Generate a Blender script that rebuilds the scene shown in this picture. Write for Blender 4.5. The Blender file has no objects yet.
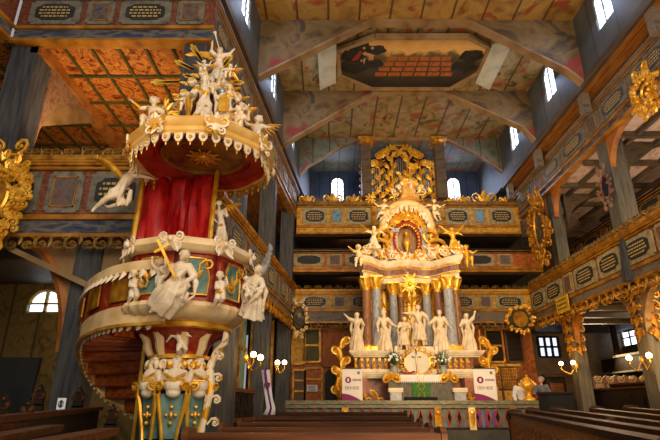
import bpy, bmesh, math, random
from math import sin, cos, pi, atan2, sqrt, radians
from mathutils import Vector, Matrix, noise as mnoise
random.seed(7)
col = bpy.context.scene.collection
# ------------------------------------------------------------------ camera model (used to read places off the photo)
F = 500.0; CX = 330.0; CY = 220.0; HY = 405.0; H = 1.45
TH = math.atan((HY - CY) / F); CT, ST = cos(TH), sin(TH)
def ray(px, py):
    u = (px - CX) / F; v = (CY - py) / F
    return Vector((u, CT - v * ST, ST + v * CT))
def P(px, py, Y):
    r = ray(px, py); k = Y / r.y
    return Vector((r.x * k, Y, H + r.z * k))
def PX(px, py, X):
    r = ray(px, py); k = X / r.x
    return Vector((X, r.y * k, H + r.z * k))
def PZ(px, py, Z):
    r = ray(px, py); k = (Z - H) / r.z
    return Vector((r.x * k, r.y * k, Z))
# ------------------------------------------------------------------ materials
def lin(c):
    def f(x):
        x /= 255.0
        return x / 12.92 if x <= .04045 else ((x + .055) / 1.055) ** 2.4
    return (f(c[0]), f(c[1]), f(c[2]), 1)
MATS = {}
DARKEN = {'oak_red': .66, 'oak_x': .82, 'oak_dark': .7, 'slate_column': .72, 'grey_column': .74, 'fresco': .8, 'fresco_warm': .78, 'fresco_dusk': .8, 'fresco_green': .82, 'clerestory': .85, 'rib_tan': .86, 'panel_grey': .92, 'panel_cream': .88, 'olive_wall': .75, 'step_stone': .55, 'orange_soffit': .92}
def mat(name, cols, scale=(1, 1, 1), nscale=3.0, detail=4, dist=0.0, rough=.6, metal=0.0, bump=0.0, planks=None,
        gilt=None, emis=None, spec=.35, tint2=None):
    m = bpy.data.materials.new(name); m.use_nodes = True
    nt = m.node_tree; N = nt.nodes; L = nt.links
    b = N['Principled BSDF']
    b.inputs['Roughness'].default_value = rough
    b.inputs['Metallic'].default_value = metal
    if 'Specular IOR Level' in b.inputs: b.inputs['Specular IOR Level'].default_value = spec
    tc = N.new('ShaderNodeTexCoord'); mp = N.new('ShaderNodeMapping')
    mp.inputs['Scale'].default_value = scale
    L.new(tc.outputs['Object'], mp.inputs['Vector'])
    nz = N.new('ShaderNodeTexNoise'); nz.inputs['Scale'].default_value = nscale
    nz.inputs['Detail'].default_value = detail; nz.inputs['Distortion'].default_value = dist
    L.new(mp.outputs['Vector'], nz.inputs['Vector'])
    r = N.new('ShaderNodeValToRGB'); e = r.color_ramp.elements
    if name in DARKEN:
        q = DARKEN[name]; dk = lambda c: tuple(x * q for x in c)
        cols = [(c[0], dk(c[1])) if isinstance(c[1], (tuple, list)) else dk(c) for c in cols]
    if len(cols) == 1: cols = [(0, cols[0]), (1, cols[0])]
    elif not isinstance(cols[0][1], (tuple, list)):
        n = len(cols); cols = [(.3 + .4 * i / (n - 1), c) for i, c in enumerate(cols)]
    while len(e) < len(cols): e.new(.5)
    for i, (p, c) in enumerate(cols):
        e[i].position = p; e[i].color = lin(c)
    L.new(nz.outputs['Fac'], r.inputs['Fac'])
    out = r.outputs['Color']
    def mix(fac, c1, c2, mode='MIX'):
        x = N.new('ShaderNodeMix'); x.data_type = 'RGBA'; x.blend_type = mode
        for sock, v in ((x.inputs['Factor'], fac), (x.inputs[6], c1), (x.inputs[7], c2)):
            if hasattr(v, 'links'): L.new(v, sock)
            else: sock.default_value = v
        return x.outputs[2]
    def math_(op, a, b_=None):
        x = N.new('ShaderNodeMath'); x.operation = op
        for i, v in enumerate((a, b_)):
            if v is None: continue
            if hasattr(v, 'links'): L.new(v, x.inputs[i])
            else: x.inputs[i].default_value = v
        return x.outputs[0]
    if tint2:   # second, larger noise that lays patches of another colour over the first
        c2, s2, lo, hi = tint2
        n2 = N.new('ShaderNodeTexNoise'); n2.inputs['Scale'].default_value = s2; n2.inputs['Detail'].default_value = 3
        n2.inputs['Distortion'].default_value = .6
        L.new(tc.outputs['Object'], n2.inputs['Vector'])
        rr = N.new('ShaderNodeMapRange'); rr.inputs[1].default_value = lo; rr.inputs[2].default_value = hi
        L.new(n2.outputs['Fac'], rr.inputs[0])
        out = mix(rr.outputs[0], out, lin(c2))
    if planks:
        ax, w, dark = planks
        sp = N.new('ShaderNodeSeparateXYZ'); L.new(tc.outputs['Object'], sp.inputs[0])
        for a in ax:
            q = math_('FRACT', math_('DIVIDE', math_('ADD', sp.outputs['XYZ'.index(a)], 100.0), w))
            ln = math_('LESS_THAN', q, .07)
            out = mix(ln, out, lin(dark))
    if gilt:    # gilded patches
        gs, lo, gc = gilt
        n2 = N.new('ShaderNodeTexNoise'); n2.inputs['Scale'].default_value = gs; n2.inputs['Detail'].default_value = 1
        L.new(tc.outputs['Object'], n2.inputs['Vector'])
        rr = N.new('ShaderNodeMapRange'); rr.inputs[1].default_value = lo; rr.inputs[2].default_value = lo + .03
        L.new(n2.outputs['Fac'], rr.inputs[0])
        out = mix(rr.outputs[0], out, lin(gc))
        L.new(math_('MULTIPLY', rr.outputs[0], .5), b.inputs['Metallic'])
    L.new(out, b.inputs['Base Color'])
    if bump:
        bp = N.new('ShaderNodeBump'); bp.inputs['Strength'].default_value = bump
        bp.inputs['Distance'].default_value = .03
        L.new(nz.outputs['Fac'], bp.inputs['Height']); L.new(bp.outputs['Normal'], b.inputs['Normal'])
    if emis:
        b.inputs['Emission Color'].default_value = lin(emis[0]); b.inputs['Emission Strength'].default_value = emis[1]
    MATS[name] = m
    return m
M = MATS
mat('floor_stone', [(40, 36, 32), (70, 62, 52)], nscale=1.2)
mat('step_stone', [(95, 92, 80), (130, 122, 104)], nscale=3)
mat('oak', [(62, 34, 16), (98, 56, 26), (120, 70, 34)], (1, 1, 12), 2.0, rough=.42)
mat('oak_x', [(58, 32, 14), (92, 52, 22), (120, 72, 34)], (.6, 8, 8), 2.0, rough=.58, spec=.2)
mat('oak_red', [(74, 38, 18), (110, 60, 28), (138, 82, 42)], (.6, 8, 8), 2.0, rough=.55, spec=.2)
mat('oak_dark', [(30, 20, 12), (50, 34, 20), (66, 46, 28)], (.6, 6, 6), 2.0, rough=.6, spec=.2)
mat('oak_lit', [(104, 60, 26), (146, 90, 40), (170, 112, 56)], (.6, 8, 8), 2.0, rough=.55, spec=.25)  # oak copy, brighter colour in place of light on the south pews
mat('dark_plank', [(38, 30, 22), (66, 50, 32), (54, 42, 30)], (1, 1, 4), 2.0, planks=('X', .45, (16, 12, 9)))
mat('dark_plank_y', [(44, 34, 24), (76, 58, 38), (60, 46, 32)], (1, 1, 4), 2.0, planks=('Y', .45, (16, 12, 9)))
mat('slate_column', [(60, 62, 66), (92, 92, 94), (118, 114, 108)], (5, 5, .5), 2.5, detail=6)
mat('grey_column', [(92, 84, 70), (124, 116, 98), (142, 134, 116)], (5, 5, .5), 2.5, detail=6)
mat('blue_marbled', [(42, 44, 56), (66, 70, 86), (108, 104, 98), (54, 54, 64)], (1.2, 2, 4), 1.6, dist=.8)
mat('grey_marbled', [(70, 66, 66), (112, 102, 92), (128, 110, 84), (74, 70, 74)], (.8, 4, 4), 2.5, dist=1.2)
mat('red_marbled', [(80, 38, 24), (116, 62, 40), (142, 92, 62)], (3, 3, 3), 3, dist=1.5)
mat('brown_marbled', [(96, 66, 44), (126, 92, 62), (146, 110, 82), (104, 78, 66)], (2, 2, 2), 2.5, dist=1.5)
mat('ochre_wood', [(142, 98, 26), (196, 146, 46), (216, 170, 70)], (2, 2, 2), 3, dist=1)
mat('red_ochre', [(124, 58, 18), (166, 88, 28), (188, 112, 40)], (2, 2, 2), 3, dist=1)
mat('panel_cream', [(134, 118, 82), (176, 156, 108), (194, 178, 132)], (1, 1, 1), 6)
mat('panel_grey', [(88, 86, 76), (122, 116, 100), (140, 132, 114)], (1, 1, 1), 6)
mat('inscription_dark', [(30, 30, 30), (52, 50, 44)], nscale=5)
mat('inscription_slate', [(56, 56, 62), (86, 84, 84)], nscale=5)
mat('picture_paint', [(56, 62, 70), (96, 92, 88), (108, 76, 64), (62, 66, 62)], nscale=5, dist=1)
mat('picture_blue', [(60, 100, 130), (120, 160, 176), (96, 100, 80)], nscale=5, dist=1)
mat('gold', [(196, 132, 20), (232, 172, 44), (250, 206, 92)], nscale=4, rough=.34, metal=.45, spec=.6)
mat('gold_dark', [(120, 74, 12), (170, 114, 26), (206, 150, 48)], nscale=4, rough=.4, metal=.4)
mat('gold_rail', [(116, 70, 14), (166, 108, 28), (192, 134, 48)], nscale=2, rough=.45, metal=.15)
mat('antique_gilt', [(78, 58, 28), (124, 90, 34), (160, 122, 56)], nscale=5, rough=.5, metal=.25)
mat('gilt_letter', [(190, 160, 90)], rough=.5)
mat('plaster', [(204, 180, 144), (226, 206, 174), (236, 220, 192)], nscale=4, rough=.5, bump=.1)
mat('plaster_gilt', [(208, 186, 152), (228, 210, 182), (238, 224, 200)], nscale=4, rough=.45, gilt=(5.5, .6, (224, 164, 40)))
mat('plaster_more_gilt', [(226, 196, 150), (240, 220, 184), (246, 232, 206)], nscale=4, rough=.45, gilt=(6, .53, (226, 164, 36)))
mat('ivory', [(206, 168, 110), (226, 194, 140), (236, 210, 164)], (1, 1, 1), 3, rough=.45)
mat('ivory_gold', [(206, 148, 62), (228, 176, 86), (240, 200, 120)], (1, 1, 1), 3, rough=.42)
mat('pulpit_red', [(112, 30, 16), (146, 48, 26), (176, 82, 52)], nscale=3, dist=2, rough=.35)
mat('drape_red', [(110, 6, 8), (168, 14, 14), (196, 44, 34)], (3, 3, .8), 2, dist=1, rough=.45)
mat('canopy_red', [(120, 20, 12), (166, 40, 24), (190, 70, 44)], nscale=2, rough=.5)
mat('canopy_brown', [(92, 52, 14), (136, 84, 26), (160, 108, 40)], nscale=3, rough=.5)
mat('cloud_brown', [(90, 34, 18), (128, 56, 34)], nscale=4, rough=.5)
mat('cloud_silver', [(150, 170, 176), (196, 214, 216), (230, 238, 236)], nscale=4, rough=.3, metal=.3)
mat('teal_paint', [(58, 92, 92), (96, 128, 120), (128, 150, 136)], nscale=4)
mat('stair_orange', [(128, 50, 14), (178, 84, 28), (196, 106, 44)], (.6, 6, 6), 2, rough=.4)
mat('hair', [(214, 190, 150), (236, 216, 180)], nscale=8, rough=.5)
mat('orange_soffit', [(.32, (96, 40, 6)), (.45, (156, 78, 14)), (.5, (206, 132, 52)), (.54, (168, 84, 16)), (.62, (216, 150, 70)), (.7, (140, 66, 12))], (1, 1, 1), 2.2, dist=3.2, detail=3)
mat('green_batten', [(60, 58, 22), (86, 78, 34)], nscale=3)
mat('orange_plank', [(120, 70, 26), (156, 96, 38), (172, 114, 52)], (3, .6, 3), 2, planks=('X', .4, (70, 34, 8)))
mat('orange_beam', [(120, 66, 20), (158, 94, 32), (176, 112, 46)], (1, 1, 1), 2)
mat('fresco', [(.28, (78, 70, 48)), (.38, (136, 110, 62)), (.48, (166, 138, 84)), (.58, (184, 156, 102)), (.66, (112, 86, 58)), (.74, (72, 70, 62))],
    (1, 1, 1), 1.3, dist=1.2, detail=6, planks=('X', 1.15, (74, 58, 38)), tint2=((140, 66, 40), 1.5, .56, .64), rough=.7)
mat('fresco_warm', [(.28, (104, 72, 26)), (.4, (168, 118, 44)), (.52, (202, 152, 66)), (.62, (176, 130, 60)), (.74, (96, 70, 40))],
    (1, 1, 1), .9, dist=1.2, detail=6, planks=('X', 1.15, (84, 54, 22)), tint2=((136, 62, 28), 1.4, .57, .65), rough=.7)  # fresco copy with the orange light on the nave bay put into its colour
mat('fresco_green', [(.28, (66, 74, 62)), (.42, (104, 110, 92)), (.54, (128, 128, 104)), (.66, (108, 98, 76)), (.76, (70, 72, 62))],
    (1, 1, 1), 1.2, dist=1.2, detail=6, planks=('X', .9, (60, 58, 48)), tint2=((128, 66, 50), 1.5, .56, .64), rough=.7)
mat('fresco_dusk', [(.3, (78, 60, 36)), (.42, (128, 98, 52)), (.55, (146, 116, 70)), (.68, (88, 74, 58))],
    (1, 1, 1), .9, dist=1.5, detail=6, tint2=((132, 48, 34), .55, .58, .68), rough=.7)
mat('rib_tan', [(120, 88, 50), (158, 122, 76), (172, 140, 94)], nscale=1.5)
mat('rib_pale', [(150, 146, 128), (178, 172, 150), (188, 180, 156)], nscale=1.5)
mat('clerestory', [(66, 74, 76), (92, 94, 90), (112, 104, 92)], (1, 1, 1), .8, detail=6, planks=('Y', 1.4, (62, 64, 66)))
mat('back_slate', [(34, 44, 62), (54, 68, 92), (66, 80, 102)], nscale=.8, planks=('X', .6, (28, 32, 42)))  # blue-grey wall, made bluer and brighter to carry the glow of the windows
mat('beam_dark', [(56, 44, 30), (82, 66, 46), (96, 78, 56)], (1, .5, 4), 2)
mat('pink_soffit', [(150, 116, 92), (190, 156, 130), (204, 176, 152), (150, 96, 76)], nscale=1.4, dist=1)
mat('olive_wall', [(58, 46, 20), (92, 76, 34), (112, 94, 46), (70, 58, 30)], (1, 1, 1), 2.2, dist=1.5, planks=('X', .9, (36, 28, 14)))
mat('aisle_wall', [(62, 50, 38), (98, 80, 58), (120, 98, 72)], nscale=1)
mat('window_light', [(235, 243, 255)], emis=((226, 238, 255), 3.2))
mat('window_dim', [(200, 210, 220)], emis=((206, 220, 236), 1.3))
mat('window_lead', [(86, 84, 80)], rough=.6)
mat('bulb', [(255, 240, 205)], emis=((255, 222, 160), 14))
mat('brass', [(176, 128, 44), (214, 168, 78)], metal=.6, rough=.3)
mat('altar_stone', [(196, 176, 140), (222, 204, 170), (232, 218, 190)], nscale=3, rough=.45)
mat('altar_red', [(120, 68, 50), (160, 100, 78), (178, 124, 100)], nscale=3, dist=1.5, rough=.4)
mat('altar_blue', [(112, 118, 132), (150, 154, 162), (172, 172, 172), (96, 100, 112)], (3, 3, 1), 2.5, dist=2, rough=.35)
mat('altar_brown', [(104, 66, 34), (146, 100, 60), (168, 128, 90)], (3, 3, 1), 2.5, dist=2, rough=.35)
mat('altar_violet', [(92, 58, 48), (134, 92, 76), (156, 118, 96)], (3, 3, 1), 2.5, dist=2, rough=.35)
mat('grey_cloth', [(92, 86, 78), (122, 114, 102)], nscale=5, rough=.8)
mat('green_cloth', [(44, 92, 36), (70, 122, 54)], nscale=8, rough=.8)
mat('white_cloth', [(216, 210, 204), (238, 234, 230)], nscale=5, rough=.8)
mat('black_cloth', [(10, 10, 12), (20, 20, 22)], nscale=3, rough=.85)
mat('purple_print', [(122, 28, 88)], rough=.6)
mat('purple_cloth', [(108, 34, 104), (140, 56, 132)], nscale=5, rough=.8)
mat('banner_white', [(214, 204, 196), (230, 222, 216)], nscale=2, rough=.6)
mat('print_grey', [(120, 104, 110)], rough=.6)
mat('paper', [(218, 222, 228)], rough=.7)
mat('print_black', [(50, 52, 58)], rough=.7)
mat('rail_stone', [(74, 70, 52), (112, 106, 82), (132, 126, 100)], (1, 3, 3), 3, dist=2, rough=.4)
mat('rail_red', [(118, 58, 34), (158, 88, 56)], nscale=4)
mat('rail_blue', [(66, 82, 84), (98, 112, 108)], nscale=4)
mat('leaf', [(26, 58, 20), (52, 96, 36)], nscale=9, rough=.6)
mat('petal', [(232, 232, 226)], rough=.6)
mat('glass_vase', [(150, 156, 150)], rough=.15)
mat('skin', [(196, 138, 108), (214, 158, 128)], nscale=6, rough=.55)
mat('shirt_white', [(206, 204, 206)], rough=.8)
mat('shirt_grey', [(92, 92, 100), (116, 116, 122)], nscale=8, rough=.8)
mat('trousers', [(34, 36, 46)], rough=.85)
mat('red_scarf', [(160, 24, 30)], rough=.8)
mat('person_hair', [(70, 50, 34)], rough=.7)
mat('person_hair_grey', [(140, 128, 116)], rough=.7)
mat('organ_pipe', [(116, 120, 124), (156, 158, 158)], (4, 4, .5), 2, rough=.3, metal=.5)
mat('organ_dark', [(20, 17, 14), (36, 30, 24)], nscale=3)
mat('green_door', [(60, 58, 22), (92, 84, 34)], nscale=3)
mat('orange_door', [(140, 68, 16), (182, 98, 30)], (1, 1, .3), 4)
mat('carpet_roll', [(150, 140, 104), (176, 166, 128)], nscale=4)
mat('portrait_dark', [(28, 24, 22), (70, 56, 42), (120, 100, 78)], nscale=7)
mat('oval_green', [(40, 44, 26), (70, 72, 40)], nscale=5)
mat('plaque_gold', [(196, 150, 34), (226, 184, 62)], nscale=3, rough=.4)
mat('wing_grey', [(120, 116, 112), (158, 152, 146)], nscale=6)
mat('letter_brown', [(96, 60, 18)], rough=.6)
mat('carved_pink', [(110, 72, 56), (160, 116, 92)], nscale=5)
mat('mirror_oval', [(190, 182, 160), (214, 206, 184)], nscale=2, rough=.3)
mat('navy', [(20, 22, 40)], rough=.8)
# ------------------------------------------------------------------ objects
def tag(o, label=None, cat=None, group=None, kind=None):
    if label: o['label'] = label
    if cat: o['category'] = cat
    if group: o['group'] = group
    if kind: o['kind'] = kind
    return o
def empty(name, loc, label, cat, group=None, rz=0.0):
    o = bpy.data.objects.new(name, None); o.empty_display_size = .1
    col.objects.link(o); o.location = loc; o.rotation_euler.z = rz
    return tag(o, label, cat, group)
def copy_tree(o, parent=None):
    c = o.copy(); col.objects.link(c); c.parent = parent
    for ch in list(o.children): copy_tree(ch, c)
    return c
def origin(o):
    v = Vector((0, 0, 0))
    while o is not None:
        v = v + Vector(o.location); o = o.parent
    return v
class MB:
    """collects shapes; build() links them as one mesh object"""
    def __init__(s): s.v = []; s.f = []; s.mi = []; s.m = 0
    def add(s, vs, fs):
        k = len(s.v); s.v.extend([tuple(v) for v in vs])
        for f in fs: s.f.append([i + k for i in f]); s.mi.append(s.m)
    def box(s, a, b):
        x0, y0, z0 = a; x1, y1, z1 = b
        s.add([(x0, y0, z0), (x1, y0, z0), (x1, y1, z0), (x0, y1, z0), (x0, y0, z1), (x1, y0, z1), (x1, y1, z1), (x0, y1, z1)],
              [(0, 3, 2, 1), (4, 5, 6, 7), (0, 1, 5, 4), (1, 2, 6, 5), (2, 3, 7, 6), (3, 0, 4, 7)])
    def hexa(s, p):   # eight corners, bottom four then top four
        s.add(p, [(0, 3, 2, 1), (4, 5, 6, 7), (0, 1, 5, 4), (1, 2, 6, 5), (2, 3, 7, 6), (3, 0, 4, 7)])
    def prism(s, pts, d):   # planar polygon (3D points) pushed along d
        n = len(pts); d = Vector(d)
        pts = [Vector(p) for p in pts]
        s.add(pts + [p + d for p in pts], [tuple(range(n))[::-1], tuple(range(n, 2 * n))] + [(i, (i + 1) % n, (i + 1) % n + n, i + n) for i in range(n)])
    def beam(s, a, b, w, h, up=(0, 0, 1)):
        a = Vector(a); b = Vector(b); t = (b - a).normalized(); u = Vector(up)
        sd = t.cross(u)
        if sd.length < 1e-4: sd = t.cross(Vector((0, 1, 0)))
        sd.normalize(); u = sd.cross(t).normalized()
        c = [(-w / 2, -h / 2), (w / 2, -h / 2), (w / 2, h / 2), (-w / 2, h / 2)]
        s.add([p + sd * i + u * j for p in (a, b) for i, j in c], [(0, 1, 2, 3), (7, 6, 5, 4), (0, 4, 5, 1), (1, 5, 6, 2), (2, 6, 7, 3), (3, 7, 4, 0)])
    def tube(s, pts, r, n=6, flat=1.0, up=None):
        pts = [Vector(p) for p in pts]; k = len(pts)
        rs = r if isinstance(r, (list, tuple)) else [r] * k
        prev = None; vs = []
        for i, p in enumerate(pts):
            t = pts[min(i + 1, k - 1)] - pts[max(i - 1, 0)]
            if t.length < 1e-7: t = Vector((0, 0, 1))
            t.normalize()
            if prev is None:
                a = Vector(up) if up is not None else (Vector((0, 0, 1)) if abs(t.z) < .9 else Vector((0, 1, 0)))
                prev = a
            x = prev - t * prev.dot(t)
            if x.length < 1e-4: x = t.orthogonal()
            x.normalize(); y = t.cross(x); prev = x
            for j in range(n):
                q = 2 * pi * j / n
                vs.append(p + x * cos(q) * rs[i] * flat + y * sin(q) * rs[i])
        fs = [(i * n + j, i * n + (j + 1) % n, (i + 1) * n + (j + 1) % n, (i + 1) * n + j) for i in range(k - 1) for j in range(n)]
        fs += [tuple(range(n))[::-1], tuple(range((k - 1) * n, k * n))]
        s.add(vs, fs)
    def lathe(s, c, prof, n=24, a0=0.0, a1=2 * pi, mod=None, sx=1, sy=1, ends=True):
        c = Vector(c); full = abs(a1 - a0 - 2 * pi) < 1e-5; m = n if full else n + 1
        vs = []
        for r, z in prof:
            for j in range(m):
                q = a0 + (a1 - a0) * j / n
                k = mod(q, r, z) if mod else 1
                vs.append(c + Vector((cos(q) * r * k * sx, sin(q) * r * k * sy, z)))
        fs = []
        for i in range(len(prof) - 1):
            for j in range(n):
                fs.append((i * m + j, i * m + (j + 1) % m, (i + 1) * m + (j + 1) % m, (i + 1) * m + j))
        if full and ends:
            if prof[0][0] > 1e-5: fs.append(tuple(range(m))[::-1])
            if prof[-1][0] > 1e-5: fs.append(tuple(range((len(prof) - 1) * m, len(prof) * m)))
        s.add(vs, fs)
    def ball(s, c, r, n=8, k=6, rot=None):
        c = Vector(c); r = Vector((r, r, r)) if not hasattr(r, '__len__') else Vector(r)
        vs = [Vector((0, 0, -1))]
        for i in range(1, k):
            a = -pi / 2 + pi * i / k
            for j in range(n):
                q = 2 * pi * j / n; vs.append(Vector((cos(a) * cos(q), cos(a) * sin(q), sin(a))))
        vs.append(Vector((0, 0, 1)))
        vs = [Vector((v.x * r.x, v.y * r.y, v.z * r.z)) for v in vs]
        if rot is not None: vs = [rot @ v for v in vs]
        fs = [(0, 1 + (j + 1) % n, 1 + j) for j in range(n)]
        for i in range(k - 2):
            for j in range(n):
                fs.append((1 + i * n + j, 1 + i * n + (j + 1) % n, 1 + (i + 1) * n + (j + 1) % n, 1 + (i + 1) * n + j))
        e = 1 + (k - 1) * n; o = 1 + (k - 2) * n
        fs += [(o + j, o + (j + 1) % n, e) for j in range(n)]
        s.add([c + v for v in vs], fs)
    def cap(s, a, ra, b, rb, n=10):    # tapered limb with round ends
        a = Vector(a); b = Vector(b); t = b - a
        if t.length < 1e-5: s.ball(a, ra, n, 6); return
        t.normalize(); pts = []; rs = []
        for q in (-80, -50, -20): pts.append(a + t * ra * sin(radians(q))); rs.append(ra * cos(radians(q)))
        for q in (20, 50, 80): pts.append(b + t * rb * sin(radians(q))); rs.append(rb * cos(radians(q)))
        s.tube(pts, rs, n)
    # ---- ornament
    def curl(s, p, u, v, size, w, turns=1.3, sg=1, n=14, bulge=.0, sides=5):
        """a volute in the plane u,v: tail at p running along u and rolling up to the side sg*v"""
        p = Vector(p); u = Vector(u).normalized(); v = Vector(v).normalized() * sg; nn = u.cross(v)
        c = p + u * size * .62 + v * size * .36; pts = []; rs = []
        for i in range(n):
            t = i / (n - 1); a = -pi / 2 - .75 + turns * 2 * pi * t; r = size * (.5 * (1 - t) ** .9 + .06)
            pts.append(c + u * r * cos(a) + v * r * sin(a) + nn * bulge * sin(pi * t) * size)
            rs.append(w * (.55 + .45 * sin(pi * min(1, t * 1.3))) * (1 - .45 * t))
        pts.insert(0, p); rs.insert(0, w * .5)
        s.tube(pts, rs, sides)
        s.ball(pts[-1], w * 1.1, 5, 4)
    def leaf(s, p, d, nrm, L, W, bend=.5):
        p = Vector(p); d = Vector(d).normalized(); nrm = Vector(nrm).normalized(); sd = d.cross(nrm)
        vs = []; fs = []; k = 5
        for i in range(k + 1):
            t = i / k; c = p + d * L * t + nrm * L * bend * (t * t - .25 * t)
            w = W * sin(pi * min(.98, .12 + t * .86)) * .5
            vs += [c - sd * w - nrm * w * .25, c + nrm * w * .35, c + sd * w - nrm * w * .25]
        for i in range(k):
            a = i * 3
            fs += [(a, a + 1, a + 4, a + 3), (a + 1, a + 2, a + 5, a + 4)]
        s.add(vs, fs)
    def flush(s, *a, **k):
        if not s.v: return None
        o = s.build(*a, **k); s.v = []; s.f = []; s.mi = []; s.m = 0
        return o
    def build(s, name, m=None, parent=None, smooth=True, local=False, mods=None):
        me = bpy.data.meshes.new(name)
        off = Vector((0, 0, 0)) if (parent is None or local) else origin(parent)
        if parent is None and not local and s.v:
            xs = [v[0] for v in s.v]; ys = [v[1] for v in s.v]; zs = [v[2] for v in s.v]
            off = Vector(((min(xs) + max(xs)) / 2, (min(ys) + max(ys)) / 2, min(zs)))
        me.from_pydata([(v[0] - off.x, v[1] - off.y, v[2] - off.z) for v in s.v], [], s.f)
        ms = m if isinstance(m, (list, tuple)) else [m]
        for q in ms: me.materials.append(MATS[q] if isinstance(q, str) else q)
        if len(ms) > 1: me.polygons.foreach_set('material_index', s.mi)
        b = bmesh.new(); b.from_mesh(me); bmesh.ops.recalc_face_normals(b, faces=b.faces); b.to_mesh(me); b.free()
        if smooth:
            me.polygons.foreach_set('use_smooth', [True] * len(me.polygons))
            try: me.set_sharp_from_angle(angle=radians(42))
            except Exception: pass
        o = bpy.data.objects.new(name, me); col.objects.link(o)
        if parent is not None: o.parent = parent
        elif not local: o.location = off
        me.update()
        return o
def struct(name, mb, m, parent=None, smooth=False):
    o = mb.build(name, m, parent, smooth)
    if parent is None: o['kind'] = 'structure'
    return o
def fuse(o, voxel):
    """melts the overlapping shapes of one mesh into a single continuous skin"""
    md = o.modifiers.new('r', 'REMESH'); md.mode = 'VOXEL'; md.voxel_size = voxel; md.use_smooth_shade = True
    s2 = o.modifiers.new('s', 'SMOOTH'); s2.factor = .5; s2.iterations = 1
    dg = bpy.context.evaluated_depsgraph_get(); dg.update()
    me = bpy.data.meshes.new_from_object(o.evaluated_get(dg))
    o.modifiers.clear(); old = o.data
    mt = [x for x in old.materials]; me.materials.clear()
    for x in mt: me.materials.append(x)
    o.data = me; bpy.data.meshes.remove(old)
    me.polygons.foreach_set('use_smooth', [True] * len(me.polygons))
    return o
# ------------------------------------------------------------------ the setting
LWX = lambda Y, o=0: -3.2 + .109 * (Y - 10.5) + o          # face of the choir's side galleries, north
XR = 9.7                                                    # face of the galleries opposite
b = MB(); b.box((-16, -3, -.2), (18, 30, 0)); struct('floor', b, 'floor_stone')
b = MB(); b.box((-2.2, 17.75, 0), (9.3, 28, .68)); b.box((-1.9, 17.35, 0), (8.9, 17.75, .34)); struct('chancel_floor', b, 'step_stone')
b = MB(); b.box((-4, 4, 15.0), (10.6, 15.05, 15.3)); struct('ceiling_nave', b, 'fresco_warm')
b = MB(); b.box((-4, 15.05, 15.0), (10.6, 23.9, 15.3)); struct('ceiling_choir', b, 'fresco')
b = MB(); b.box((-4, 23.9, 15.0), (10.6, 28.2, 15.3)); struct('ceiling_east', b, 'fresco_green')
# clerestory walls with round-headed windows
WY = (13.2, 17.5, 21.8)
def arch_pts(c, hw, z0, z1, n=8):
    zz = z1 - hw
    return [(c - hw, z0), (c + hw, z0)] + [(c + hw * cos(pi * i / n), zz + hw * sin(pi * i / n)) for i in range(n + 1)]
def wall_strip(mb, f, ys, za, zb, zwa, zwb, hw, th):
    """a wall along f(Y)->x with arched holes; th = thickness vector"""
    def q(y, z): return Vector((f(y), y, z))
    edges = [ys[0]]
    for w in WY: edges += [w - hw, w + hw]
    edges.append(ys[1])
    for i in range(len(edges) - 1):
        a, c = edges[i], edges[i + 1]
        if i % 2 == 0: mb.prism([q(a, za), q(c, za), q(c, zb), q(a, zb)], th)
        else:
            mb.prism([q(a, za), q(c, za), q(c, zwa), q(a, zwa)], th)
            m = (a + c) / 2; n = 8; zz = zwb - hw
            arc = [q(m + hw * cos(pi * k / n), zz + hw * sin(pi * k / n)) for k in range(n + 1)]
            for k in range(n):
                p0, p1 = arc[k], arc[k + 1]
                mb.prism([p0, p1, Vector((p1.x, p1.y, zb)), Vector((p0.x, p0.y, zb))], th)
fl = lambda y: LWX(y, .12)
fr = lambda y: 9.1
b = MB(); wall_strip(b, fl, (4, 28), 12.35, 15.0, 13.35, 14.9, .48, (-.35, .04, 0)); struct('wall_north_clerestory', b, 'clerestory')
b = MB(); wall_strip(b, fr, (4, 28), 12.3, 15.0, 13.3, 14.9, .48, (.35, 0, 0)); struct('wall_south_clerestory', b, 'clerestory')
def lattice_window(name, org, uax, hw, z0, z1, inward, mt='window_light', nb=2, rows=5):
    """a round-headed or square window standing in its wall: frame with lights behind"""
    org = Vector(org); u = Vector(uax).normalized(); inw = Vector(inward).normalized()
    zz = z1 - hw
    def q(a, z, d): return org + u * a + Vector((0, 0, z)) + inw * d
    f = MB()
    out = [(-hw, z0)] + [(-hw * cos(pi * i / 10), zz + hw * sin(pi * i / 10)) for i in range(11)] + [(hw, z0)]
    f.tube([q(a, z, -.03) for a, z in out], .035, 5); f.tube([q(-hw, z0, -.03), q(hw, z0, -.03)], .035, 5)
    for i in range(1, nb): f.tube([q(-hw + 2 * hw * i / nb, z0, -.03), q(-hw + 2 * hw * i / nb, z1, -.03)], .03, 4)
    for i in range(1, rows):
        z = z0 + (z1 - z0) * i / rows; w = hw if z < zz else sqrt(max(0, hw * hw - (z - zz) ** 2))
        f.tube([q(-w, z, -.03), q(w, z, -.03)], .014, 4)
    o = struct(name, f, 'window_lead', None, True)
    g = MB(); g.prism([q(a, z, -.08) for a, z in out], inw * -.03)
    struct('pane', g, mt, o)
    return o
k = 0
for y in WY:
    k += 1; lattice_window('window_%d' % k, (fl(y), y, 0), (.109, 1, 0), .48, 13.35, 14.9, (.99, -.1, 0))
for y in WY:
    k += 1; lattice_window('window_%d' % k, (9.1, y, 0), (0, 1, 0), .48, 13.3, 14.9, (-1, 0, 0))
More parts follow.
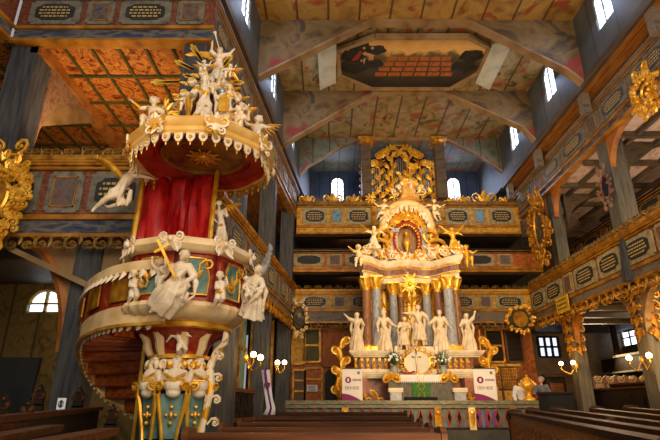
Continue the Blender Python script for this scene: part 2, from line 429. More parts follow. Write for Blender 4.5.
# east wall
b = MB()
xs = [-4.5, .06, .85, 7.15, 8.0, 16]
for i in range(5):
    a, c = xs[i], xs[i + 1]
    if i % 2 == 0: b.box((a, 28, 0), (c, 28.3, 15))
    else:
        m = (a + c) / 2; hw = (c - a) / 2
        b.box((a, 28, 0), (c, 28.3, 13.05))
        arc = [Vector((m + hw * cos(pi * j / 8), 28, 14.6 - hw + hw * sin(pi * j / 8))) for j in range(9)]
        for j in range(8): b.prism([arc[j], arc[j + 1], Vector((arc[j + 1].x, 28, 15)), Vector((arc[j].x, 28, 15))], (0, .3, 0))
struct('wall_east', b, 'back_slate')
for xa, xb in ((.06, .85), (7.15, 8.0)):
    k += 1; lattice_window('window_%d' % k, ((xa + xb) / 2, 28, 0), (1, 0, 0), .39, 13.05, 14.6, (0, -1, 0))
# outer walls of aisles and transept
b = MB(); wa, wb = P(28, 302, 15.4).x, P(62, 302, 15.4).x; wz0, wz1 = P(45, 313, 15.4).z, P(45, 289, 15.4).z
b.box((-13.3, 15.4, 0), (wa, 15.7, 5.0)); b.box((wb, 15.4, 0), (-4.4, 15.7, 5.0)); b.box((wa, 15.4, 0), (wb, 15.7, wz0)); b.box((wa, 15.4, wz1), (wb, 15.7, 5.0))
hw_ = (wb - wa) / 2
for sg in (-1, 1):
    cx__ = (wa + wb) / 2; b.prism([Vector((cx__ + sg * hw_, 15.4, wz1)), Vector((cx__, 15.4, wz1))] + [Vector((cx__ + sg * hw_ * sin(pi / 2 * i / 6), 15.4, wz1 - hw_ * .85 + hw_ * .85 * cos(pi / 2 * i / 6))) for i in range(7)], (0, .3, 0))
struct('wall_north_loge', b, 'olive_wall')
b = MB(); b.box((-13.3, 18.5, 5.0), (-4.6, 18.8, 15)); struct('wall_north_transept', b, 'dark_plank')
b = MB(); b.box((-13.6, 2, 0), (-13.3, 18.8, 15)); struct('wall_north', b, 'dark_plank_y')
b = MB(); b.box((-4.9, 18.8, 0), (-4.6, 28, 12)); struct('wall_north_aisle', b, 'dark_plank_y')
k += 1; f = MB(); f.box((cx__ - .05, 15.45, wz0), (cx__ + .05, 15.52, wz1)); f.box((wa, 15.45, wz0), (wb, 15.52, wz0 + .06)); f.tube([Vector((cx__ + hw_ * .96 * cos(pi * i / 12), 15.48, wz1 - hw_ * .85 + hw_ * .83 * sin(pi * i / 12))) for i in range(13)], .06, 6); f.box((wa, 15.45, wz1 - hw_ * .85 - .03), (wb, 15.5, wz1 - hw_ * .85 + .03))
o = struct('window_%d' % k, f, 'panel_cream'); g = MB(); g.box((wa, 15.58, wz0), (wb, 15.6, wz1)); struct('pane', g, 'window_light', o)
b = MB(); b.beam(P(-12, 238, 10.75), P(100, 291, 10.75), .12, .34, (0, 1, 0)); struct('trim_transept_brace', b, 'rib_tan')
b = MB(); b.tube([Vector((-5.71 - 1.5 + 1.5 * cos(a), 10.96, 5.0 - 2.5 + 2.5 * sin(a))) for a in [pi / 2 * i / 10 for i in range(11)]], .13, 6); struct('trim_transept_arch', b, 'orange_beam')
wins = [(15.3, 1.0, 3.0, 4.6), (19.0, .55, 3.2, 5.0), (23.0, .6, 2.9, 4.6)]
b = MB(); b.box((15.5, 2, 0), (15.8, 28, 15)); struct('wall_south', b, 'aisle_wall')
# aisle ceilings (undersides of the galleries)
b = MB(); b.box((-13, 10.75, 10.42), (-3.15, 18.5, 10.6)); struct('ceiling_transept_gallery', b, 'orange_soffit')
b = MB()
for i in range(14): x = -3.5 - .72 * i; b.box((x - .035, 10.8, 10.36), (x + .035, 18.4, 10.43))
for i in range(5): y = 12.15 + 1.35 * i; b.box((-12.9, y - .04, 10.35), (-3.2, y + .04, 10.42))
struct('ceiling_transept_battens', b, 'green_batten')
b = MB(); b.box((-7.85, 10.75, 10.1), (-7.55, 18.4, 10.42)); struct('beam_transept_edge', b, 'orange_beam')
b = MB(); b.prism([Vector((-7.75, 11.0, 10.1)), Vector((-7.75, 14.2, 10.1)), Vector((-7.75, 11.0, 8.0))], (.08, 0, 0)); struct('trim_transept_spandrel', b, 'rib_tan')
b = MB(); b.box((-13, 10.85, 5.0), (-3.3, 18.5, 5.2)); struct('floor_transept_gallery', b, 'dark_plank')
b = MB(); b.prism([Vector((-4.6, 10.8, 10.42)), Vector((LWX(10.8, -.1), 10.8, 10.42)), Vector((LWX(28, -.1), 28, 10.42)), Vector((-4.6, 28, 10.42))], (0, 0, .15)); [None for _ in (0,)]; b.v = [(x, y, z + .2) for x, y, z in b.v]; struct('ceiling_north_gallery', b, 'orange_plank')
b = MB(); b.prism([Vector((-4.6, 10.8, 5.05)), Vector((LWX(10.8, -.1), 10.8, 5.05)), Vector((LWX(28, -.1), 28, 5.05)), Vector((-4.6, 28, 5.05))], (0, 0, .15)); struct('floor_north_gallery', b, 'dark_plank_y')
b = MB(); b.box((9.9, 3, 10.4), (15.5, 28, 10.55)); struct('ceiling_south_gallery', b, 'pink_soffit')
b = MB()
for i in range(9): y = 4.6 + 2.15 * i; b.box((9.9, y - .09, 10.2), (15.5, y + .09, 10.41))
for i in range(5): x = 10.7 + 1.05 * i; b.box((x - .07, 3, 10.24), (x + .07, 24, 10.42))
struct('ceiling_south_battens', b, 'beam_dark')
b = MB(); b.box((9.95, 3, 5.05), (15.5, 28, 5.2)); struct('floor_south_gallery', b, 'dark_plank')
b = MB()
for i in range(9): y = 9 + 1.7 * i; b.box((9.95, y - .12, 4.85), (15.5, y + .12, 5.06))
struct('beam_south_loge', b, 'beam_dark')
b = MB(); b.box((9.1, 3, 12.12), (10.5, 24, 12.32)); struct('beam_south_lintel', b, 'orange_plank')
b = MB(); b.box((9.02, 3, 12.08), (9.14, 24, 12.36)); struct('trim_south_lintel', b, 'beam_dark')
b = MB(); b.box((9.9, 3, 11.2), (10.5, 24, 11.25)); b.box((11.0, 3, 10.55), (11.1, 28, 14)); struct('wall_south_upper', b, 'orange_beam')
b = MB(); b.prism([Vector((LWX(6, .2), 6, 12.12)), Vector((LWX(24, .2), 24, 12.12)), Vector((LWX(24, -.4), 24, 12.12)), Vector((LWX(6, -.4), 6, 12.12))], (0, 0, .26)); struct('beam_north_lintel', b, 'beam_dark')
b = MB(); b.box((-1.8, 24.3, 9.55), (9.8, 28, 9.7)); struct('floor_east_upper', b, 'dark_plank')
b = MB(); b.box((-1.8, 24.3, 7.55), (9.8, 28, 7.7)); struct('floor_east_middle', b, 'dark_plank')
b = MB(); b.box((-1.8, 24.3, 5.0), (9.8, 28, 5.15)); struct('floor_east_lower', b, 'dark_plank')
# the wall under the east galleries, wooden, with doors
b = MB(); b.box((-1.9, 24.75, 0), (9.8, 24.95, 5.1)); struct('wall_east_lower', b, 'red_ochre')
b = MB(); b.box((9.8, 27.2, 0), (15.5, 27.4, 5.05)); struct('wall_east_aisle', b, 'aisle_wall')
b = MB(); b.box((-4.4, 27.6, 5.2), (9.7, 27.7, 9.5)); struct('wall_east_gallery', b, 'dark_plank')
b = MB(); b.box((9.8, 27.0, 5.2), (15.5, 27.2, 10.4)); struct('wall_east_aisle_upper', b, 'dark_plank')
# columns of the arcades: all the way up
def column(name, x, y, z0, z1, w, m, plinth=True, cap=None, rz=0):
    o = None
    b = MB(); b.box((x - w / 2, y - w / 2, z0), (x + w / 2, y + w / 2, z1))
    h = w / 2
    if plinth: b.box((x - h - .09, y - h - .09, z0), (x + h + .09, y + h + .09, z0 + .75)); b.box((x - h - .05, y - h - .05, z0 + .75), (x + h + .05, y + h + .05, z0 + .83))
    if cap: b.box((x - h - .07, y - h - .07, cap - .3), (x + h + .07, y + h + .07, cap - .22)); b.box((x - h - .13, y - h - .13, cap - .1), (x + h + .13, y + h + .13, cap))
    return struct(name, b, m)
for i, y in enumerate((10.95, 15.0, 19.3, 23.5)):
    column('column_north_%d' % (i + 1), LWX(y, -.33), y, 0, 15, .62, 'slate_column')
for i, y in enumerate((7.6, 11.9, 16.1, 21.1)):
    column('column_south_%d' % (i + 1), 10.15, y, 0, 12.1, .62 if y < 20 else .5, 'grey_column', cap=5.25)
for nm_ in ('column_south_2', 'column_south_3', 'column_south_4'):
    o_ = bpy.data.objects[nm_]; yc = {'2': 11.9, '3': 16.1, '4': 21.1}[nm_[-1]]; w_ = .31 if nm_[-1] != '4' else .25; yf = yc - w_ - .03; xf = 10.15 - w_ - .03; b = MB()
    for r_ in range(4):
        z_ = 5.0 - .42 * r_; s_ = .34 - .04 * r_
        for sg in (-1, 1):
            b.curl((10.15, yf, z_), (sg, 0, -.4), (0, 0, -1), s_, .05, 1.3, 1, 12, .1); b.curl((xf, yc, z_), (0, sg, -.4), (0, 0, -1), s_, .05, 1.3, 1, 12, .1)
        b.leaf((10.15, yf - .02, z_), (0, 0, -1), (0, -1, 0), .45, .26, .2); b.leaf((xf - .02, yc, z_), (0, 0, -1), (-1, 0, 0), .45, .26, .2)
    b.build('gilded_carving', 'gold_dark', o_)
column('column_transept_1', -8.0, 11.1, 5.2, 10.4, .7, 'slate_column', plinth=False)
column('column_transept_2', -5.42, 11.1, 0, 5.0, .58, 'slate_column')
column('column_transept_3', -9.3, 11.0, 0, 5.0, .48, 'slate_column')
for i, x in enumerate((1.9, 5.79)):
    column('column_east_%d' % (i + 1), x, 23.75, 11.4, 15, .5, 'beam_dark', plinth=False)
    b = MB(); b.box((x - .36, 23.4, 14.45), (x + .36, 24.1, 14.55)); b.box((x - .42, 23.35, 14.7), (x + .42, 24.1, 14.85)); b.lathe((x, 23.75, 14.5), [(.3, 0), (.4, .25)], 8)
    struct('trim_east_capital_%d' % (i + 1), b, 'gold_dark')
# posts between lintel and parapet, south
for i, y in enumerate((11.4, 15.6, 19.9, 23.6)):
    b = MB(); b.box((9.12, y - .16, 11.3), (9.4, y + .16, 12.2)); struct('trim_south_post_%d' % (i + 1), b, 'grey_marbled')
# transverse arched beams of the ceiling
def fascia(nm, Y, pts, m1, m2, th=.55, zt=15.0):
    x0, x1 = pts[0][0], pts[-1][0]
    for i in range(len(pts) - 1):
        pass
    b = MB()
    for (xa, za), (xb, zb) in zip(pts[:-1], pts[1:]):
        b.prism([Vector((xa, Y, za + .06)), Vector((xb, Y, zb + .06)), Vector((xb, Y, zt)), Vector((xa, Y, zt))], (0, .12, 0))
    struct('ceiling_arch_%s' % nm, b, m1)
    b = MB()
    for (xa, za), (xb, zb) in zip(pts[:-1], pts[1:]):
        b.prism([Vector((xa, Y - .06, za)), Vector((xb, Y - .06, zb)), Vector((xb, Y - .06, zb + .1)), Vector((xa, Y - .06, za + .1))], (0, th, 0))
    struct('trim_arch_%s' % nm, b, m2)
fascia('west', 15.0, [(-2.75, 12.3), (-2.3, 12.6), (1.5, 14.9), (5.2, 14.9), (8.5, 12.75), (9.15, 12.1)], 'fresco_dusk', 'rib_tan', .34)
fascia('middle', 19.5, [(-2.3, 11.95), (-1.6, 12.5), (2.0, 14.9), (5.2, 14.9), (8.6, 13.05), (9.15, 12.3)], 'fresco_dusk', 'rib_tan', .34)
fascia('east', 23.85, [(-1.85, 12.4), (-1.2, 13.2), (.4, 14.3), (1.6, 14.92), (6.2, 14.92), (7.8, 14.0), (9.15, 12.9)], 'fresco_green', 'rib_tan', .2)
# pale ribs round the octagon
b = MB()
b.prism([Vector((-.5, 15.5, 14.62)), Vector((.25, 15.9, 14.62)), Vector((.25, 18.4, 14.62)), Vector((-.45, 18.9, 14.62))], (0, 0, .36)); struct('trim_ceiling_rib_north', b, 'rib_pale')
b = MB()
b.prism([Vector((6.35, 15.9, 14.62)), Vector((7.1, 15.5, 14.62)), Vector((7.1, 18.9, 14.62)), Vector((6.35, 18.4, 14.62))], (0, 0, .36)); struct('trim_ceiling_rib_south', b, 'rib_pale')
# octagonal painting
def octagon_painting():
    m = bpy.data.materials.new('octagon_paint'); m.use_nodes = True; nt = m.node_tree; N = nt.nodes; L = nt.links; bs = N['Principled BSDF']; bs.inputs['Roughness'].default_value = .6
    tc = N.new('ShaderNodeTexCoord'); sp = N.new('ShaderNodeSeparateXYZ'); L.new(tc.outputs['Object'], sp.inputs[0])
    nz = N.new('ShaderNodeTexNoise'); nz.inputs['Scale'].default_value = 1.6; nz.inputs['Detail'].default_value = 6; L.new(tc.outputs['Object'], nz.inputs['Vector'])
    def mth(op, a, c=None):
        x = N.new('ShaderNodeMath'); x.operation = op
        for i, v in enumerate((a, c)):
            if v is None: continue
            if hasattr(v, 'links'): L.new(v, x.inputs[i])
            else: x.inputs[i].default_value = v
        return x.outputs[0]
    # depth coordinate, wavy, 0 at the west edge and 1 at the east edge
    yy = mth('ADD', mth('DIVIDE', mth('ADD', sp.outputs['Y'], 1.7), 3.4), mth('MULTIPLY', mth('SUBTRACT', nz.outputs['Fac'], .5), .5))
    r = N.new('ShaderNodeValToRGB'); e = r.color_ramp.elements
    cs = [(0, (176, 128, 58)), (.24, (206, 158, 84)), (.33, (96, 74, 30)), (.45, (66, 52, 22)), (.75, (44, 36, 20)), (.9, (26, 22, 18))]
    while len(e) < len(cs): e.new(.5)
    for i, (p, c) in enumerate(cs): e[i].position = p; e[i].color = lin(c)
    L.new(yy, r.inputs['Fac']); L.new(r.outputs['Color'], bs.inputs['Base Color'])
    MATS['octagon_paint'] = m
    mat('city_orange', [(120, 62, 22), (168, 92, 34)], nscale=5); mat('figure_pale', [(176, 128, 84)]); mat('figure_red', [(130, 42, 24)]); mat('tree_dark', [(22, 20, 12), (40, 34, 16)], nscale=5)
    t = empty('ceiling_painting', (3.3, 17.25, 14.72), 'octagonal painting of a walled orange city under a golden sky set in the ceiling', 'painting')
    def q(x, y, d=0): return Vector((x, y, 14.72 - d))
    oc = [(.3, 16.35), (1.75, 15.6), (5.35, 15.6), (6.3, 16.2), (6.3, 17.75), (5.35, 18.9), (1.85, 18.9), (.42, 17.95)]
    b = MB(); b.prism([q(x, y) for x, y in oc], (0, 0, .1)); b.build('canvas', 'octagon_paint', t, False)
    f = MB()
    for i in range(8):
        a, c = oc[i], oc[(i + 1) % 8]; f.beam(q(*a, -.02), q(*c, -.02), .16, .2)
    f.build('frame', 'rib_tan', t, False)
    c = MB()
    for r_ in range(4):
        y0 = 16.75 + .34 * r_; x0 = 2.35 - .14 * r_; x1 = 5.0 + .1 * r_; n = 6
        for i in range(n):
            a = x0 + (x1 - x0) * i / n; e_ = x0 + (x1 - x0) * (i + .86) / n
            c.prism([q(a, y0, .004), q(e_, y0, .004), q(e_, y0 + .25, .004), q(a, y0 + .25, .004)], (0, 0, .01))
    c.build('painted_city', 'city_orange', t, False)
    tr = MB()
    for (x, y, s) in ((.95, 16.7, .52), (1.2, 16.2, .45), (1.85, 16.35, .4), (1.0, 17.4, .6), (1.8, 17.2, .42), (5.75, 16.7, .5), (5.6, 17.4, .55)):
        tr.lathe(q(x, y, -.0), [(s * (1 + .0), 0), (s * .9, -.02), (0, -.025)], 14, mod=lambda a, r, z: 1 + .14 * sin(5 * a) + .08 * sin(9 * a + 1), sy=.75); tr.flush('painted_tree', 'tree_dark', t)
    g = MB()
    for x in (1.35, 1.68):
        g.ball(q(x, 16.2, .02), (.07, .09, .01), 8, 4); g.prism([q(x - .11, 16.3, .02), q(x + .11, 16.3, .02), q(x + .08, 16.75, .02), q(x - .08, 16.75, .02)], (0, 0, .01))
        for d in (-.06, .05): g.prism([q(x + d - .035, 16.75, .02), q(x + d + .035, 16.75, .02), q(x + d + .03, 17.35, .02), q(x + d - .03, 17.35, .02)], (0, 0, .01))
    g.build('painted_figures', 'figure_pale', t, False)
    d = MB(); d.prism([q(1.2, 16.35, .03), q(1.3, 16.4, .03), q(1.15, 16.9, .03), q(.85, 17.0, .03)], (0, 0, .01)); d.build('painted_cloak', 'figure_red', t, False)
octagon_painting()
# ------------------------------------------------------------------ galleries
def shoulder(w, h, n):
    a, c = w / 2, h / 2
    return [(-a + n, -c), (a - n, -c), (a - n, -c + n * .7), (a, -c + n * .7), (a, c - n * .7), (a - n, c - n * .7), (a - n, c), (-a + n, c), (-a + n, c - n * .7), (-a, c - n * .7), (-a, -c + n * .7), (-a + n, -c + n * .7)]
def lobed(w, h):
    pts = []
    for i in range(32):
        q = 2 * pi * i / 32; cx, cz = cos(q), sin(q); k = (abs(cx) ** 4 + abs(cz) ** 4) ** -.25
        k *= 1 - .1 * max(0, cos(8 * q)) * (abs(cx * cz) * 2)
        pts.append((cx * k * w / 2, cz * k * h / 2))
    return pts
def panel_ornate(t, x, zc, w, h, kind, mf, mi, rnd, txt=True):
    f = MB(); f.prism([Vector((x + a, 0, zc + c)) for a, c in shoulder(w, h, min(.09, w * .09))], (0, -.045, 0))
    fo = f.build('text_panel' if kind == 't' else 'picture_panel', mf, t, False, True)
    g = MB()
    if kind == 't':
        iw, ih = w * .76, h * .68
        g.prism([Vector((x + a, -.045, zc + c)) for a, c in lobed(iw, ih)], (0, -.02, 0))
        g.m = 1
        if txt:
            rows = 4
            for r in range(rows):
                z = zc + ih * (.28 - .19 * r); span = iw * (.66 if r in (0, rows - 1) else .8); xx = -span / 2
                while xx < span / 2 - .03:
                    ln = rnd.uniform(.035, .12); ln = min(ln, span / 2 - xx)
                    g.box((x + xx, -.072, z - ih * .035), (x + xx + ln, -.064, z + ih * .045)); xx += ln + .035
        g.build('inscription', [mi, 'gilt_letter'], fo, False, True)
    else:
        g.prism([Vector((x + a, -.045, zc + c)) for a, c in ((-w * .3, -h * .34), (w * .3, -h * .34), (w * .3, h * .34), (-w * .3, h * .34))], (0, -.015, 0))
        g.m = 1
        for a0, a1, c0, c1 in ((-.33, -.3, -.37, .37), (.3, .33, -.37, .37), (-.33, .33, .34, .37), (-.33, .33, -.37, -.34)):
            g.box((x + w * a0, -.075, zc + h * c0), (x + w * a1, -.045, zc + h * c1))
        g.build('picture', [kind, 'gold_rail'], fo, False, True)
def strip_crest(x0, x1, z, h, y, step, flip=1):
    b = MB(); n = max(1, int(round((x1 - x0) / step))); st = (x1 - x0) / n
    for i in range(n):
        x = x0 + st * (i + .5)
        for sg in (-1, 1):
            b.curl((x, y, z + h * .1 * flip), (sg, 0, .1 * flip), (0, 0, flip), st * .5, h * .13, 1.35, 1, 13, .0, 5)
            b.curl((x + sg * st * .42, y - .02, z + h * .8 * flip), (-sg, 0, -.1), (0, 0, -flip), st * .3, h * .1, 1.1, 1, 9, .0, 5)
        b.leaf((x, y - .02, z), (0, 0, flip), (0, -1, 0), h * (.9 if i % 2 else .7), h * .34, .2)
    return b
GAL = {}
def gallery(name, label, A, deg, L, zs, mats, pattern, crest=0, hang=0, x_first=.25, seed=1, txt=True, group=None, posts=()):
    """zs: bottom of frieze, top of frieze, bottom of rail, top of rail"""
    z0, zf, zr, zt = [z - zs[0] for z in zs]
    mfr, mbody, mpan, mins, mrail, mpic = mats
    rnd = random.Random(seed)
    t = empty('gallery_parapet', (A[0], A[1], zs[0]), label, 'gallery parapet', group, radians(deg))
    b = MB(); b.box((0, 0, 0), (L, .28, zf)); b.build('frieze', mfr, t, False, True)
    b = MB(); b.box((0, -.07, zf - .03), (L, .28, zf + .05)); b.box((0, -.03, zf + .05), (L, .28, zf + .1)); b.box((0, -.05, -.05), (L, .28, .03)); b.build('lower_molding', 'gold_rail', t, False, True)
    b = MB(); b.box((0, 0, zf + .08), (L, .22, zr + .02)); b.build('panelling', mbody, t, False, True)
    b = MB(); hr = zt - zr; b.box((0, -.06, zr), (L, .28, zr + hr * .3)); b.box((0, -.12, zr + hr * .3), (L, .3, zr + hr * .62)); b.box((0, -.17, zr + hr * .62), (L, .34, zt)); b.build('rail', mrail, t, False, True)
    b = MB(); b.box((0, -.085, zr + hr * .05), (L, -.055, zr + hr * .16)); b.box((0, -.15, zr + hr * .5), (L, -.11, zr + hr * .64)); b.build('gilt_fillet', 'gold_rail', t, False, True)
    hp = zr - zf - .1; zc = zf + .1 + hp / 2; x = x_first; i = 0
    while True:
        kind, w = pattern[i % len(pattern)]; i += 1
        if x + w > L: break
        if kind != '-':
            panel_ornate(t, x + w / 2, zc, w, hp * .93, kind if kind in ('t',) else mpic, mpan, mins, rnd, txt)
        x += w + .16
    for px in posts:
        b = MB(); b.box((px - .1, -.1, zf + .06), (px + .1, .05, zr + .05)); b.box((px - .14, -.13, zr - .08), (px + .14, .05, zr)); b.box((px - .14, -.13, zf + .06), (px + .14, .05, zf + .14)); b.build('pilaster', 'gold_dark', t, False, True)
    if crest: strip_crest(0.1, L - .1, zt, crest, -.02, max(.5, crest * 1.7)).build('crest', 'antique_gilt', t, True, True)
    if hang: strip_crest(.1, L - .1, -.03, hang, -.02, max(.7, hang * 2.2), -1).build('hanging_scrollwork', 'antique_gilt' if hang < .4 else 'gold_dark', t, True, True)
    GAL[name] = t
    return t
def zat(px, py, Y): return P(px, py, Y).z
g1 = (zat(130, 40, 10.55), zat(130, 29, 10.55), 11.62, 11.85)
gallery('tu', 'upper gallery parapet of the transept above the orange coffered underside', (-8.25, 10.55), 0, 5.2, g1, ('blue_marbled', 'red_marbled', 'panel_grey', 'inscription_dark', 'grey_marbled', 'picture_paint'), [('t', 1.35), ('p', .72)], x_first=.3, seed=3)
g2 = tuple(zat(80, y, 10.55) for y in (235, 219, 171, 158))
gallery('tl', 'lower gallery parapet of the transept with scroll crest behind the flying angel', (-8.6, 10.55), 0, 5.5, g2, ('blue_marbled', 'red_marbled', 'panel_grey', 'inscription_dark', 'gold_dark', 'picture_paint'), [('t', 1.2), ('p', .82)], crest=.26, hang=.32, x_first=.75, seed=4)
gallery('tw', 'short gallery parapet at right angles to the transept parapet above gilded cartouche', (-8.75, 5.0), 85, 5.5, g1, ('blue_marbled', 'red_marbled', 'panel_grey', 'inscription_dark', 'grey_marbled', 'picture_paint'), [('t', 1.35), ('p', .72)], seed=5)
Lc = sqrt(13.4 ** 2 + 1.46 ** 2)
gallery('nu', 'upper choir gallery parapet receding behind the pulpit canopy', (LWX(10.6), 10.6), 83.78, Lc, (10.45, 10.72, 11.62, 11.85), ('grey_marbled', 'brown_marbled', 'panel_grey', 'inscription_slate', 'grey_marbled', 'picture_paint'), [('t', 1.3), ('p', .7)], seed=6)
gallery('nl', 'lower choir gallery parapet receding behind the pulpit toward the altar', (LWX(10.9), 10.9), 83.78, Lc - .3, (5.2, 5.5, 6.55, 6.85), ('grey_marbled', 'brown_marbled', 'panel_grey', 'inscription_slate', 'gold_dark', 'picture_paint'), [('t', 1.3), ('p', .7)], hang=.45, seed=7)
e = [zat(407, y, 24) for y in (233, 227, 207.5, 202.5)]
gallery('eu', 'upper east gallery parapet below the bright windows and the organ', (-1.7, 24), 0, 11.4, e, ('ochre_wood', 'ochre_wood', 'panel_cream', 'inscription_dark', 'antique_gilt', 'picture_blue'), [('t', 1.25), ('p', .68), ('t', 1.25)], crest=.2, x_first=.3, seed=8, posts=(3.95, 7.5))
e = [zat(407, y, 24) for y in (271, 268.5, 253.5, 249.5)]
gallery('em', 'narrow middle east gallery parapet between two dark openings', (-2.2, 24), 0, 12.7, e, ('gold_dark', 'red_ochre', 'panel_cream', 'inscription_dark', 'oak_dark', 'picture_paint'), [('t', 1.5), ('p', .75), ('t', 1.5)], x_first=.4, seed=9, txt=False)
e = [zat(407, y, 24) for y in (322, 311, 295, 290)]
gallery('el', 'lowest east gallery parapet behind the altar columns', (-1.7, 24), 0, 11.4, e, ('grey_marbled', 'ochre_wood', 'panel_cream', 'inscription_dark', 'ochre_wood', 'picture_paint'), [('t', 1.35), ('p', .68)], hang=.3, crest=.14, x_first=.3, seed=10)
gallery('su', 'upper gallery parapet of the south side with grey oval inscriptions', (XR, 24), -90, 19, (10.42, 10.68, 11.55, 11.8), ('blue_marbled', 'brown_marbled', 'panel_grey', 'inscription_slate', 'grey_marbled', 'picture_paint'), [('t', 2.0), ('p', .85), ('t', 1.75)], seed=11)
gallery('sl', 'lower gallery parapet of the south side with golden brown panels and scroll crest', (XR, 24), -90, 19, (5.2, 5.52, 6.5, 6.82), ('grey_marbled', 'red_marbled', 'panel_cream', 'inscription_dark', 'gold_dark', 'picture_paint'), [('t', 1.5), ('t', 1.6), ('p', .85), ('t', 1.7)], crest=.3, hang=.42, x_first=.2, seed=12)
gallery('sb', 'rear aisle gallery parapet of dark wood seen under the pink soffit', (13, 27), -90, 9.6, (8.55, 8.7, 9.3, 9.5), ('oak_dark', 'oak_dark', 'antique_gilt', 'inscription_dark', 'oak_dark', 'picture_paint'), [('t', 1.4), ('p', .7)], seed=13, txt=False)
gallery('sb2', 'rear aisle gallery parapet with scroll crest beside the grey column', (13, 17.2), -90, 9, (8.55, 8.7, 9.4, 9.6), ('oak_dark', 'red_ochre', 'antique_gilt', 'inscription_dark', 'gold_rail', 'picture_paint'), [('t', 1.4), ('p', .7)], crest=.3, seed=14, txt=False)
# gilded ornaments standing on the rail below the east windows
ec = [(0.15, 1.1), (-1.2, .9), (6.9, .8), (8.0, 1.4), (9.1, .7), (1.25, .9), (6.2, .6)]
zt = zat(407, 202.5, 24)
for i, (x, w) in enumerate(ec):
    b = MB()
    for sg in (-1, 1):
        b.curl((x, 23.95, zt + .01), (sg, 0, .15), (0, 0, 1), w * .42, .05, 1.3, 1, 12, 0, 5)
        b.leaf((x + sg * .05, 23.92, zt), (sg * .7, 0, 1), (0, -1, 0), w * .35, w * .16, .3)
    b.leaf((x, 23.92, zt), (0, 0, 1), (0, -1, 0), w * .48, w * .26, .2); b.ball((x, 23.93, zt + .1), .09)
    o = b.build('rail_ornament', 'gold')
    tag(o, 'gilded scroll ornament on the upper east gallery rail, ' + ('directly below the north window', 'in the north corner', 'below the south window near the organ', 'just past the south window', 'in the south corner', 'between north window and organ column', 'between organ column and south window')[i], 'ornament', 'gilded ornaments on the upper east rail')
# ornate brackets: arched braces under the galleries
def brace(nm, p, d, w, h, m, th=.2):
    """an arched brace from column to beam: p = inner top corner, d = unit direction away from the column"""
    p = Vector(p); d = Vector(d).normalized(); s_ = d.cross(Vector((0, 0, 1))) * th
    arc = [p + d * (w - w * cos(a)) * 1.0 + Vector((0, 0, -h + h * sin(a))) for a in [pi / 2 * i / 8 for i in range(9)]]
    b = MB()
    for i in range(8):
        q0, q1 = arc[i], arc[i + 1]
        b.prism([q0 - s_ / 2, q1 - s_ / 2, Vector((q1.x, q1.y, p.z)) - s_ / 2, Vector((q0.x, q0.y, p.z)) - s_ / 2], s_)
    struct(nm, b, m)
i = 0
for (x, y, z, d, w, h, m) in [(-5.71, 11, 5.0, (-1, 0, 0), 1.5, 2.5, 'rib_tan'), (-5.13, 11, 5.0, (1, 0, 0), 1.3, 1.9, 'rib_tan'), (-9.06, 11, 5.0, (1, 0, 0), 2.2, 1.5, 'rib_tan'),
                           (9.95, 15.8, 5.2, (0, -1, 0), 1.7, 1.7, 'rib_tan'), (9.95, 16.4, 5.2, (0, 1, 0), 1.7, 1.4, 'rib_tan'), (9.95, 20.5, 5.2, (0, -1, 0), 1.6, 1.4, 'orange_beam'), (9.95, 21.2, 5.2, (0, 1, 0), 1.6, 1.4, 'orange_beam'),
                           (9.95, 15.8, 10.4, (0, -1, 0), 1.5, 1.2, 'orange_beam'), (9.95, 20.5, 10.4, (0, -1, 0), 1.5, 1.2, 'orange_beam'), (9.95, 21.2, 10.4, (0, 1, 0), 1.5, 1.2, 'orange_beam'), (10.5, 20.85, 10.4, (1, 0, 0), 2.4, 1.6, 'beam_dark'), (10.5, 16.1, 10.4, (1, 0, 0), 2.4, 1.6, 'beam_dark'),
                           (LWX(15.3, -.3), 15.3, 10.4, (.109, 1, 0), 1.5, 1.4, 'orange_beam'), (LWX(19.6, -.3), 19.6, 10.4, (.109, 1, 0), 1.4, 1.4, 'orange_beam'), (LWX(14.7, -.3), 14.7, 10.4, (-.109, -1, 0), 1.4, 1.4, 'orange_beam'), (-7.7, 11.4, 10.1, (0, 1, 0), 2.6, 2.4, 'brown_marbled')]:
    i += 1; brace('trim_brace_%d' % i, (x, y, z), d, w, h, m)
# ------------------------------------------------------------------ carved figures: one continuous skin per body
V = Vector
def stand(h, lean=0.0, aL=None, aR=None, step=.06, turn=0.0, tilt=0.0):
    """joints of a standing figure facing -Y, feet at z=0. aL / aR: (elbow, wrist) offsets from the shoulder in heights; L is at +x"""
    J = dict(pelvis=V((0, 0, .52)), waist=V((lean * .3, 0, .62)), chest=V((lean * .6, -.01, .73)), neck=V((lean, 0, .835)), head=V((lean + tilt, -.022, .925)),
             hL=V((.052, 0, .51)), hR=V((-.052, 0, .51)), kL=V((.075, -step, .285)), kR=V((-.06, step * .3, .285)), fL=V((.085, -step * .6, .045)), fR=V((-.075, step * .6, .045)))
    J['sL'] = V((lean * .9 + .105, 0, .8)); J['sR'] = V((lean * .9 - .105, 0, .8))
    aL = aL or ((.05, 0, -.16), (.03, -.07, -.3)); aR = aR or ((-.05, 0, -.16), (-.03, -.07, -.3))
    J['eL'] = J['sL'] + V(aL[0]); J['wL'] = J['sL'] + V(aL[1]); J['eR'] = J['sR'] + V(aR[0]); J['wR'] = J['sR'] + V(aR[1])
    return {k: v * h for k, v in J.items()}
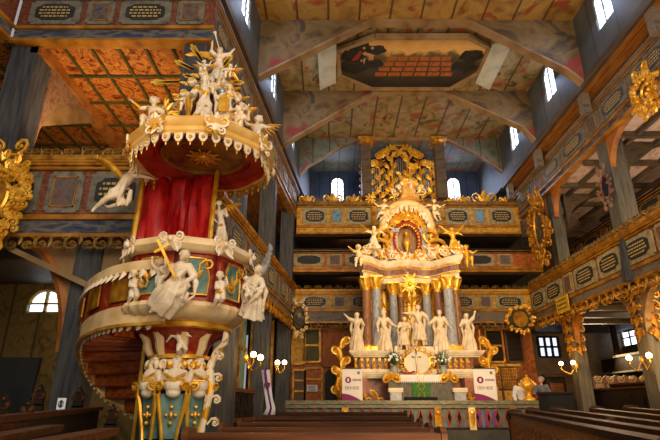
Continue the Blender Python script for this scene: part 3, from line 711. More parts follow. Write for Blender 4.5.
def seated(h, aL=None, aR=None, spread=.07, drop=0.0, tilt=0.0, lean=0.0):
    J = dict(pelvis=V((0, 0, .06)), waist=V((lean * .4, -.01, .16)), chest=V((lean * .7, -.02, .27)), neck=V((lean, -.02, .375)), head=V((lean + tilt, -.045, .465)),
             hL=V((.055, -.01, .05)), hR=V((-.055, -.01, .05)), kL=V((spread, -.23, .07 - drop)), kR=V((-spread, -.22, .03 - drop)), fL=V((spread * .9, -.22, -.19 - drop)), fR=V((-spread * 1.1, -.2, -.21 - drop)))
    J['sL'] = V((lean * .9 + .105, -.02, .34)); J['sR'] = V((lean * .9 - .105, -.02, .34))
    aL = aL or ((.05, -.04, -.16), (.0, -.17, -.2)); aR = aR or ((-.05, -.04, -.16), (.0, -.17, -.2))
    J['eL'] = J['sL'] + V(aL[0]); J['wL'] = J['sL'] + V(aL[1]); J['eR'] = J['sR'] + V(aR[0]); J['wR'] = J['sR'] + V(aR[1])
    return {k: v * h for k, v in J.items()}
def robe_loft(b, J, h, r0, hem, folds, amp, start='waist', seed=0, ry=.8):
    rnd = random.Random(seed); km = (J['kL'] + J['kR']) / 2; fm = (J['fL'] + J['fR']) / 2; pel = J['pelvis']
    st = J[start]; end = fm + (fm - km).normalized() * h * hem
    key = [(st, .075 * h), (pel, .1 * h), (pel.lerp(km, .5), .11 * h), (km, (J['kL'] - J['kR']).length / 2 + .065 * h), (km.lerp(fm, .5), (J['kL'] - J['kR']).length / 2 + .085 * h), (end, (J['fL'] - J['fR']).length / 2 + r0 * h)]
    pts = []
    n = 15
    for i in range(n):
        t = i / (n - 1) * (len(key) - 1); a = min(int(t), len(key) - 2); f = t - a
        pts.append((key[a][0].lerp(key[a + 1][0], f), key[a][1] * (1 - f) + key[a + 1][1] * f))
    lat0 = (J['hL'] - J['hR']).normalized(); lat1 = (J['kL'] - J['kR']).normalized(); ph = rnd.uniform(0, 6)
    vs = []; m = 36
    for i, (p, r) in enumerate(pts):
        t = (pts[min(i + 1, n - 1)][0] - pts[max(i - 1, 0)][0]).normalized(); lat = lat0.lerp(lat1, i / (n - 1)); lat = (lat - t * lat.dot(t)).normalized(); fw = t.cross(lat)
        g = amp * min(1, i / 5)
        for j in range(m):
            q = 2 * pi * j / m
            k = 1 + g * sin(folds * q + ph + .5 * sin(i * .5)) + g * .5 * sin((folds * 1.7 // 1) * q + 2 * ph + i * .35)
            vs.append(p + lat * cos(q) * r * k + fw * sin(q) * r * ry * k)
    fs = [(i * m + j, i * m + (j + 1) % m, (i + 1) * m + (j + 1) % m, (i + 1) * m + j) for i in range(n - 1) for j in range(m)]
    fs += [tuple(range(m))[::-1], tuple(range((n - 1) * m, n * m))]
    b.add(vs, fs)
def hand(b, w, e, h, sgn, curl=.5, k=1.0):
    d = (w - e).normalized(); up = V((0, 0, 1)) if abs(d.z) < .8 else V((0, -1, 0)); sd = d.cross(up).normalized(); nn = sd.cross(d).normalized()
    pc = w + d * .028 * h * k
    R = Matrix((sd, d, nn)).transposed()
    b.ball(pc, (.021 * h * k, .03 * h * k, .012 * h * k), 8, 6, R)
    for i, (o, L) in enumerate(((-.016, .034), (-.0055, .041), (.005, .038), (.0155, .029))):
        p0 = w + d * .048 * h * k + sd * o * h * k; p1 = p0 + (d - nn * curl * .5) * L * .55 * h * k; p2 = p1 + (d * .75 - nn * curl) * L * .5 * h * k
        b.cap(p0, .0065 * h * k, p1, .006 * h * k, 5); b.cap(p1, .006 * h * k, p2, .0048 * h * k, 5)
    p0 = w + d * .018 * h * k + sd * sgn * .018 * h * k; p1 = p0 + (sd * sgn * .8 + d * .7) * .024 * h * k; p2 = p1 + (d - nn * .3) * .018 * h * k
    b.cap(p0, .0085 * h * k, p1, .007 * h * k, 5); b.cap(p1, .007 * h * k, p2, .0055 * h * k, 5)
def face_frame(J, look):
    up = (J['head'] - J['neck']).normalized(); f = V(look); f = (f - up * f.dot(up)).normalized(); return up, f, up.cross(f) * -1
def body(name, J, h, m, parent, robe=None, sash=None, child=False, look=(0, -1, 0), voxel=None, cloth='loin', bulk=1.0, beard=False, cloak=None, local=True, hands=.5):
    """the whole figure as one skin"""
    b = MB(); k = 1.35 if child else 1.0; q = h * bulk; hk = h * k
    tr = 1.25 if child else 1.0
    b.cap(J['pelvis'], .082 * q * tr, J['waist'], .07 * q * tr, 14); b.cap(J['waist'], .07 * q * tr, J['chest'], .088 * q * tr, 14)
    b.cap(J['chest'] + (J['sL'] - J['chest']) * .55, .06 * q * tr, J['chest'] + (J['sR'] - J['chest']) * .55, .06 * q * tr, 12)
    up, f, sd = face_frame(J, look)
    b.cap(J['chest'].lerp(J['neck'], .6), .045 * q, J['neck'].lerp(J['head'], .4), .032 * hk, 10)
    R = Matrix((sd, f, up)).transposed(); c = J['head']
    b.ball(c + up * .012 * hk - f * .006 * hk, (.05 * hk, .06 * hk, .058 * hk), 14, 10, R)       # skull
    b.ball(c - up * .022 * hk + f * .012 * hk, (.038 * hk, .043 * hk, .046 * hk), 12, 8, R)        # jaw
    b.ball(c - up * .058 * hk + f * .036 * hk, .014 * hk, 8, 6)                                    # chin
    b.cap(c + up * .008 * hk + f * .05 * hk, .007 * hk, c - up * .02 * hk + f * .064 * hk, .011 * hk, 6)   # nose
    for s_ in (-1, 1):
        b.ball(c + up * .014 * hk + f * .045 * hk + sd * s_ * .021 * hk, (.017 * hk, .01 * hk, .007 * hk), 8, 5, R)   # brow
        b.ball(c - up * .002 * hk + f * .044 * hk + sd * s_ * .02 * hk, .0085 * hk, 7, 5)                              # eye
        b.ball(c - up * .018 * hk + f * .036 * hk + sd * s_ * .024 * hk, .014 * hk, 7, 5)                              # cheek
        b.ball(c - f * .002 * hk + sd * s_ * .05 * hk - up * .004 * hk, (.008 * hk, .014 * hk, .02 * hk), 7, 5, R)     # ear
    b.ball(c - up * .036 * hk + f * .048 * hk, (.016 * hk, .01 * hk, .006 * hk), 8, 5, R)             # mouth
    if beard:
        for i in range(6): b.cap(c - up * (.05 + .012 * i) * hk + f * .04 * hk + sd * .012 * (i % 3 - 1) * hk, .022 * hk, c - up * (.08 + .014 * i) * hk + f * .044 * hk + sd * .014 * (i % 3 - 1) * hk, .012 * hk, 6)
    for s_, a in ((1, 'L'), (-1, 'R')):
        g = 1.3 if child else 1.0
        b.cap(J['s' + a], .042 * q * g, J['e' + a], .033 * q * g, 10); b.cap(J['e' + a], .034 * q * g, J['w' + a], .021 * q * g, 10)
        if robe: b.cap(J['s' + a], .05 * q, J['s' + a].lerp(J['e' + a], .9), .05 * q, 10)           # sleeve
        hand(b, J['w' + a], J['e' + a], h, -s_, hands, 1.25 if child else 1.1)
        b.cap(J['h' + a], .068 * q * g, J['k' + a], .047 * q * g, 12); b.cap(J['k' + a], .047 * q * g, J['k' + a].lerp(J['f' + a], .35), .044 * q * g, 10); b.cap(J['k' + a].lerp(J['f' + a], .3), .043 * q * g, J['f' + a], .026 * q * g, 10)
        sh = (J['f' + a] - J['k' + a]).normalized(); fd = V(look) * .8 + sh * .45; fd = (fd - sh * fd.dot(sh) * .6).normalized()
        b.cap(J['f' + a] + sh * .015 * h, .026 * h, J['f' + a] + sh * .025 * h + fd * .075 * h, .017 * h, 8)
    if robe: robe_loft(b, J, h, **robe)
    elif cloth == 'loin':
        for i in range(7):
            a = 2 * pi * i / 7; b.cap(J['pelvis'] + V((cos(a) * .075 * q, sin(a) * .065 * q, .03 * h)), .03 * q, J['pelvis'] + V((cos(a) * .1 * q, sin(a) * .085 * q, -.06 * h + .02 * h * sin(3 * a))), .025 * q, 7)
    if sash:
        s0, s1 = (J['sL'], J['hR']) if sash > 0 else (J['sR'], J['hL'])
        for o in (0, .022, .044):
            mid = (s0 + s1) / 2 + f * .095 * q
            pts = [s0 + V((0, 0, .035 * h)) - up * o * h, s0.lerp(mid, .6) + f * .05 * q - up * o * h, mid - up * o * h, s1 + f * .07 * q - up * o * h + up * .02 * h, s1 - f * .05 * q - up * o * h]
            b.tube(pts, [.016 * h, .02 * h, .024 * h, .026 * h, .02 * h], 7)
    if cloak:
        for pa in cloak:
            pts = [V(p) * h if local else V(p) for p in pa]; b.tube(pts, [.03 * h + .016 * h * sin(2.2 * i) for i in range(len(pts))], 8)
    o = b.build(name, m, parent, True, local)
    fuse(o, voxel or h * .0115)
    return o
def hair_on(J, h, m, parent, look=(0, -1, 0), child=False, long=0, seed=1, local=True):
    rnd = random.Random(seed); hk = h * (1.35 if child else 1.0); up, f, sd = face_frame(J, look); c = J['head']; b = MB()
    R = Matrix((sd, f, up)).transposed()
    b.ball(c + up * .022 * hk - f * .016 * hk, (.058 * hk, .062 * hk, .058 * hk), 12, 8, R)
    for i in range(20):
        a = rnd.uniform(-2.5, 2.5); e = rnd.uniform(-.3, 1.2); d = (-f * cos(a) * cos(e) + sd * sin(a) * cos(e) + up * sin(e))
        b.ball(c + up * .014 * hk - f * .01 * hk + d * .056 * hk, rnd.uniform(.014, .022) * hk, 6, 5)
    for i in range(long):
        a = -1.2 + 2.4 * i / max(1, long - 1); p = c - f * .045 * hk * cos(a) + sd * .05 * hk * sin(a)
        b.tube([p, p - up * .06 * hk - f * .012 * hk + sd * .01 * hk * sin(a * 3), p - up * .12 * hk - f * .004 * hk, p - up * .16 * hk - f * .02 * hk], [.018 * hk, .02 * hk, .016 * hk, .006 * hk], 6)
    return b.build('hair', m, parent, True, local)
def wing(parent, root, tip, back, h, m, n=7, local=True, name='wing'):
    """feathers fanned from the leading edge root -> tip, trailing toward `back`"""
    root = V(root); tip = V(tip); back = V(back); b = MB(); ax = tip - root; L = ax.length; bend = back.normalized() * -L * .12
    lead = [root.lerp(tip, t) + bend * sin(pi * t) for t in (0, .25, .5, .75, 1)]
    b.tube(lead, [L * .07, L * .085, L * .07, L * .05, L * .02], 7)
    nr = ax.cross(back).normalized()
    for lay, (k0, wl) in enumerate(((1.0, .17), (.62, .19), (.36, .2))):
        for i in range(n):
            t = (i + .5) / n; p = root.lerp(tip, t) + bend * sin(pi * t)
            d = back.normalized() * (1 - .55 * t) + ax.normalized() * (.15 + .95 * t)
            b.leaf(p + nr * .012 * L * lay, d, nr if lay % 2 == 0 else nr, back.length * k0 * (.75 + .4 * t), L * wl, .06)
    return b.build(name, m, parent, True, local)
def rays_along(b, p, d, n, L, w):
    d = V(d).normalized(); s_ = d.cross(V((0, 1, 0))).normalized()
    for i in range(n):
        a = (i - (n - 1) / 2) * .09; dd = (d + s_ * a).normalized(); b.beam(p, V(p) + dd * L * (1 - .12 * abs(i - (n - 1) / 2)), w, w * .4, (0, 1, 0))
# ------------------------------------------------------------------ the pulpit
PC = V((-2.62, 9.0, 0))
pul = empty('pulpit', (PC.x, PC.y, 0), 'baroque pulpit basket in ivory, red and gold on a carved stem with a winding stair', 'pulpit')
def oct8(q, r, z): return 1 + .028 * cos(8 * q)
def at(r, a, z): return V((PC.x + r * cos(a), PC.y + r * sin(a), z))
b = MB(); b.lathe(PC, [(.86, 4.02), (1.0, 4.04), (1.1, 4.1), (1.15, 4.05), (1.16, 3.97), (1.1, 3.9), (1.06, 3.87), (.98, 3.85)], 64, mod=oct8); b.build('rim', 'ivory', pul)
b = MB(); b.lathe(PC, [(.98, 3.87), (.93, 3.72), (.93, 3.25), (.99, 3.03)], 64, mod=oct8); b.build('basket', 'pulpit_red', pul)
b = MB(); b.lathe(PC, [(.84, 4.04), (.84, 3.95), (1.0, 3.95)], 48); b.lathe(PC, [(.99, 3.88), (1.01, 3.86), (.99, 3.84)], 64, mod=oct8); b.build('cushion_edge', 'drape_red', pul)
b = MB(); b.lathe(PC, [(.98, 3.05), (1.07, 3.03), (1.11, 2.96), (1.07, 2.87), (.96, 2.79), (.86, 2.76), (.8, 2.74)], 96, mod=lambda q, r, z: 1 + .018 * cos(32 * q)); b.build('gadrooned_base', 'ivory', pul)
b = MB(); b.lathe(PC, [(.82, 2.76), (.87, 2.72), (.85, 2.66), (.78, 2.64)], 48); b.lathe(PC, [(.44, 2.26), (.52, 2.24), (.52, 2.18), (.44, 2.16)], 40); b.build('gilt_band', 'gold', pul)
b = MB(); b.lathe(PC, [(.8, 2.66), (.7, 2.56), (.58, 2.5), (.5, 2.4), (.46, 2.24)], 40); b.build('underside', 'pulpit_red', pul)
b = MB()
for i in range(8):   # painted fields of the basket
    a = -pi / 2 + 2 * pi * i / 8 + .39
    for da, db in ((-.2, .2),):
        q = [at(.955, a + t, z) for t, z in ((-.22, 3.16), (.22, 3.16), (.24, 3.45), (.16, 3.76), (-.16, 3.76), (-.24, 3.45))]
        b.prism(q, V((cos(a), sin(a), 0)) * .05); b.flush('relief_field', 'teal_paint', pul, False)
b = MB()
for i in range(8):
    a = -pi / 2 + 2 * pi * i / 8 + .39; u = V((-sin(a), cos(a), 0)); o = V((cos(a), sin(a), 0))
    pts = [at(1.01, a + t, z) for t, z in ((-.22, 3.16), (.22, 3.16), (.24, 3.45), (.16, 3.76), (-.16, 3.76), (-.24, 3.45), (-.22, 3.16))]
    b.tube(pts, .022, 5)
    for s_ in (-1, 1):
        b.curl(at(1.02, a, 3.5) + u * s_ * .06, V((0, 0, 1)) * s_ + u * .3, u * s_, .24, .03, 1.2, 1, 10, .05); b.leaf(at(1.02, a, 3.4), V((0, 0, 1)) + u * s_ * .8, o, .2, .1, .2)
    b.flush('relief_ornament', 'gold', pul)
b = MB()
for i in range(8):   # plaster swags and cartouches over the rim
    a = -pi / 2 + 2 * pi * i / 8; u = V((-sin(a), cos(a), 0)); o = V((cos(a), sin(a), 0)); p = at(1.16, a, 4.02)
    for s_ in (-1, 1):
        b.curl(p + u * s_ * .02, u * s_, V((0, 0, 1)), .17, .03, 1.2, 1, 11, .08); b.curl(p - V((0, 0, .06)), u * s_, V((0, 0, -1)), .16, .03, 1.2, 1, 11, .08); b.leaf(p + V((0, 0, .02)), u * s_ * .6 - V((0, 0, 1)), o, .3, .12, .3)
    b.ball(p + o * .03, .055, 7, 5); b.flush('rim_ornament', 'plaster', pul)
b = MB()
for i in range(8):   # pilaster strips between the fields
    a = -pi / 2 + 2 * pi * i / 8; b.prism([at(.96, a - .045, 3.06), at(.96, a + .045, 3.06), at(.96, a + .045, 3.84), at(.96, a - .045, 3.84)], V((cos(a), sin(a), 0)) * .07); b.flush('pilaster_strip', 'pulpit_red', pul, False)
# the stem: volutes, herm busts and consoles
b = MB()
for a in (-pi / 2 - .95, -pi / 2 - .35, -pi / 2 + .35, -pi / 2 + .95):
    o = V((cos(a), sin(a), 0)); u = V((-sin(a), cos(a), 0))
    pts = [at(.5, a, 2.24), at(.56, a, 2.36), at(.58, a, 2.48), at(.68, a, 2.6)]
    b.tube(pts, [.06, .075, .08, .07], 8); b.flush('volute', 'ivory', pul)
stem = MB(); stem.lathe(PC, [(.42, 0), (.42, .5), (.3, .6), (.3, 1.0), (.36, 1.5), (.4, 2.2)], 8, a0=.39, a1=.39 + 2 * pi); stem.build('stem', 'slate_column', pul, False)
for i, a in enumerate((-pi / 2 - .62, -pi / 2 + .2, -pi / 2 + .98)):
    o = V((cos(a), sin(a), 0)); u = V((-sin(a), cos(a), 0)); Z = V((0, 0, 1))
    c = MB(); w0, w1 = .2, .12
    def cp(r, s_, z): return at(r, a, z) + u * s_
    c.prism([cp(.36, -w1, .95), cp(.36, w1, .95), cp(.4, w0, 1.62), cp(.4, -w0, 1.62)], o * .1); cons = c.build('console', 'teal_paint', pul, False)
    g = MB()
    for s_ in (-1, 1):
        g.tube([cp(.48, s_ * .1, .85), cp(.5, s_ * .13, 1.1), cp(.54, s_ * .2, 1.45), cp(.58, s_ * .23, 1.62)], [.03, .03, .035, .04], 6)
        g.curl(cp(.58, s_ * .2, 1.6), u * s_ * .4 + Z, u * s_, .2, .035, 1.2, 1, 10); g.curl(cp(.47, s_ * .09, .86), u * s_ - Z * .3, -Z, .15, .03, 1.2, 1, 10)
    g.build('console_edge', 'gold', cons)
    g = MB(); g.ball(cp(.52, 0, 1.3), (.03, .03, .06), 8, 6); g.ball(cp(.52, 0, 1.18), .035, 8, 6); g.ball(cp(.52, 0, 1.42), .035, 8, 6); g.ball(cp(.52, .07, 1.3), .03, 8, 6); g.ball(cp(.52, -.07, 1.3), .03, 8, 6); g.build('jewel', 'gold', cons)
    # the herm: bust of a bearded man melting into curls and shells
    h = MB(); p = cp(.5, 0, 1.95)
    h.ball(p + Z * .14, (.075, .085, .1), 12, 9); h.ball(p + o * .08 + Z * .13, (.018, .018, .03), 6, 5); h.ball(p + o * .05 + Z * .08, (.05, .05, .06), 8, 6)
    for s_ in (-1, 1): h.ball(p + o * .07 + u * s_ * .032 + Z * .165, .014, 6, 5); h.ball(p + u * s_ * .075 + Z * .13, (.02, .02, .03), 6, 5)
    h.ball(p - Z * .04, (.16, .13, .12), 12, 8); h.cap(p + u * .14 - Z * .02, .07, p + u * .2 - Z * .16, .05); h.cap(p - u * .14 - Z * .02, .07, p - u * .2 - Z * .16, .05)
    h.ball(p - Z * .2 + o * .04, (.17, .13, .14), 12, 8); h.ball(p - Z * .32 + o * .05, (.12, .1, .08), 10, 8)
    for j in range(9): h.ball(p + Z * (.2 + .02 * sin(j)) + u * .07 * cos(j * .7) + o * (.03 * sin(j * 1.3)), .035, 7, 5)
    hb = h.build('herm_bust', 'plaster', pul); fuse(hb, .014)
    g = MB(); g.tube([p + u * .17 - Z * .02 + o * .1, p + o * .17 - Z * .11, p - u * .17 - Z * .02 + o * .1], .02, 6); g.tube([p + u * .16 - Z * .12 + o * .08, p + o * .18 - Z * .13, p - u * .16 - Z * .12 + o * .08], .018, 6); g.build('garland', 'gold', hb)
b = MB()
for i in range(5):
    a = -pi / 2 - .9 + .45 * i
    for s_ in (-1, 1): b.curl(at(.5, a, 2.12), V((-sin(a), cos(a), 0)) * s_, V((0, 0, -1)), .16, .035, 1.2, 1, 10, .06)
    b.ball(at(.53, a, 2.08), (.06, .06, .08), 8, 6); b.flush('capital_scroll', 'plaster_more_gilt', pul)
# big S-scroll bracket at the side of the stem
b = MB(); b.tube([at(.9, -.35, 2.62), at(.86, -.3, 2.45), at(.7, -.28, 2.3), at(.6, -.28, 2.05), at(.64, -.28, 1.75), at(.6, -.28, 1.4), at(.55, -.28, 1.0)], [.05, .06, .06, .07, .08, .06, .04], 8)
for z in (2.2, 1.85, 1.5, 1.15): b.curl(at(.64, -.3, z), (.7, .1, .6), (.6, .1, -.6), .16, .03, 1.2, 1, 10)
b.build('scroll_bracket', 'plaster_more_gilt', pul)
b = MB(); xa, xb = P(139, 420, 9.7).x, P(163, 420, 9.7).x; b.box((xa, 9.55, 0), (xb + .3, 9.95, 2.5)); b.build('pier', 'slate_column', pul, False)
b = MB(); b.box((xa - .03, 9.5, 0), (xa + .03, 9.6, 2.5)); b.build('pier_gilt_edge', 'gold', pul, False)
# the stair: winding up from behind, seen from below
outer = [P(232, 322, 8.3), P(200, 323, 7.95), P(165, 322, 8.05), P(122, 325, 8.4), P(98, 331, 8.9), P(84, 340, 9.6), P(83, 355, 10.2), P(90, 376, 10.6), P(106, 396, 10.8), P(136, 416, 10.75)]
def spl(pts, n):
    out = []
    for i in range(len(pts) - 1):
        p0 = pts[max(i - 1, 0)]; p1 = pts[i]; p2 = pts[i + 1]; p3 = pts[min(i + 2, len(pts) - 1)]
        for j in range(n):
            t = j / n; out.append(.5 * ((2 * p1) + (p2 - p0) * t + (2 * p0 - 5 * p1 + 4 * p2 - p3) * t * t + (3 * p1 - p0 - 3 * p2 + p3) * t ** 3))
    out.append(pts[-1]); return out
oc = spl(outer[2:], 5)
ax_ = V((-3.05, 9.75, 0))
b = MB()
st = oc[3:]
for i in range(0, len(st) - 2, 3):
    p, q = st[i], st[min(i + 3, len(st) - 1)]; z = min(p.z, q.z) - .02
    i0 = V((ax_.x, ax_.y, 0)); ip = i0.lerp(V((p.x, p.y, 0)), .12); iq = i0.lerp(V((q.x, q.y, 0)), .12)
    zz = p.z - .06
    b.prism([V((ip.x, ip.y, zz)), V((p.x, p.y, zz)), V((q.x, q.y, zz)), V((iq.x, iq.y, zz))], (0, 0, .07))
    dz = max(.1, p.z - q.z)
    b.prism([V((iq.x, iq.y, zz - dz)), V((q.x, q.y, zz - dz)), V((q.x, q.y, zz + .07)), V((iq.x, iq.y, zz + .07))], (p - q).normalized() * .04)
b.build('stair_treads', 'stair_orange', pul, False)
def ribbon(pts, off, hgt, th=.06, z0=0.0):
    """an upright band following pts"""
    m = MB(); n = len(pts); vs = []
    for i, p in enumerate(pts):
        t = pts[min(i + 1, n - 1)] - pts[max(i - 1, 0)]; t.z = 0; t.normalize(); o = V((-t.y, t.x, 0)) if True else 0
        o = o if (o.dot(p - ax_) > 0) else -o
        hh = hgt(i / (n - 1)) if callable(hgt) else hgt
        a = p + o * off + V((0, 0, z0)); c = a + o * th
        vs += [a, c, c + V((0, 0, hh)), a + V((0, 0, hh))]
    fs = [(4 * i + j, 4 * i + (j + 1) % 4, 4 * i + 4 + (j + 1) % 4, 4 * i + 4 + j) for i in range(n - 1) for j in range(4)] + [(0, 1, 2, 3), tuple(range(4 * n - 4, 4 * n))]
    m.add(vs, fs); return m
ribbon(oc, 0, lambda t: .34 - .06 * t, .08, -.02).build('stair_string', 'ivory', pul)
ribbon(oc, -.02, .05, .13, -.05).build('stair_gilt_edge', 'gold', pul)
ribbon(oc[2:], .03, lambda t: .58, .05, .3).build('stair_parapet', 'pulpit_red', pul)
ribbon(oc[1:], -.02, .17, .16, .86).build('stair_handrail', 'ivory', pul)
b = MB()
for i in range(2, len(oc) - 1):
    p = oc[i]; o = (p - ax_); o.z = 0; o.normalize(); t = (oc[i + 1] - oc[i - 1]).normalized()
    for s_ in (-1, 1): b.curl(p + o * .1 + V((0, 0, .92)), t * s_, V((0, 0, 1)), .15, .028, 1.2, 1, 9, .1)
    b.leaf(p + o * .1 + V((0, 0, .95)), o * .4 - V((0, 0, 1)), o, .26, .13, .2)
    b.leaf(p + o * .02 - V((0, 0, .02)), -V((0, 0, 1)) + t * .3, o, .1, .1, .2)
    b.flush('stair_ornament', 'plaster', pul)
b = MB()
for i in range(4, len(oc) - 6, 5):
    p, q = oc[i] + V((0, 0, .38)), oc[i + 3] + V((0, 0, .38)); o = (p - ax_); o.z = 0; o.normalize()
    b.prism([p + o * .12, q + o * .12, q + o * .12 + V((0, 0, .4)), p + o * .12 + V((0, 0, .36))], o * .03); b.flush('stair_panel', 'gold_dark', pul, False)
# ------------------------------------------------------------------ back drape between basket and canopy
dr = MB(); n = 22; m_ = 12; vs = []
for i in range(n):
    t = i / (n - 1); px = 138 + (212 - 138) * t
    for j in range(m_):
        f = j / (m_ - 1); Yd = 9.75 + .09 * sin(t * 22 + f * 2) + .05 * sin(t * 41) - .5 * abs(t - .5) * f
        top = P(px + 6, 172 + 8 * sin(pi * t), 9.75); bot = P(px - 2 + 4 * t, 246 + 2 * sin(9 * t), 9.75)
        p = top.lerp(bot, f); vs.append(V((p.x + .1 * sin(pi * f) * (1 if t < .5 else -1) * (.5 - abs(t - .5)), Yd, p.z)))
dr.add(vs, [(i * m_ + j, (i + 1) * m_ + j, (i + 1) * m_ + j + 1, i * m_ + j + 1) for i in range(n - 1) for j in range(m_ - 1)])
drape = dr.build('drape', 'drape_red'); tag(drape, 'red draped curtain with gold border hanging between canopy and basket', 'drape')
sm = drape.modifiers.new('s', 'SOLIDIFY'); sm.thickness = .04
e = MB(); e.tube([V(v) + V((0, -.03, 0)) for v in vs[:m_]], .06, 6); e.flush('gold_border', 'gold', drape); e.tube([V(v) + V((0, -.03, 0)) for v in vs[-m_:]], .05, 6); e.build('gold_border', 'gold', drape)
# ------------------------------------------------------------------ the canopy
CZ = 5.98; CC = V((-2.55, 9.0, CZ))
can = empty('pulpit_canopy', CC, 'ivory and gold sounding board with red underside and tasselled edge above the pulpit', 'canopy')
def wob(q, r, z): return 1 + .022 * cos(8 * q + pi)
b = MB(); b.lathe(CC, [(1.22, -.04), (1.32, -.05), (1.36, .0), (1.35, .08), (1.42, .14), (1.44, .2), (1.4, .26), (1.2, .3), (.6, .34), (0, .34)], 64, mod=wob, ends=False); b.build('cornice', 'ivory_gold', can)
b = MB(); b.lathe(CC, [(1.24, -.03), (1.18, .06), (.95, .1), (.94, .16), (.82, .18)], 64, ends=False); b.build('red_soffit', 'canopy_red', can)
b = MB(); b.lathe(CC, [(.84, .15), (.82, .12), (.78, .16), (.78, .2), (0, .22)], 48, ends=False); b.build('painted_heaven', 'canopy_brown', can)
b = MB()
for i in range(20):
    a = 2 * pi * i / 20; L = .34 if i % 2 else .24; d = V((cos(a), sin(a), 0)); b.beam(CC + V((0, 0, .15)) + d * .06, CC + V((0, 0, .14)) + d * L, .035, .02)
b.ball(CC + V((0, 0, .13)), (.1, .1, .05), 10, 6); b.leaf(CC + V((.0, 0, .11)), (1, .2, 0), (0, 0, -1), .2, .1, .2); b.leaf(CC + V((.0, 0, .11)), (-1, .2, 0), (0, 0, -1), .2, .1, .2)
b.build('gilded_sun', 'gold', can)
n = 38
for i in range(n):
    a = 2 * pi * i / n; d = V((cos(a), sin(a), 0)); u = V((-sin(a), cos(a), 0)); p = CC + d * 1.3 * wob(a, 0, 0) + V((0, 0, -.04))
    b = MB(); b.prism([p - u * .075, p + u * .075, p + u * .075 - V((0, 0, .1)), p + u * .03 - V((0, 0, .17)), p - u * .03 - V((0, 0, .17)), p - u * .075 - V((0, 0, .1))], d * .025)
    b.m = 1; b.ball(p - V((0, 0, .08)) + d * .02, (.04, .04, .04), 6, 5); b.cap(p - V((0, 0, .17)), .02, p - V((0, 0, .23)), .012, 6)
    b.build('lambrequin', ['plaster', 'gold'] if sin(a) < .35 else ['gold_rail', 'gold'], can, True)
b = MB()
for i in range(8):
    a = 2 * pi * (i + .5) / 8 + .0; d = V((cos(a), sin(a), 0)); u = V((-sin(a), cos(a), 0)); p = CC + d * 1.42 + V((0, 0, .12))
    for s_ in (-1, 1):
        b.curl(p, u * s_, V((0, 0, 1)), .2, .035, 1.2, 1, 10, .1); b.curl(p - V((0, 0, .06)), u * s_, V((0, 0, -1)), .16, .03, 1.2, 1, 10, .1)
    b.leaf(p + V((0, 0, .1)), -V((0, 0, 1)), d, .34, .16, .25); b.leaf(p, V((0, 0, 1)), d, .24, .16, .25); b.flush('corner_ornament', 'plaster_more_gilt', can)
# clouds piled on the canopy
b = MB(); rnd = random.Random(5)
for i in range(46):
    t = rnd.random(); z = CZ + .3 + t * 1.7; r = .62 * (1 - t) ** .8 + .08; a = rnd.uniform(0, 2 * pi); b.ball((CC.x + .06 + t * .12 + r * cos(a), 9.1 + r * .7 * sin(a), z), rnd.uniform(.1, .2) * (1.15 - .5 * t), 9, 7)
b.lathe((CC.x + .06, 9.1, CZ), [(.7, .28), (.6, .7), (.4, 1.3), (.15, 2.0)], 16)
o = b.build('cloud_pile', 'cloud_brown', can); fuse(o, .035)
b = MB()
for i in range(44):
    t = rnd.random(); a = rnd.uniform(-2.6, -.4); z = CZ + 1.15 + t * 1.05; r = .42 * (1 - t) + .14; b.ball((CC.x + .16 + r * cos(a), 9.05 + r * .8 * sin(a), z), rnd.uniform(.05, .11), 8, 6)
for i in range(26):
    t = i / 25; b.ball((CC.x + .42 + .3 * t * sin(t * 3), 8.85, CZ + 1.5 - t * 1.0), .07, 7, 5)
o = b.build('silver_cloud', 'cloud_silver', can); fuse(o, .022)
b = MB()
for (px, py, dx, dz, L) in ((170, 82, -1, -.02, .62), (184, 70, -.9, .5, .5), (193, 62, -.55, .85, .55), (231, 82, 1, -.05, .45), (228, 70, .55, .9, .45), (240, 106, 1, -.3, .42), (190, 80, -.8, .3, .4)):
    rays_along(b, P(px + (10 if dx < 0 else -8), py, 8.95), (dx, 0, dz), 3, L, .05); b.flush('gilded_ray', 'gold', can, False)
# ------------------------------------------------------------------ the figures of the pulpit
def figure(name, base, h, J, m, label, group=None, rz=0, robe=None, hair='hair', wings=None, wing_m='gold', gcat='statue', extras=None, **kw):
    t = empty(name, base, label, gcat, group, rz)
    long = kw.pop('long', 0); hs = kw.pop('hs', 1)
    body('body', J, h, m, t, robe=robe, **kw)
    if hair: hair_on(J, h, hair, t, kw.get('look', (0, -1, 0)), kw.get('child', False), long, hs)
    for w_ in (wings or ()): wing(t, V(w_[0]) * h, V(w_[1]) * h, V(w_[2]) * h, h, wing_m)
    if extras: extras(t, J, h)
    return t
WL = ((.05, .06, .78), (.42, .12, 1.02), (.06, .04, -.42)); WR = ((-.05, .06, .78), (-.42, .12, 1.02), (-.06, .04, -.42))
ROBE = dict(r0=.095, hem=.05, folds=9, amp=.09)
J = stand(1.25, lean=-.02, aR=((-.06, -.03, -.14), (-.02, -.16, -.2)), aL=((.1, -.02, .02), (.14, -.12, .12)), step=.1)
figure('angel_statue', P(201, 137, 8.5), 1.4, {k: v * (1.4 / 1.25) for k, v in J.items()}, 'plaster_gilt', 'tallest white robed figure at the front of the canopy top with gold mantle', robe=ROBE, sash=1, long=6, wings=None, cloak=[[(-.1, .04, .8), (-.2, .03, .62), (-.19, 0, .4), (-.22, .02, .15)], [(.1, .05, .8), (.17, .05, .6), (.15, .04, .4)]],
       extras=lambda t, J, h: (lambda b: (b.tube([V((-.12, .05, .82)) * h, V((-.24, .02, .6)) * h, V((-.21, 0, .35)) * h, V((-.26, .02, .1)) * h], [.06 * h, .1 * h, .08 * h, .03 * h], 8, .45), b.build('mantle', 'gold', t, True, True)))(MB()))
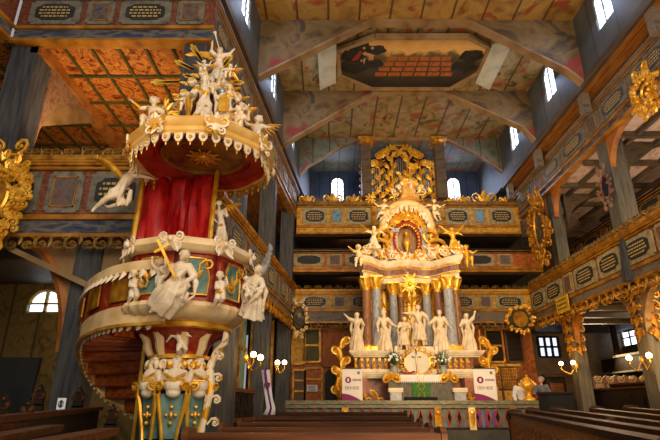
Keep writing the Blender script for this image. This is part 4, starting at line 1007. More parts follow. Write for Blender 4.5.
J = stand(1.05, lean=.03, aR=((-.06, -.06, -.12), (.04, -.14, -.1)), aL=((.07, -.02, -.13), (.02, -.14, -.05)), step=.05)
figure('saint_statue', P(224, 134, 8.55), 1.12, {k: v * (1.12 / 1.05) for k, v in J.items()}, 'plaster_more_gilt', 'white and gold robed figure holding a tablet beside the tallest canopy figure', robe=dict(r0=.09, hem=.04, folds=8, amp=.1), sash=-1, long=5, hs=2,
       extras=lambda t, J, h: (lambda b: (b.prism([V((-.09, -.2, .34)) * h, V((.09, -.2, .34)) * h, V((.09, -.19, .6)) * h, V((.05, -.19, .66)) * h, V((-.05, -.19, .66)) * h, V((-.09, -.19, .6)) * h], (0, .03, 0)), b.build('tablet', 'gold', t, False, True)))(MB()))
J = stand(.95, lean=0, aR=((-.08, -.06, .06), (-.04, -.2, .16)), aL=((.12, 0, .02), (.2, -.04, .1)), step=.08)
def trumpet(t, J, h):
    b = MB(); p = J['head'] + V((0, -.06, -.02)) * h; q = p + V((-.12, -.1, .42)) * h
    b.tube([p, p.lerp(q, .5), p.lerp(q, .85), q], [.01 * h, .012 * h, .02 * h, .05 * h], 8); b.build('trumpet', 'plaster', t, True, True)
figure('trumpet_angel', P(217, 84, 8.95), .92, {k: v * (.92 / .95) for k, v in J.items()}, 'plaster_gilt', 'white angel blowing a trumpet at the very top of the canopy clouds', robe=dict(r0=.1, hem=.0, folds=8, amp=.1), long=4, hs=3, bulk=1.2, wings=[((-.05, .06, .78), (-.68, .06, .9), (-.1, .02, -.16)), ((.06, .07, .76), (.24, .2, .6), (.06, .04, -.4))], extras=trumpet)
# seated winged putto figures on the canopy rim
J = seated(.95, aR=((-.13, -.03, -.02), (-.24, -.1, .06)), aL=((.08, -.04, -.12), (.02, -.14, -.16)), spread=.09)
figure('seated_angel', P(152, 125, 8.75), 1.1, {k: v * (1.1 / .95) for k, v in J.items()}, 'plaster_more_gilt', 'seated angel with outstretched arm at the canopy rim above the flying angel', child=True, wings=[((.06, .05, .3), (.22, .1, .5), (.1, .02, -.32))], wing_m='plaster', hs=4)
J = seated(.8, aR=((-.08, -.04, -.12), (-.02, -.16, -.1)), aL=((.1, -.04, -.1), (.12, -.14, -.02)), spread=.08)
figure('seated_angel', P(238, 131, 8.5), .95, {k: v * (.95 / .8) for k, v in J.items()}, 'plaster_more_gilt', 'seated gilded cherub at the canopy rim under the lowest golden ray', child=True, wings=[((-.05, .05, .3), (-.2, .12, .48), (-.08, .02, -.3))], hs=5)
J = seated(.8, aR=((-.1, -.04, .02), (-.16, -.1, .1)), aL=((.1, -.04, -.06), (.2, -.1, -.1)), spread=.07, tilt=.03)
figure('seated_angel', P(256, 141, 8.75), .98, {k: v * (.98 / .8) for k, v in J.items()}, 'plaster_gilt', 'seated cherub at the canopy corner nearest the choir gallery', child=True, hs=6, wings=[((.05, .05, .3), (.2, .12, .45), (.08, .02, -.3))])
wing_c = MB()
# golden wing pair and blue vessel resting between the rim figures
t = empty('gilded_wings', P(172, 124, 8.8), 'pair of gold feathered wings standing on the canopy between seated angel and tallest figure', 'ornament')
wing(t, (0, 0, 0), (-.18, .02, .42), (.16, -.02, -.18), .6, 'gold'); wing(t, (.05, 0, .02), (.12, .02, .38), (-.12, -.02, -.16), .6, 'gold')
b = MB(); b.lathe(P(184, 126, 8.8), [(.08, 0), (.1, .06), (.07, .18), (.05, .3), (.08, .34), (.04, .35)], 12); o = b.build('blue_urn', 'blue_marbled'); tag(o, 'small blue urn standing on the canopy beside the tallest white figure', 'urn')
for i, (px, py, Y, h_, tl, mt_, lab) in enumerate([(186, 108, 8.7, .62, .04, 'plaster_more_gilt', 'small seated putto in the brown clouds beside the horizontal gold rays'), (212, 92, 8.6, .55, -.03, 'plaster_gilt', 'small seated putto in the silver cloud above the tablet bearer'), (240, 118, 8.6, .6, .02, 'plaster_gilt', 'small seated putto at the foot of the silver cloud over the gilded cherub'), (204, 72, 8.75, .5, -.02, 'plaster_gilt', 'small seated putto right below the trumpet angel wing'), (229, 76, 8.75, .5, .03, 'plaster_more_gilt', 'small seated putto on the cloud edge below the upright gold rays')]):
    J = seated(h_, aR=((-.11, -.03, .03 * (1 if i % 2 else -2)), (-.2, -.07, .1 * (1 if i % 2 else -.8))), aL=((.1, -.03, -.05), (.16, -.1, .04)), spread=.09, tilt=tl)
    figure('cloud_putto', P(px, py, Y), h_, J, mt_, lab, child=True, hs=90 + i, bulk=1.1, wings=[((.05, .05, .3), (.26, .1, .46), (.1, .02, -.3)), ((-.05, .05, .3), (-.26, .1, .46), (-.1, .02, -.3))])
# cherub heads in the clouds
HEADS = [(192, 82), (203, 74), (196, 92), (221, 82), (228, 88), (237, 97), (243, 108), (212, 90), (184, 94), (216, 102)]
def cherub_head(name, p, r, m, label, group, parent=None):
    b = MB(); p = V(p); b.ball(p, (r, r * 1.05, r * 1.1), 12, 9); b.ball(p + V((0, -r * .95, -r * .15)), r * .16, 6, 5); b.ball(p + V((0, -r * .7, -r * .7)), r * .3, 7, 5)
    for s_ in (-1, 1):
        b.ball(p + V((s_ * r * .5, -r * .62, -r * .35)), r * .38, 8, 6); b.ball(p + V((s_ * r * .36, -r * .86, r * .12)), r * .14, 6, 5); b.ball(p + V((s_ * r, 0, -r * .05)), (r * .12, r * .25, r * .3), 6, 5)
    for i in range(14):
        a = i * 2.4; e = .3 + 1.0 * (i / 14); b.ball(p + V((cos(a) * cos(e), .25 + sin(a) * cos(e) * .8, sin(e))) * r * .92, r * .26, 6, 5)
    t = empty(name, p, label, 'cherub head', group)
    o = b.build('face', m, t); fuse(o, r * .14)
    for s_ in (-1, 1): wing(t, (s_ * r * .7, r * .2, -r * .4), (s_ * r * 2.1, r * .3, r * .3), (s_ * r * .1, 0, -r * .9), r, 'gold' if m != 'plaster' else 'plaster', 5)
    return t
hl = ['touching the horizontal gold rays', 'directly under the trumpet angel', 'above the tallest white figure', 'on the silver cloud', 'beside the outermost gold ray', 'above the lowest gold ray pair', 'at the foot of the silver cloud', 'in the middle of the cloud pile', 'at the edge of the brown cloud', 'over the tablet bearer']
for i, (px, py) in enumerate(HEADS): cherub_head('cherub_head', P(px, py, 8.62 + .02 * i), .095, 'plaster_gilt', 'small white cherub head in the canopy clouds, ' + hl[i], 'cherub heads in the canopy clouds')
# figures placed by reading their joints off the photograph, at real depth
def jmap(d, Y0):
    return {k: P(v[0], v[1], Y0 + (v[2] if len(v) > 2 else 0)) for k, v in d.items()}
def fig_world(name, d, Y0, h, m, label, group=None, extras=None, **kw):
    J = jmap(d, Y0); base = J['pelvis'].copy(); J = {k: v - base for k, v in J.items()}
    hair = kw.pop('hair', 'hair'); wings = kw.pop('wings', None); wm = kw.pop('wing_m', 'gold'); long = kw.pop('long', 0); hs = kw.pop('hs', 9)
    t = empty(name, base, label, 'statue', group)
    kw['local'] = True
    cl = kw.pop('cloak', None)
    if cl: kw['cloak'] = [[(P(x, y, Y0 + z) - base) / h for x, y, z in pa] for pa in cl]
    body('body', J, h, m, t, **kw)
    if hair: hair_on(J, h, hair, t, kw.get('look', (0, -1, 0)), kw.get('child', False), long, hs)
    for a, c, e in (wings or ()):
        A_ = P(a[0], a[1], Y0 + a[2]) - base; C_ = P(c[0], c[1], Y0 + c[2]) - base; E_ = P(e[0], e[1], Y0 + e[2]) - base
        wing(t, A_, C_, E_ - A_.lerp(C_, .5), h, wm)
    if extras: extras(t, base, Y0)
    return t
fig_world('flying_angel', dict(head=(137, 168, -.05), neck=(132, 174), chest=(127, 180), waist=(121, 187), pelvis=(116, 193), sL=(133, 176, -.08), eL=(141, 176, -.1), wL=(149, 178, -.05), sR=(124, 177, .1), eR=(136, 172, .16), wR=(146, 173, .12),
          hL=(118, 194, -.06), hR=(114, 194, .06), kL=(107, 198, -.12), kR=(125, 203, -.02), fL=(94, 209, -.02), fR=(108, 207, .1)), 9.2, 1.35, 'plaster', 'flying white angel with one gold wing holding the canopy drape', look=(.75, -.6, .1), long=3,
          wings=[((124, 180, .1), (97, 158, .2), (112, 176, .2))], bulk=1.05, cloak=[[(127, 178, -.06), (122, 190, -.1), (117, 203, -.08), (119, 206, -.05)], [(131, 190, -.05), (129, 200, -.08), (126, 206, -.08)]], cloth='loin')
def faith_cross(t, base, Y0):
    b = MB(); a = P(158, 240, Y0 - .25) - base; c = P(176, 279, Y0 - .32) - base; d = (c - a).normalized(); b.beam(a, c, .04, .04, (0, 1, 0)); m = a + d * .17; s_ = d.cross(V((0, 1, 0))).normalized(); b.beam(m - s_ * .13, m + s_ * .13, .04, .04, (0, 1, 0)); b.build('cross', 'gold', t, False, True)
fig_world('faith_statue', dict(head=(184, 256, -.08), neck=(182, 262), chest=(180, 269), waist=(178, 276), pelvis=(176, 283, .05), sL=(189, 267), eL=(194, 276, -.05), wL=(186, 282, -.2), sR=(172, 267), eR=(163, 270, -.12), wR=(168, 265, -.25),
          hL=(181, 284), hR=(172, 284), kL=(182, 291, -.3), kR=(167, 289, -.3), fL=(167, 307, -.2), fR=(155, 309, -.16)), 7.95, 1.3, 'plaster', 'seated white woman holding a gold cross on the front of the pulpit basket', robe=dict(r0=.075, hem=.04, folds=8, amp=.2, ry=.8), sash=1, long=6, bulk=1.15, extras=faith_cross,
          cloak=[[(168, 272, -.05), (160, 280, -.05), (157, 292, -.1), (152, 312, -.12)], [(190, 272, 0), (196, 283, -.02), (194, 296, -.08), (178, 306, -.16)], [(176, 284, -.3), (166, 296, -.33), (156, 306, -.28)], [(190, 279, -.16), (180, 286, -.36), (168, 290, -.38), (160, 288, -.2)], [(189, 285, -.2), (180, 293, -.38), (166, 299, -.38), (156, 300, -.26)], [(184, 270, -.1), (178, 276, -.2), (170, 279, -.18), (166, 284, -.1)]], voxel=.012)
fig_world('charity_statue', dict(head=(258, 270, -.05), neck=(256, 275), chest=(254, 281), waist=(253, 288), pelvis=(252, 294), sL=(261, 280), eL=(263, 287, -.1), wL=(255, 290, -.2), sR=(248, 280), eR=(246, 287, -.08), wR=(250, 285, -.2),
          hL=(255, 295), hR=(250, 295), kL=(258, 303, -.1), kR=(251, 302, -.08), fL=(256, 313, -.02), fR=(248, 314, 0)), 8.6, 1.15, 'plaster', 'white woman carrying a child at the corner of the pulpit basket', robe=dict(r0=.13, hem=.06, folds=8, amp=.13), long=5, sash=-1, look=(-.5, -.8, 0), hs=11, voxel=.012,
          cloak=[[(262, 282, .02), (266, 292, .02), (264, 303, 0), (262, 312, 0)], [(262, 290, -.1), (256, 297, -.22), (249, 303, -.2), (244, 312, -.1)], [(247, 282, .0), (243, 292, -.02), (243, 303, .0), (241, 313, .02)]], wings=[((258, 278, .1), (270, 250, .3), (256, 262, .3))], wing_m='wing_grey')
fig_world('child_statue', dict(head=(246, 279, -.22), neck=(246, 283, -.2), chest=(247, 286, -.18), waist=(248, 289, -.18), pelvis=(248, 291, -.18), sL=(249, 285, -.2), eL=(251, 287, -.24), wL=(253, 284, -.24), sR=(244, 285, -.2), eR=(243, 288, -.24), wR=(246, 290, -.28), hL=(249, 292, -.18), hR=(247, 292, -.18), kL=(251, 295, -.26), kR=(246, 296, -.26), fL=(251, 300, -.2), fR=(245, 301, -.2)),
          8.6, .52, 'plaster', 'small white child on the arm of the woman at the basket corner', child=True, voxel=.009)
for nm, ox, oy, lab, sd_ in (('putto_statue', 0, 0, 'white putto perched on the pulpit basket before the relief nearest the stair', 1), ('putto_statue', 86, 2, 'white putto with gold loincloth reading a book on the basket near the choir', 2)):
    d = dict(head=(134, 274, -.05), neck=(134, 279), chest=(135, 283), waist=(135, 287), pelvis=(134, 290), sL=(139, 281), eL=(142, 285, -.06), wL=(141, 279, -.1), sR=(131, 281), eR=(130, 286, -.06), wR=(134, 287, -.14), hL=(136, 291), hR=(133, 291), kL=(137, 296, -.1), kR=(131, 296, -.08), fL=(134, 302, -.03), fR=(128, 303, .0))
    d = {k: (v[0] + ox, v[1] + oy) + tuple(v[2:]) for k, v in d.items()}
    fig_world(nm, d, 8.05 if sd_ == 2 else 8.2, .72, 'plaster_gilt' if sd_ == 2 else 'plaster', lab, None, child=True, voxel=.011, hs=20 + sd_)
d = dict(head=(160, 263, -.05), neck=(160, 267), chest=(160, 271), waist=(160, 274), pelvis=(160, 277), sL=(163, 269), eL=(166, 266, -.04), wL=(165, 261, -.06), sR=(156, 269), eR=(152, 264, -.04), wR=(152, 259, -.04), hL=(162, 278), hR=(158, 278), kL=(162, 283, -.06), kR=(157, 283, -.05), fL=(162, 289, .02), fR=(156, 289, .02))
fig_world('putto_statue', d, 8.0, .6, 'plaster', 'small white putto with raised arms beside the gold cross', child=True, voxel=.01, hs=31)
d = dict(head=(178, 331, -.05), neck=(178, 335), chest=(179, 338), waist=(180, 341), pelvis=(181, 344), sL=(182, 336), eL=(186, 334, -.04), wL=(190, 336, -.04), sR=(175, 336), eR=(171, 336, -.04), wR=(168, 340, -.04), hL=(183, 345), hR=(179, 345), kL=(186, 349, -.06), kR=(178, 350, -.08), fL=(184, 354, .0), fR=(178, 355, .0))
fig_world('putto_statue', d, 8.4, .55, 'plaster', 'small white putto crouching under the basket above the herm busts', child=True, voxel=.01, hs=32)
d = dict(head=(219, 204, -.05), neck=(219, 208), chest=(220, 214), waist=(221, 220), pelvis=(221, 226), sL=(224, 211), eL=(227, 216, -.06), wL=(226, 210, -.1), sR=(215, 211), eR=(212, 217, -.06), wR=(216, 221, -.14), hL=(223, 227), hR=(219, 227), kL=(224, 234, -.08), kR=(219, 234, -.06), fL=(223, 243, 0), fR=(219, 243, .0))
fig_world('angel_statue', d, 9.6, .85, 'plaster_gilt', 'white angel with gold wings standing beside the red drape under the canopy', wings=[((222, 212, .1), (236, 204, .15), (230, 214, .15)), ((217, 212, .1), (209, 206, .15), (212, 214, .15))], voxel=.012, robe=dict(r0=.09, hem=.02, folds=7, amp=.1), hs=33,
          extras=lambda t, base, Y0: (lambda b: (b.lathe(P(221, 244, 9.6) - base, [(.05, -.5), (.12, -.3), (.24, -.1), (.27, 0), (0, .01)], 16), b.build('gilded_bracket', 'gold', t, True, True)))(MB()))
# ------------------------------------------------------------------ high altar
AX = P(407, 330, 21).x
alt = empty('altar_retable', (AX, 21.5, .68), 'towering gilded baroque altarpiece with marbled columns and curved entablature', 'altarpiece')
def zz(py, Y, px=407): return P(px, py, Y).z
def xx(px, py, Y): return P(px, py, Y).x
def slab(b, x0, x1, y0, y1, z0, z1, prof=None):
    """moulded slab: steps out as it rises"""
    if not prof: b.box((x0, y0, z0), (x1, y1, z1)); return
    n = len(prof)
    for i, o in enumerate(prof):
        a = z0 + (z1 - z0) * i / n; c = z0 + (z1 - z0) * (i + 1) / n; b.box((x0 - o, y0 - o, a), (x1 + o, y1 + o * .2, c))
zA, zB, zC, zD = zz(378, 20), zz(369, 20), zz(357, 20), zz(350.5, 20)
xl, xr = xx(361, 360, 20.4), xx(470, 360, 20.4)
b = MB(); b.box((xl, 20.5, .68), (xr, 22.5, zA)); b.box((xl - .1, 20.4, .68), (xr + .1, 22.6, .95)); b.build('plinth', 'altar_red', alt, False)
b = MB()
for px in (356, 475):
    x = xx(px, 390, 20); b.box((x - .42, 19.75, .68), (x + .42, 20.6, zA)); b.box((x - .48, 19.7, .68), (x + .48, 20.6, .92)); b.flush('pedestal', 'altar_red', alt, False)
b = MB(); slab(b, xl - .25, xr + .25, 20.1, 22.5, zA, zB, (.0, .06, .12, .16, .08)); b.build('base_cornice', 'altar_stone', alt, False)
b = MB(); b.box((xl - .1, 20.3, zB), (xr + .1, 22.4, zC)); b.build('frieze', 'altar_violet', alt, False)
b = MB(); slab(b, xl - .3, xr + .3, 20.05, 22.4, zC, zD, (.0, .08, .14, .18)); b.build('cornice', 'altar_stone', alt, False)
b = MB()
for px in list(range(356, 402, 6)) + list(range(432, 474, 6)):
    x = xx(px, 362, 20.1); zc = (zB + zC) / 2
    b.beam((x, 20.25, zB + .02), (x, 20.25, zC - .02), .09, .1, (0, 1, 0)); b.curl((x, 20.17, zC - .05), (0, -.3, -1), (.3, -1, 0), .2, .03, 1.1, 1, 8); b.ball((x, 20.15, zB + .1), .07, 7, 5); b.flush('gilt_bracket', 'gold', alt)
for px in (350, 363, 452, 480, 375, 462, 468, 346, 488):
    for j in range(4):
        x = xx(px, 390, 19.65) + .1 * (j % 2); z = .85 + .27 * j; b.curl((x, 19.66, z), (.4 * (-1) ** j, -.1, 1), ((-1) ** j, 0, .2), .3, .045, 1.2, 1, 10); b.leaf((x, 19.64, z), (.5 * (-1) ** j, 0, 1), (0, -1, 0), .3, .15, .3)
    b.flush('gilt_scroll', 'gold', alt)
# shell and oval behind the crucifix
b = MB(); c = V((P(417, 362, 19.8).x, 19.8, zz(363, 19.8))); b.lathe((0, 0, 0), [(0, .0), (.42, 0), (.5, .06), (.5, .1), (0, .1)], 32); b.v = [(c.x + v[0] * 1.0, c.y - v[2] * .6, c.z + v[1] * .85) for v in b.v]; b.build('oval_field', 'mirror_oval', alt)
b = MB()
for i in range(16):
    a = 2 * pi * i / 16; p = c + V((cos(a) * .5, -.06, sin(a) * .44)); b.curl(p, (-sin(a), 0, cos(a)), (cos(a), -.2, sin(a)), .22, .035, 1.1, 1, 9)
b.build('oval_frame', 'gold', alt)
# columns
COLS = [(367, 20.5, 'altar_brown', .19), (377, 20.35, 'altar_blue', .2), (394, 21.5, 'altar_blue', .19), (402, 22.0, 'altar_brown', .14), (428, 21.5, 'altar_blue', .19), (440, 20.9, 'altar_violet', .16), (450.5, 20.35, 'altar_blue', .22), (458, 20.6, 'altar_brown', .17)]
for px, Y, m, r in COLS:
    z0 = zD + .02; z1 = zz(289, 20.6) - .35 * 0; x = P(px, 320, Y).x; b = MB()
    b.lathe((x, Y, z0), [(r * 1.35, .0), (r * 1.35, .12), (r * 1.1, .16), (r * 1.2, .22), (r, .28), (r, .9), (r * .86, z1 - z0)], 20); cobj = b.build('column', m, alt)
    b = MB(); b.box((x - r * 1.4, Y - r * 1.4, z0 - .02), (x + r * 1.4, Y + r * 1.4, z0 + .16)); b.lathe((x, Y, z0 + .16), [(r * 1.3, 0), (r * 1.15, .08)], 16); b.build('base', 'gold', cobj, True)
    b = MB(); b.lathe((x, Y, z1 - .08), [(r * .9, 0), (r * 1.05, .08), (r * .95, .12), (r * 1.05, .35), (r * 1.3, .5)], 16)
    for i in range(10):
        a = 2 * pi * i / 10; b.leaf((x + r * cos(a), Y + r * sin(a), z1 + .05), (cos(a) * .25, sin(a) * .25, 1), (cos(a), sin(a), 0), .36, .18, .22)
    b.box((x - r * 1.35, Y - r * 1.35, z1 + .4), (x + r * 1.35, Y + r * 1.35, z1 + .47)); b.build('capital', 'gold', cobj)
# back panel of gold between the columns
b = MB(); b.box((xx(366, 320, 22.3), 22.4, zD), (xx(452, 320, 22.3), 22.6, zz(280, 22.3))); b.build('back_panel', 'gold_dark', alt, False)
b = MB()
for px, py in ((386, 330), (386, 310), (411, 306), (436, 330), (436, 310), (396, 340), (428, 340), (411, 322)):
    p = P(px, py, 22.3)
    for s_ in (-1, 1): b.curl(p, (s_, 0, .4), (0, 0, 1), .5, .06, 1.3, 1, 12); b.leaf(p, (s_ * .5, 0, 1), (0, -1, 0), .5, .25, .2)
for px in (384, 409, 414, 433): b.beam(P(px, 348, 22.32), P(px, 292, 22.32), .12, .08, (0, 1, 0))
b.build('gilt_relief', 'gold', alt)
# entablature: swept along a waving plan
def plan(t): s = abs(t); return 21.5 - 1.15 * (1 / (1 + math.exp(-14 * (s - .62)))) + .12 * cos(s * 9)
zE0 = zz(289, 20.6) + .38; hE = .98
prof = [(0, 0, 0), (.0, .22, 0), (.07, .25, 0), (.07, .32, 0), (0, .36, 1), (0, .6, 1), (.08, .62, 0), (.12, .7, 0), (.2, .78, 0), (.26, .9, 0), (.26, .98, 0)]
n = 48; half = (xx(459, 275, 20.3) - xx(363, 275, 20.3)) / 2; xc = (xx(459, 275, 20.3) + xx(363, 275, 20.3)) / 2
b = MB(); vs = []
for i in range(n + 1):
    t = -1 + 2 * i / n; arch = .16 * math.exp(-(t / .25) ** 2)
    for o, z, k in prof: vs.append((xc + t * (half + o * .6), plan(t) - o, zE0 + z * hE + arch))
    vs.append((xc + t * half, 22.4, zE0 + hE + arch)); vs.append((xc + t * half, 22.4, zE0 + arch))
m_ = len(prof) + 2
fs = [(i * m_ + j, i * m_ + (j + 1) % m_, (i + 1) * m_ + (j + 1) % m_, (i + 1) * m_ + j) for i in range(n) for j in range(m_)] + [tuple(range(m_)), tuple(range(n * m_, n * m_ + m_))]
b.m = 0; b.add(vs, fs)
for k, f in enumerate(b.f):
    if (k % m_) in (4,) and k < n * m_: b.mi[k] = 1
    if (k % m_) in (2, 6) and k < n * m_: b.mi[k] = 2
b.build('entablature', ['altar_stone', 'altar_violet', 'gold'], alt)
# sunburst under the cornice
b = MB(); c = P(410, 284, 20.9)
for i in range(18):
    a = 2 * pi * i / 18; b.beam(c, c + V((cos(a), 0, sin(a) * 1.15)) * (.46 if i % 2 else .3), .05, .04, (0, 1, 0))
b.ball(c + V((0, -.05, 0)), (.1, .06, .1), 10, 7); b.build('sunburst', 'gold', alt, False)
# attic: gilded oval frame, pilasters and the domed crown
b = MB(); oc_ = P(407, 241, 21.6); rx = .6; rz = .84
pts = [oc_ + V((cos(2 * pi * i / 28) * rx, 0, sin(2 * pi * i / 28) * rz)) for i in range(29)]
b.tube(pts, .13, 8); b.build('oval_ring', 'pulpit_red', alt)
b = MB()
for i in range(28):
    a = 2 * pi * i / 28; p = oc_ + V((cos(a) * rx * .88, -.1, sin(a) * rz * .88)); b.ball(p, .055, 6, 5)
    if i % 2 == 0:
        p = oc_ + V((cos(a) * rx * 1.28, -.06, sin(a) * rz * 1.22)); b.curl(p, (-sin(a), 0, cos(a)), (cos(a), 0, sin(a)), .34, .05, 1.2, 1, 10); b.leaf(p, (cos(a), 0, sin(a)), (0, -1, 0), .4, .22, .2)
b.build('oval_scrollwork', 'gold', alt)
za0 = zE0 + hE
for px in (386, 394, 424, 433):
    b = MB(); x = P(px, 235, 21.6).x; b.box((x - .16, 21.5, za0), (x + .16, 21.9, zz(231, 21.6))); b.box((x - .22, 21.45, zz(233, 21.6)), (x + .22, 21.9, zz(229, 21.6))); b.build('attic_pilaster', 'gold_dark' if px in (386, 433) else 'altar_blue', alt, False)
cz = zz(231, 21.4); hc = zz(204, 21.4) - cz; cc = V((oc_.x, 21.6, cz)); ro = (xx(432, 225, 21.4) - xx(382.5, 225, 21.4)) / 2
def carc(i, n, k=1.0, y=-.25, dz=0): a = pi * i / n; return cc + V((cos(a) * ro * k, y, sin(a) ** .8 * hc * k + dz))
b = MB(); b.tube([carc(i, 28) for i in range(29)], .15, 8); b.tube([carc(i, 28, 1.0, -.36, .04) for i in range(29)], .09, 6); b.build('crown_arch', 'ivory', alt)
b = MB(); b.tube([carc(i, 28, .9, -.3) for i in range(29)], .06, 6); b.tube([carc(i, 28, 1.09, -.3) for i in range(29)], .06, 6); b.build('crown_gilt_edge', 'gold', alt)
b = MB(); b.prism([carc(i, 20, .98, .35) for i in range(21)] + [V((cc.x - ro, 21.95, za0)), V((cc.x + ro, 21.95, za0))], (0, .1, 0)); b.build('crown_back', 'altar_brown', alt, False)
for i in range(13):
    p = carc(2 + 2 * i, 28, .88); b = MB(); b.prism([p + V((-.09, -.12, .04)), p + V((.09, -.12, .04)), p + V((.07, -.12, -.22)), p + V((0, -.12, -.32)), p + V((-.07, -.12, -.22))], (0, .04, 0)); b.build('crown_pendant', 'plaster_gilt', alt, False)
b = MB()
for i in range(22):
    p = carc(2 + i, 26, .74 - .1 * (i % 2), -.05); b.curl(p, (cos(i), 0, sin(i)), (-sin(i), 0, cos(i)), .36, .06, 1.2, 1, 10); b.leaf(p, (sin(i * 2), 0, cos(i * 2)), (0, -1, 0), .36, .2, .2)
b.build('crown_drapery', 'gold', alt)
b = MB(); vz = zz(257, 21.6); vh = zz(228, 21.6) - vz
b.lathe((oc_.x, 21.7, vz), [(.2, 0), (.22, .08), (.08, .2), (.1, vh * .35), (.2, vh * .5), (.14, vh * .62), (.07, vh * .75), (.12, vh * .84), (.0, vh)], 14); b.build('gilt_vessel', 'gold', alt)
b = MB(); r2 = random.Random(9)
for i in range(60):   # gilded and plaster foliage along the entablature and attic
    t = r2.uniform(-1, 1); p = V((xc + t * half * 1.02, plan(t) - .15, za0 + r2.uniform(0, .25)))
    b.leaf(p, (r2.uniform(-1, 1), -.2, 1), (0, -1, 0), .35, .16, .3)
    if i % 3 == 0: b.curl(p, (r2.choice((-1, 1)), 0, .4), (0, 0, 1), .34, .05, 1.2, 1, 10)
b.build('entablature_foliage', 'plaster_more_gilt', alt)
b = MB()
for sx in (-1, 1):   # big volutes of the attic
    for k, (dx, z, s_) in enumerate(((1.25, .1, .9), (1.0, .75, .7), (1.5, .0, .6))): b.curl((oc_.x + sx * dx, 21.3, za0 + z), (-sx * .4, 0, 1), (sx, 0, .2), s_, .1, 1.3, 1, 16)
    b.flush('attic_volute', 'gold', alt)
b = MB()
for sx, px in ((-1, 341), (1, 489)):   # carved side wings of the lower storey
    for k in range(6):
        p = P(px, 398 - 10 * k, 20.6); b.curl(p, (sx * .3 * (-1) ** k, 0, 1), (sx * (-1) ** k, 0, .1), .4, .07, 1.3, 1, 14); b.leaf(p, (sx * .6 * (-1) ** k, 0, 1), (0, -1, 0), .55, .26, .3)
    b.tube([P(px - sx * 1, 402, 20.7), P(px + sx * 3, 385, 20.7), P(px - sx * 2, 366, 20.7), P(px + sx * 2, 350, 20.7), P(px - sx * 2, 340, 20.7)], [.1, .13, .1, .12, .06], 8)
    b.flush('side_scrollwork', 'gold', alt)
# statues of the main storey: six, standing on the cornice
SIX = [(357, 350.5, 313, 20.15, dict(aR=((-.1, -.01, .03), (-.2, -.03, .13)), aL=((.07, -.02, -.14), (.06, -.12, -.14)), lean=.01), 'standing white statue with one arm stretched outward at the north end of the altar cornice', 1, dict(long=5)),
      (385, 350.5, 312, 20.05, dict(aR=((-.06, .0, -.15), (-.05, -.07, -.27)), aL=((.1, -.02, -.13), (.2, -.06, -.19)), lean=-.01), 'white robed statue with tall headdress pointing sideways on the altar cornice', -1, dict(beard=True)),
      (404, 351, 318, 20.0, dict(aR=((-.07, -.05, -.12), (.06, -.1, -.08)), aL=((.08, -.03, -.13), (.01, -.13, -.14)), lean=.035, tilt=.02), 'white muscular statue with bowed head and crossed arms beside the altar centre', 1, dict(short=True)),
      (420, 347, 306, 20.4, dict(aR=((-.12, -.02, -.01), (-.23, -.05, .0)), aL=((.11, -.01, -.1), (.15, -.03, -.24)), lean=0), 'tallest white statue at the altar centre with arms spread wide', -1, dict(beard=True, short=True)),
      (442, 350.5, 311, 20.05, dict(aR=((-.1, -.02, -.1), (-.19, -.08, -.14)), aL=((.07, -.03, -.14), (.1, -.1, -.2)), lean=0), 'white robed statue reaching toward the altar centre from the south side', 1, dict(beard=True)),
      (470, 350.5, 314, 20.15, dict(aR=((-.07, -.01, -.14), (-.03, -.1, -.12)), aL=((.08, -.01, .08), (.13, -.03, .2)), lean=-.02), 'white statue raising one hand and holding a thin staff at the south cornice end', -1, dict(long=5))]
for i, (px, y0, y1, Y, kw, lab, sash, ex) in enumerate(SIX):
    base = P(px, y0, Y); h = P(px, y1, Y).z - base.z; h *= 1.02; base.z = zD if Y < 20.35 else base.z
    if Y >= 20.35:
        b = MB(); b.box((base.x - .5, 20.1, zD), (base.x + .5, 20.7, base.z - .012)); b.build('statue_block', 'altar_stone', alt, False)
    J = stand(h, step=.07, **kw)
    short = ex.pop('short', False)
    def ext(t, J, h, i=i):
        if i == 5:
            b = MB(); p = J['wR'] + V((.02, -.02, 0)) * h; p = V((.26 * h, -.08 * h, 0)); b.tube([p, p + V((.02 * h, 0, .56 * h))], .012 * h, 6); b.build('staff', 'gold', t, True, True)
        if i == 1:
            b = MB(); c = J['head']; b.lathe(c + V((0, .01 * h, .02 * h)), [(.06 * h, 0), (.075 * h, .03 * h), (.07 * h, .07 * h), (.03 * h, .085 * h), (0, .086 * h)], 14); b.build('turban', 'plaster', t, True, True)
    figure('altar_statue', base, h, J, 'plaster', lab, 'statues of the altar main storey', robe=None if False else dict(r0=.1 if not short else .11, hem=.04 if not short else -.12, folds=9, amp=.11), sash=sash, hs=40 + i, bulk=1.12, cloak=[[(-.11, .05, .8), (-.15, .06, .6), (-.13, .05, .4), (-.17, .04, .12), (-.14, .03, .03)], [(.11, .05, .8), (.16, .05, .62), (.14, .05, .35), (.16, .04, .05)]], extras=ext, **ex)
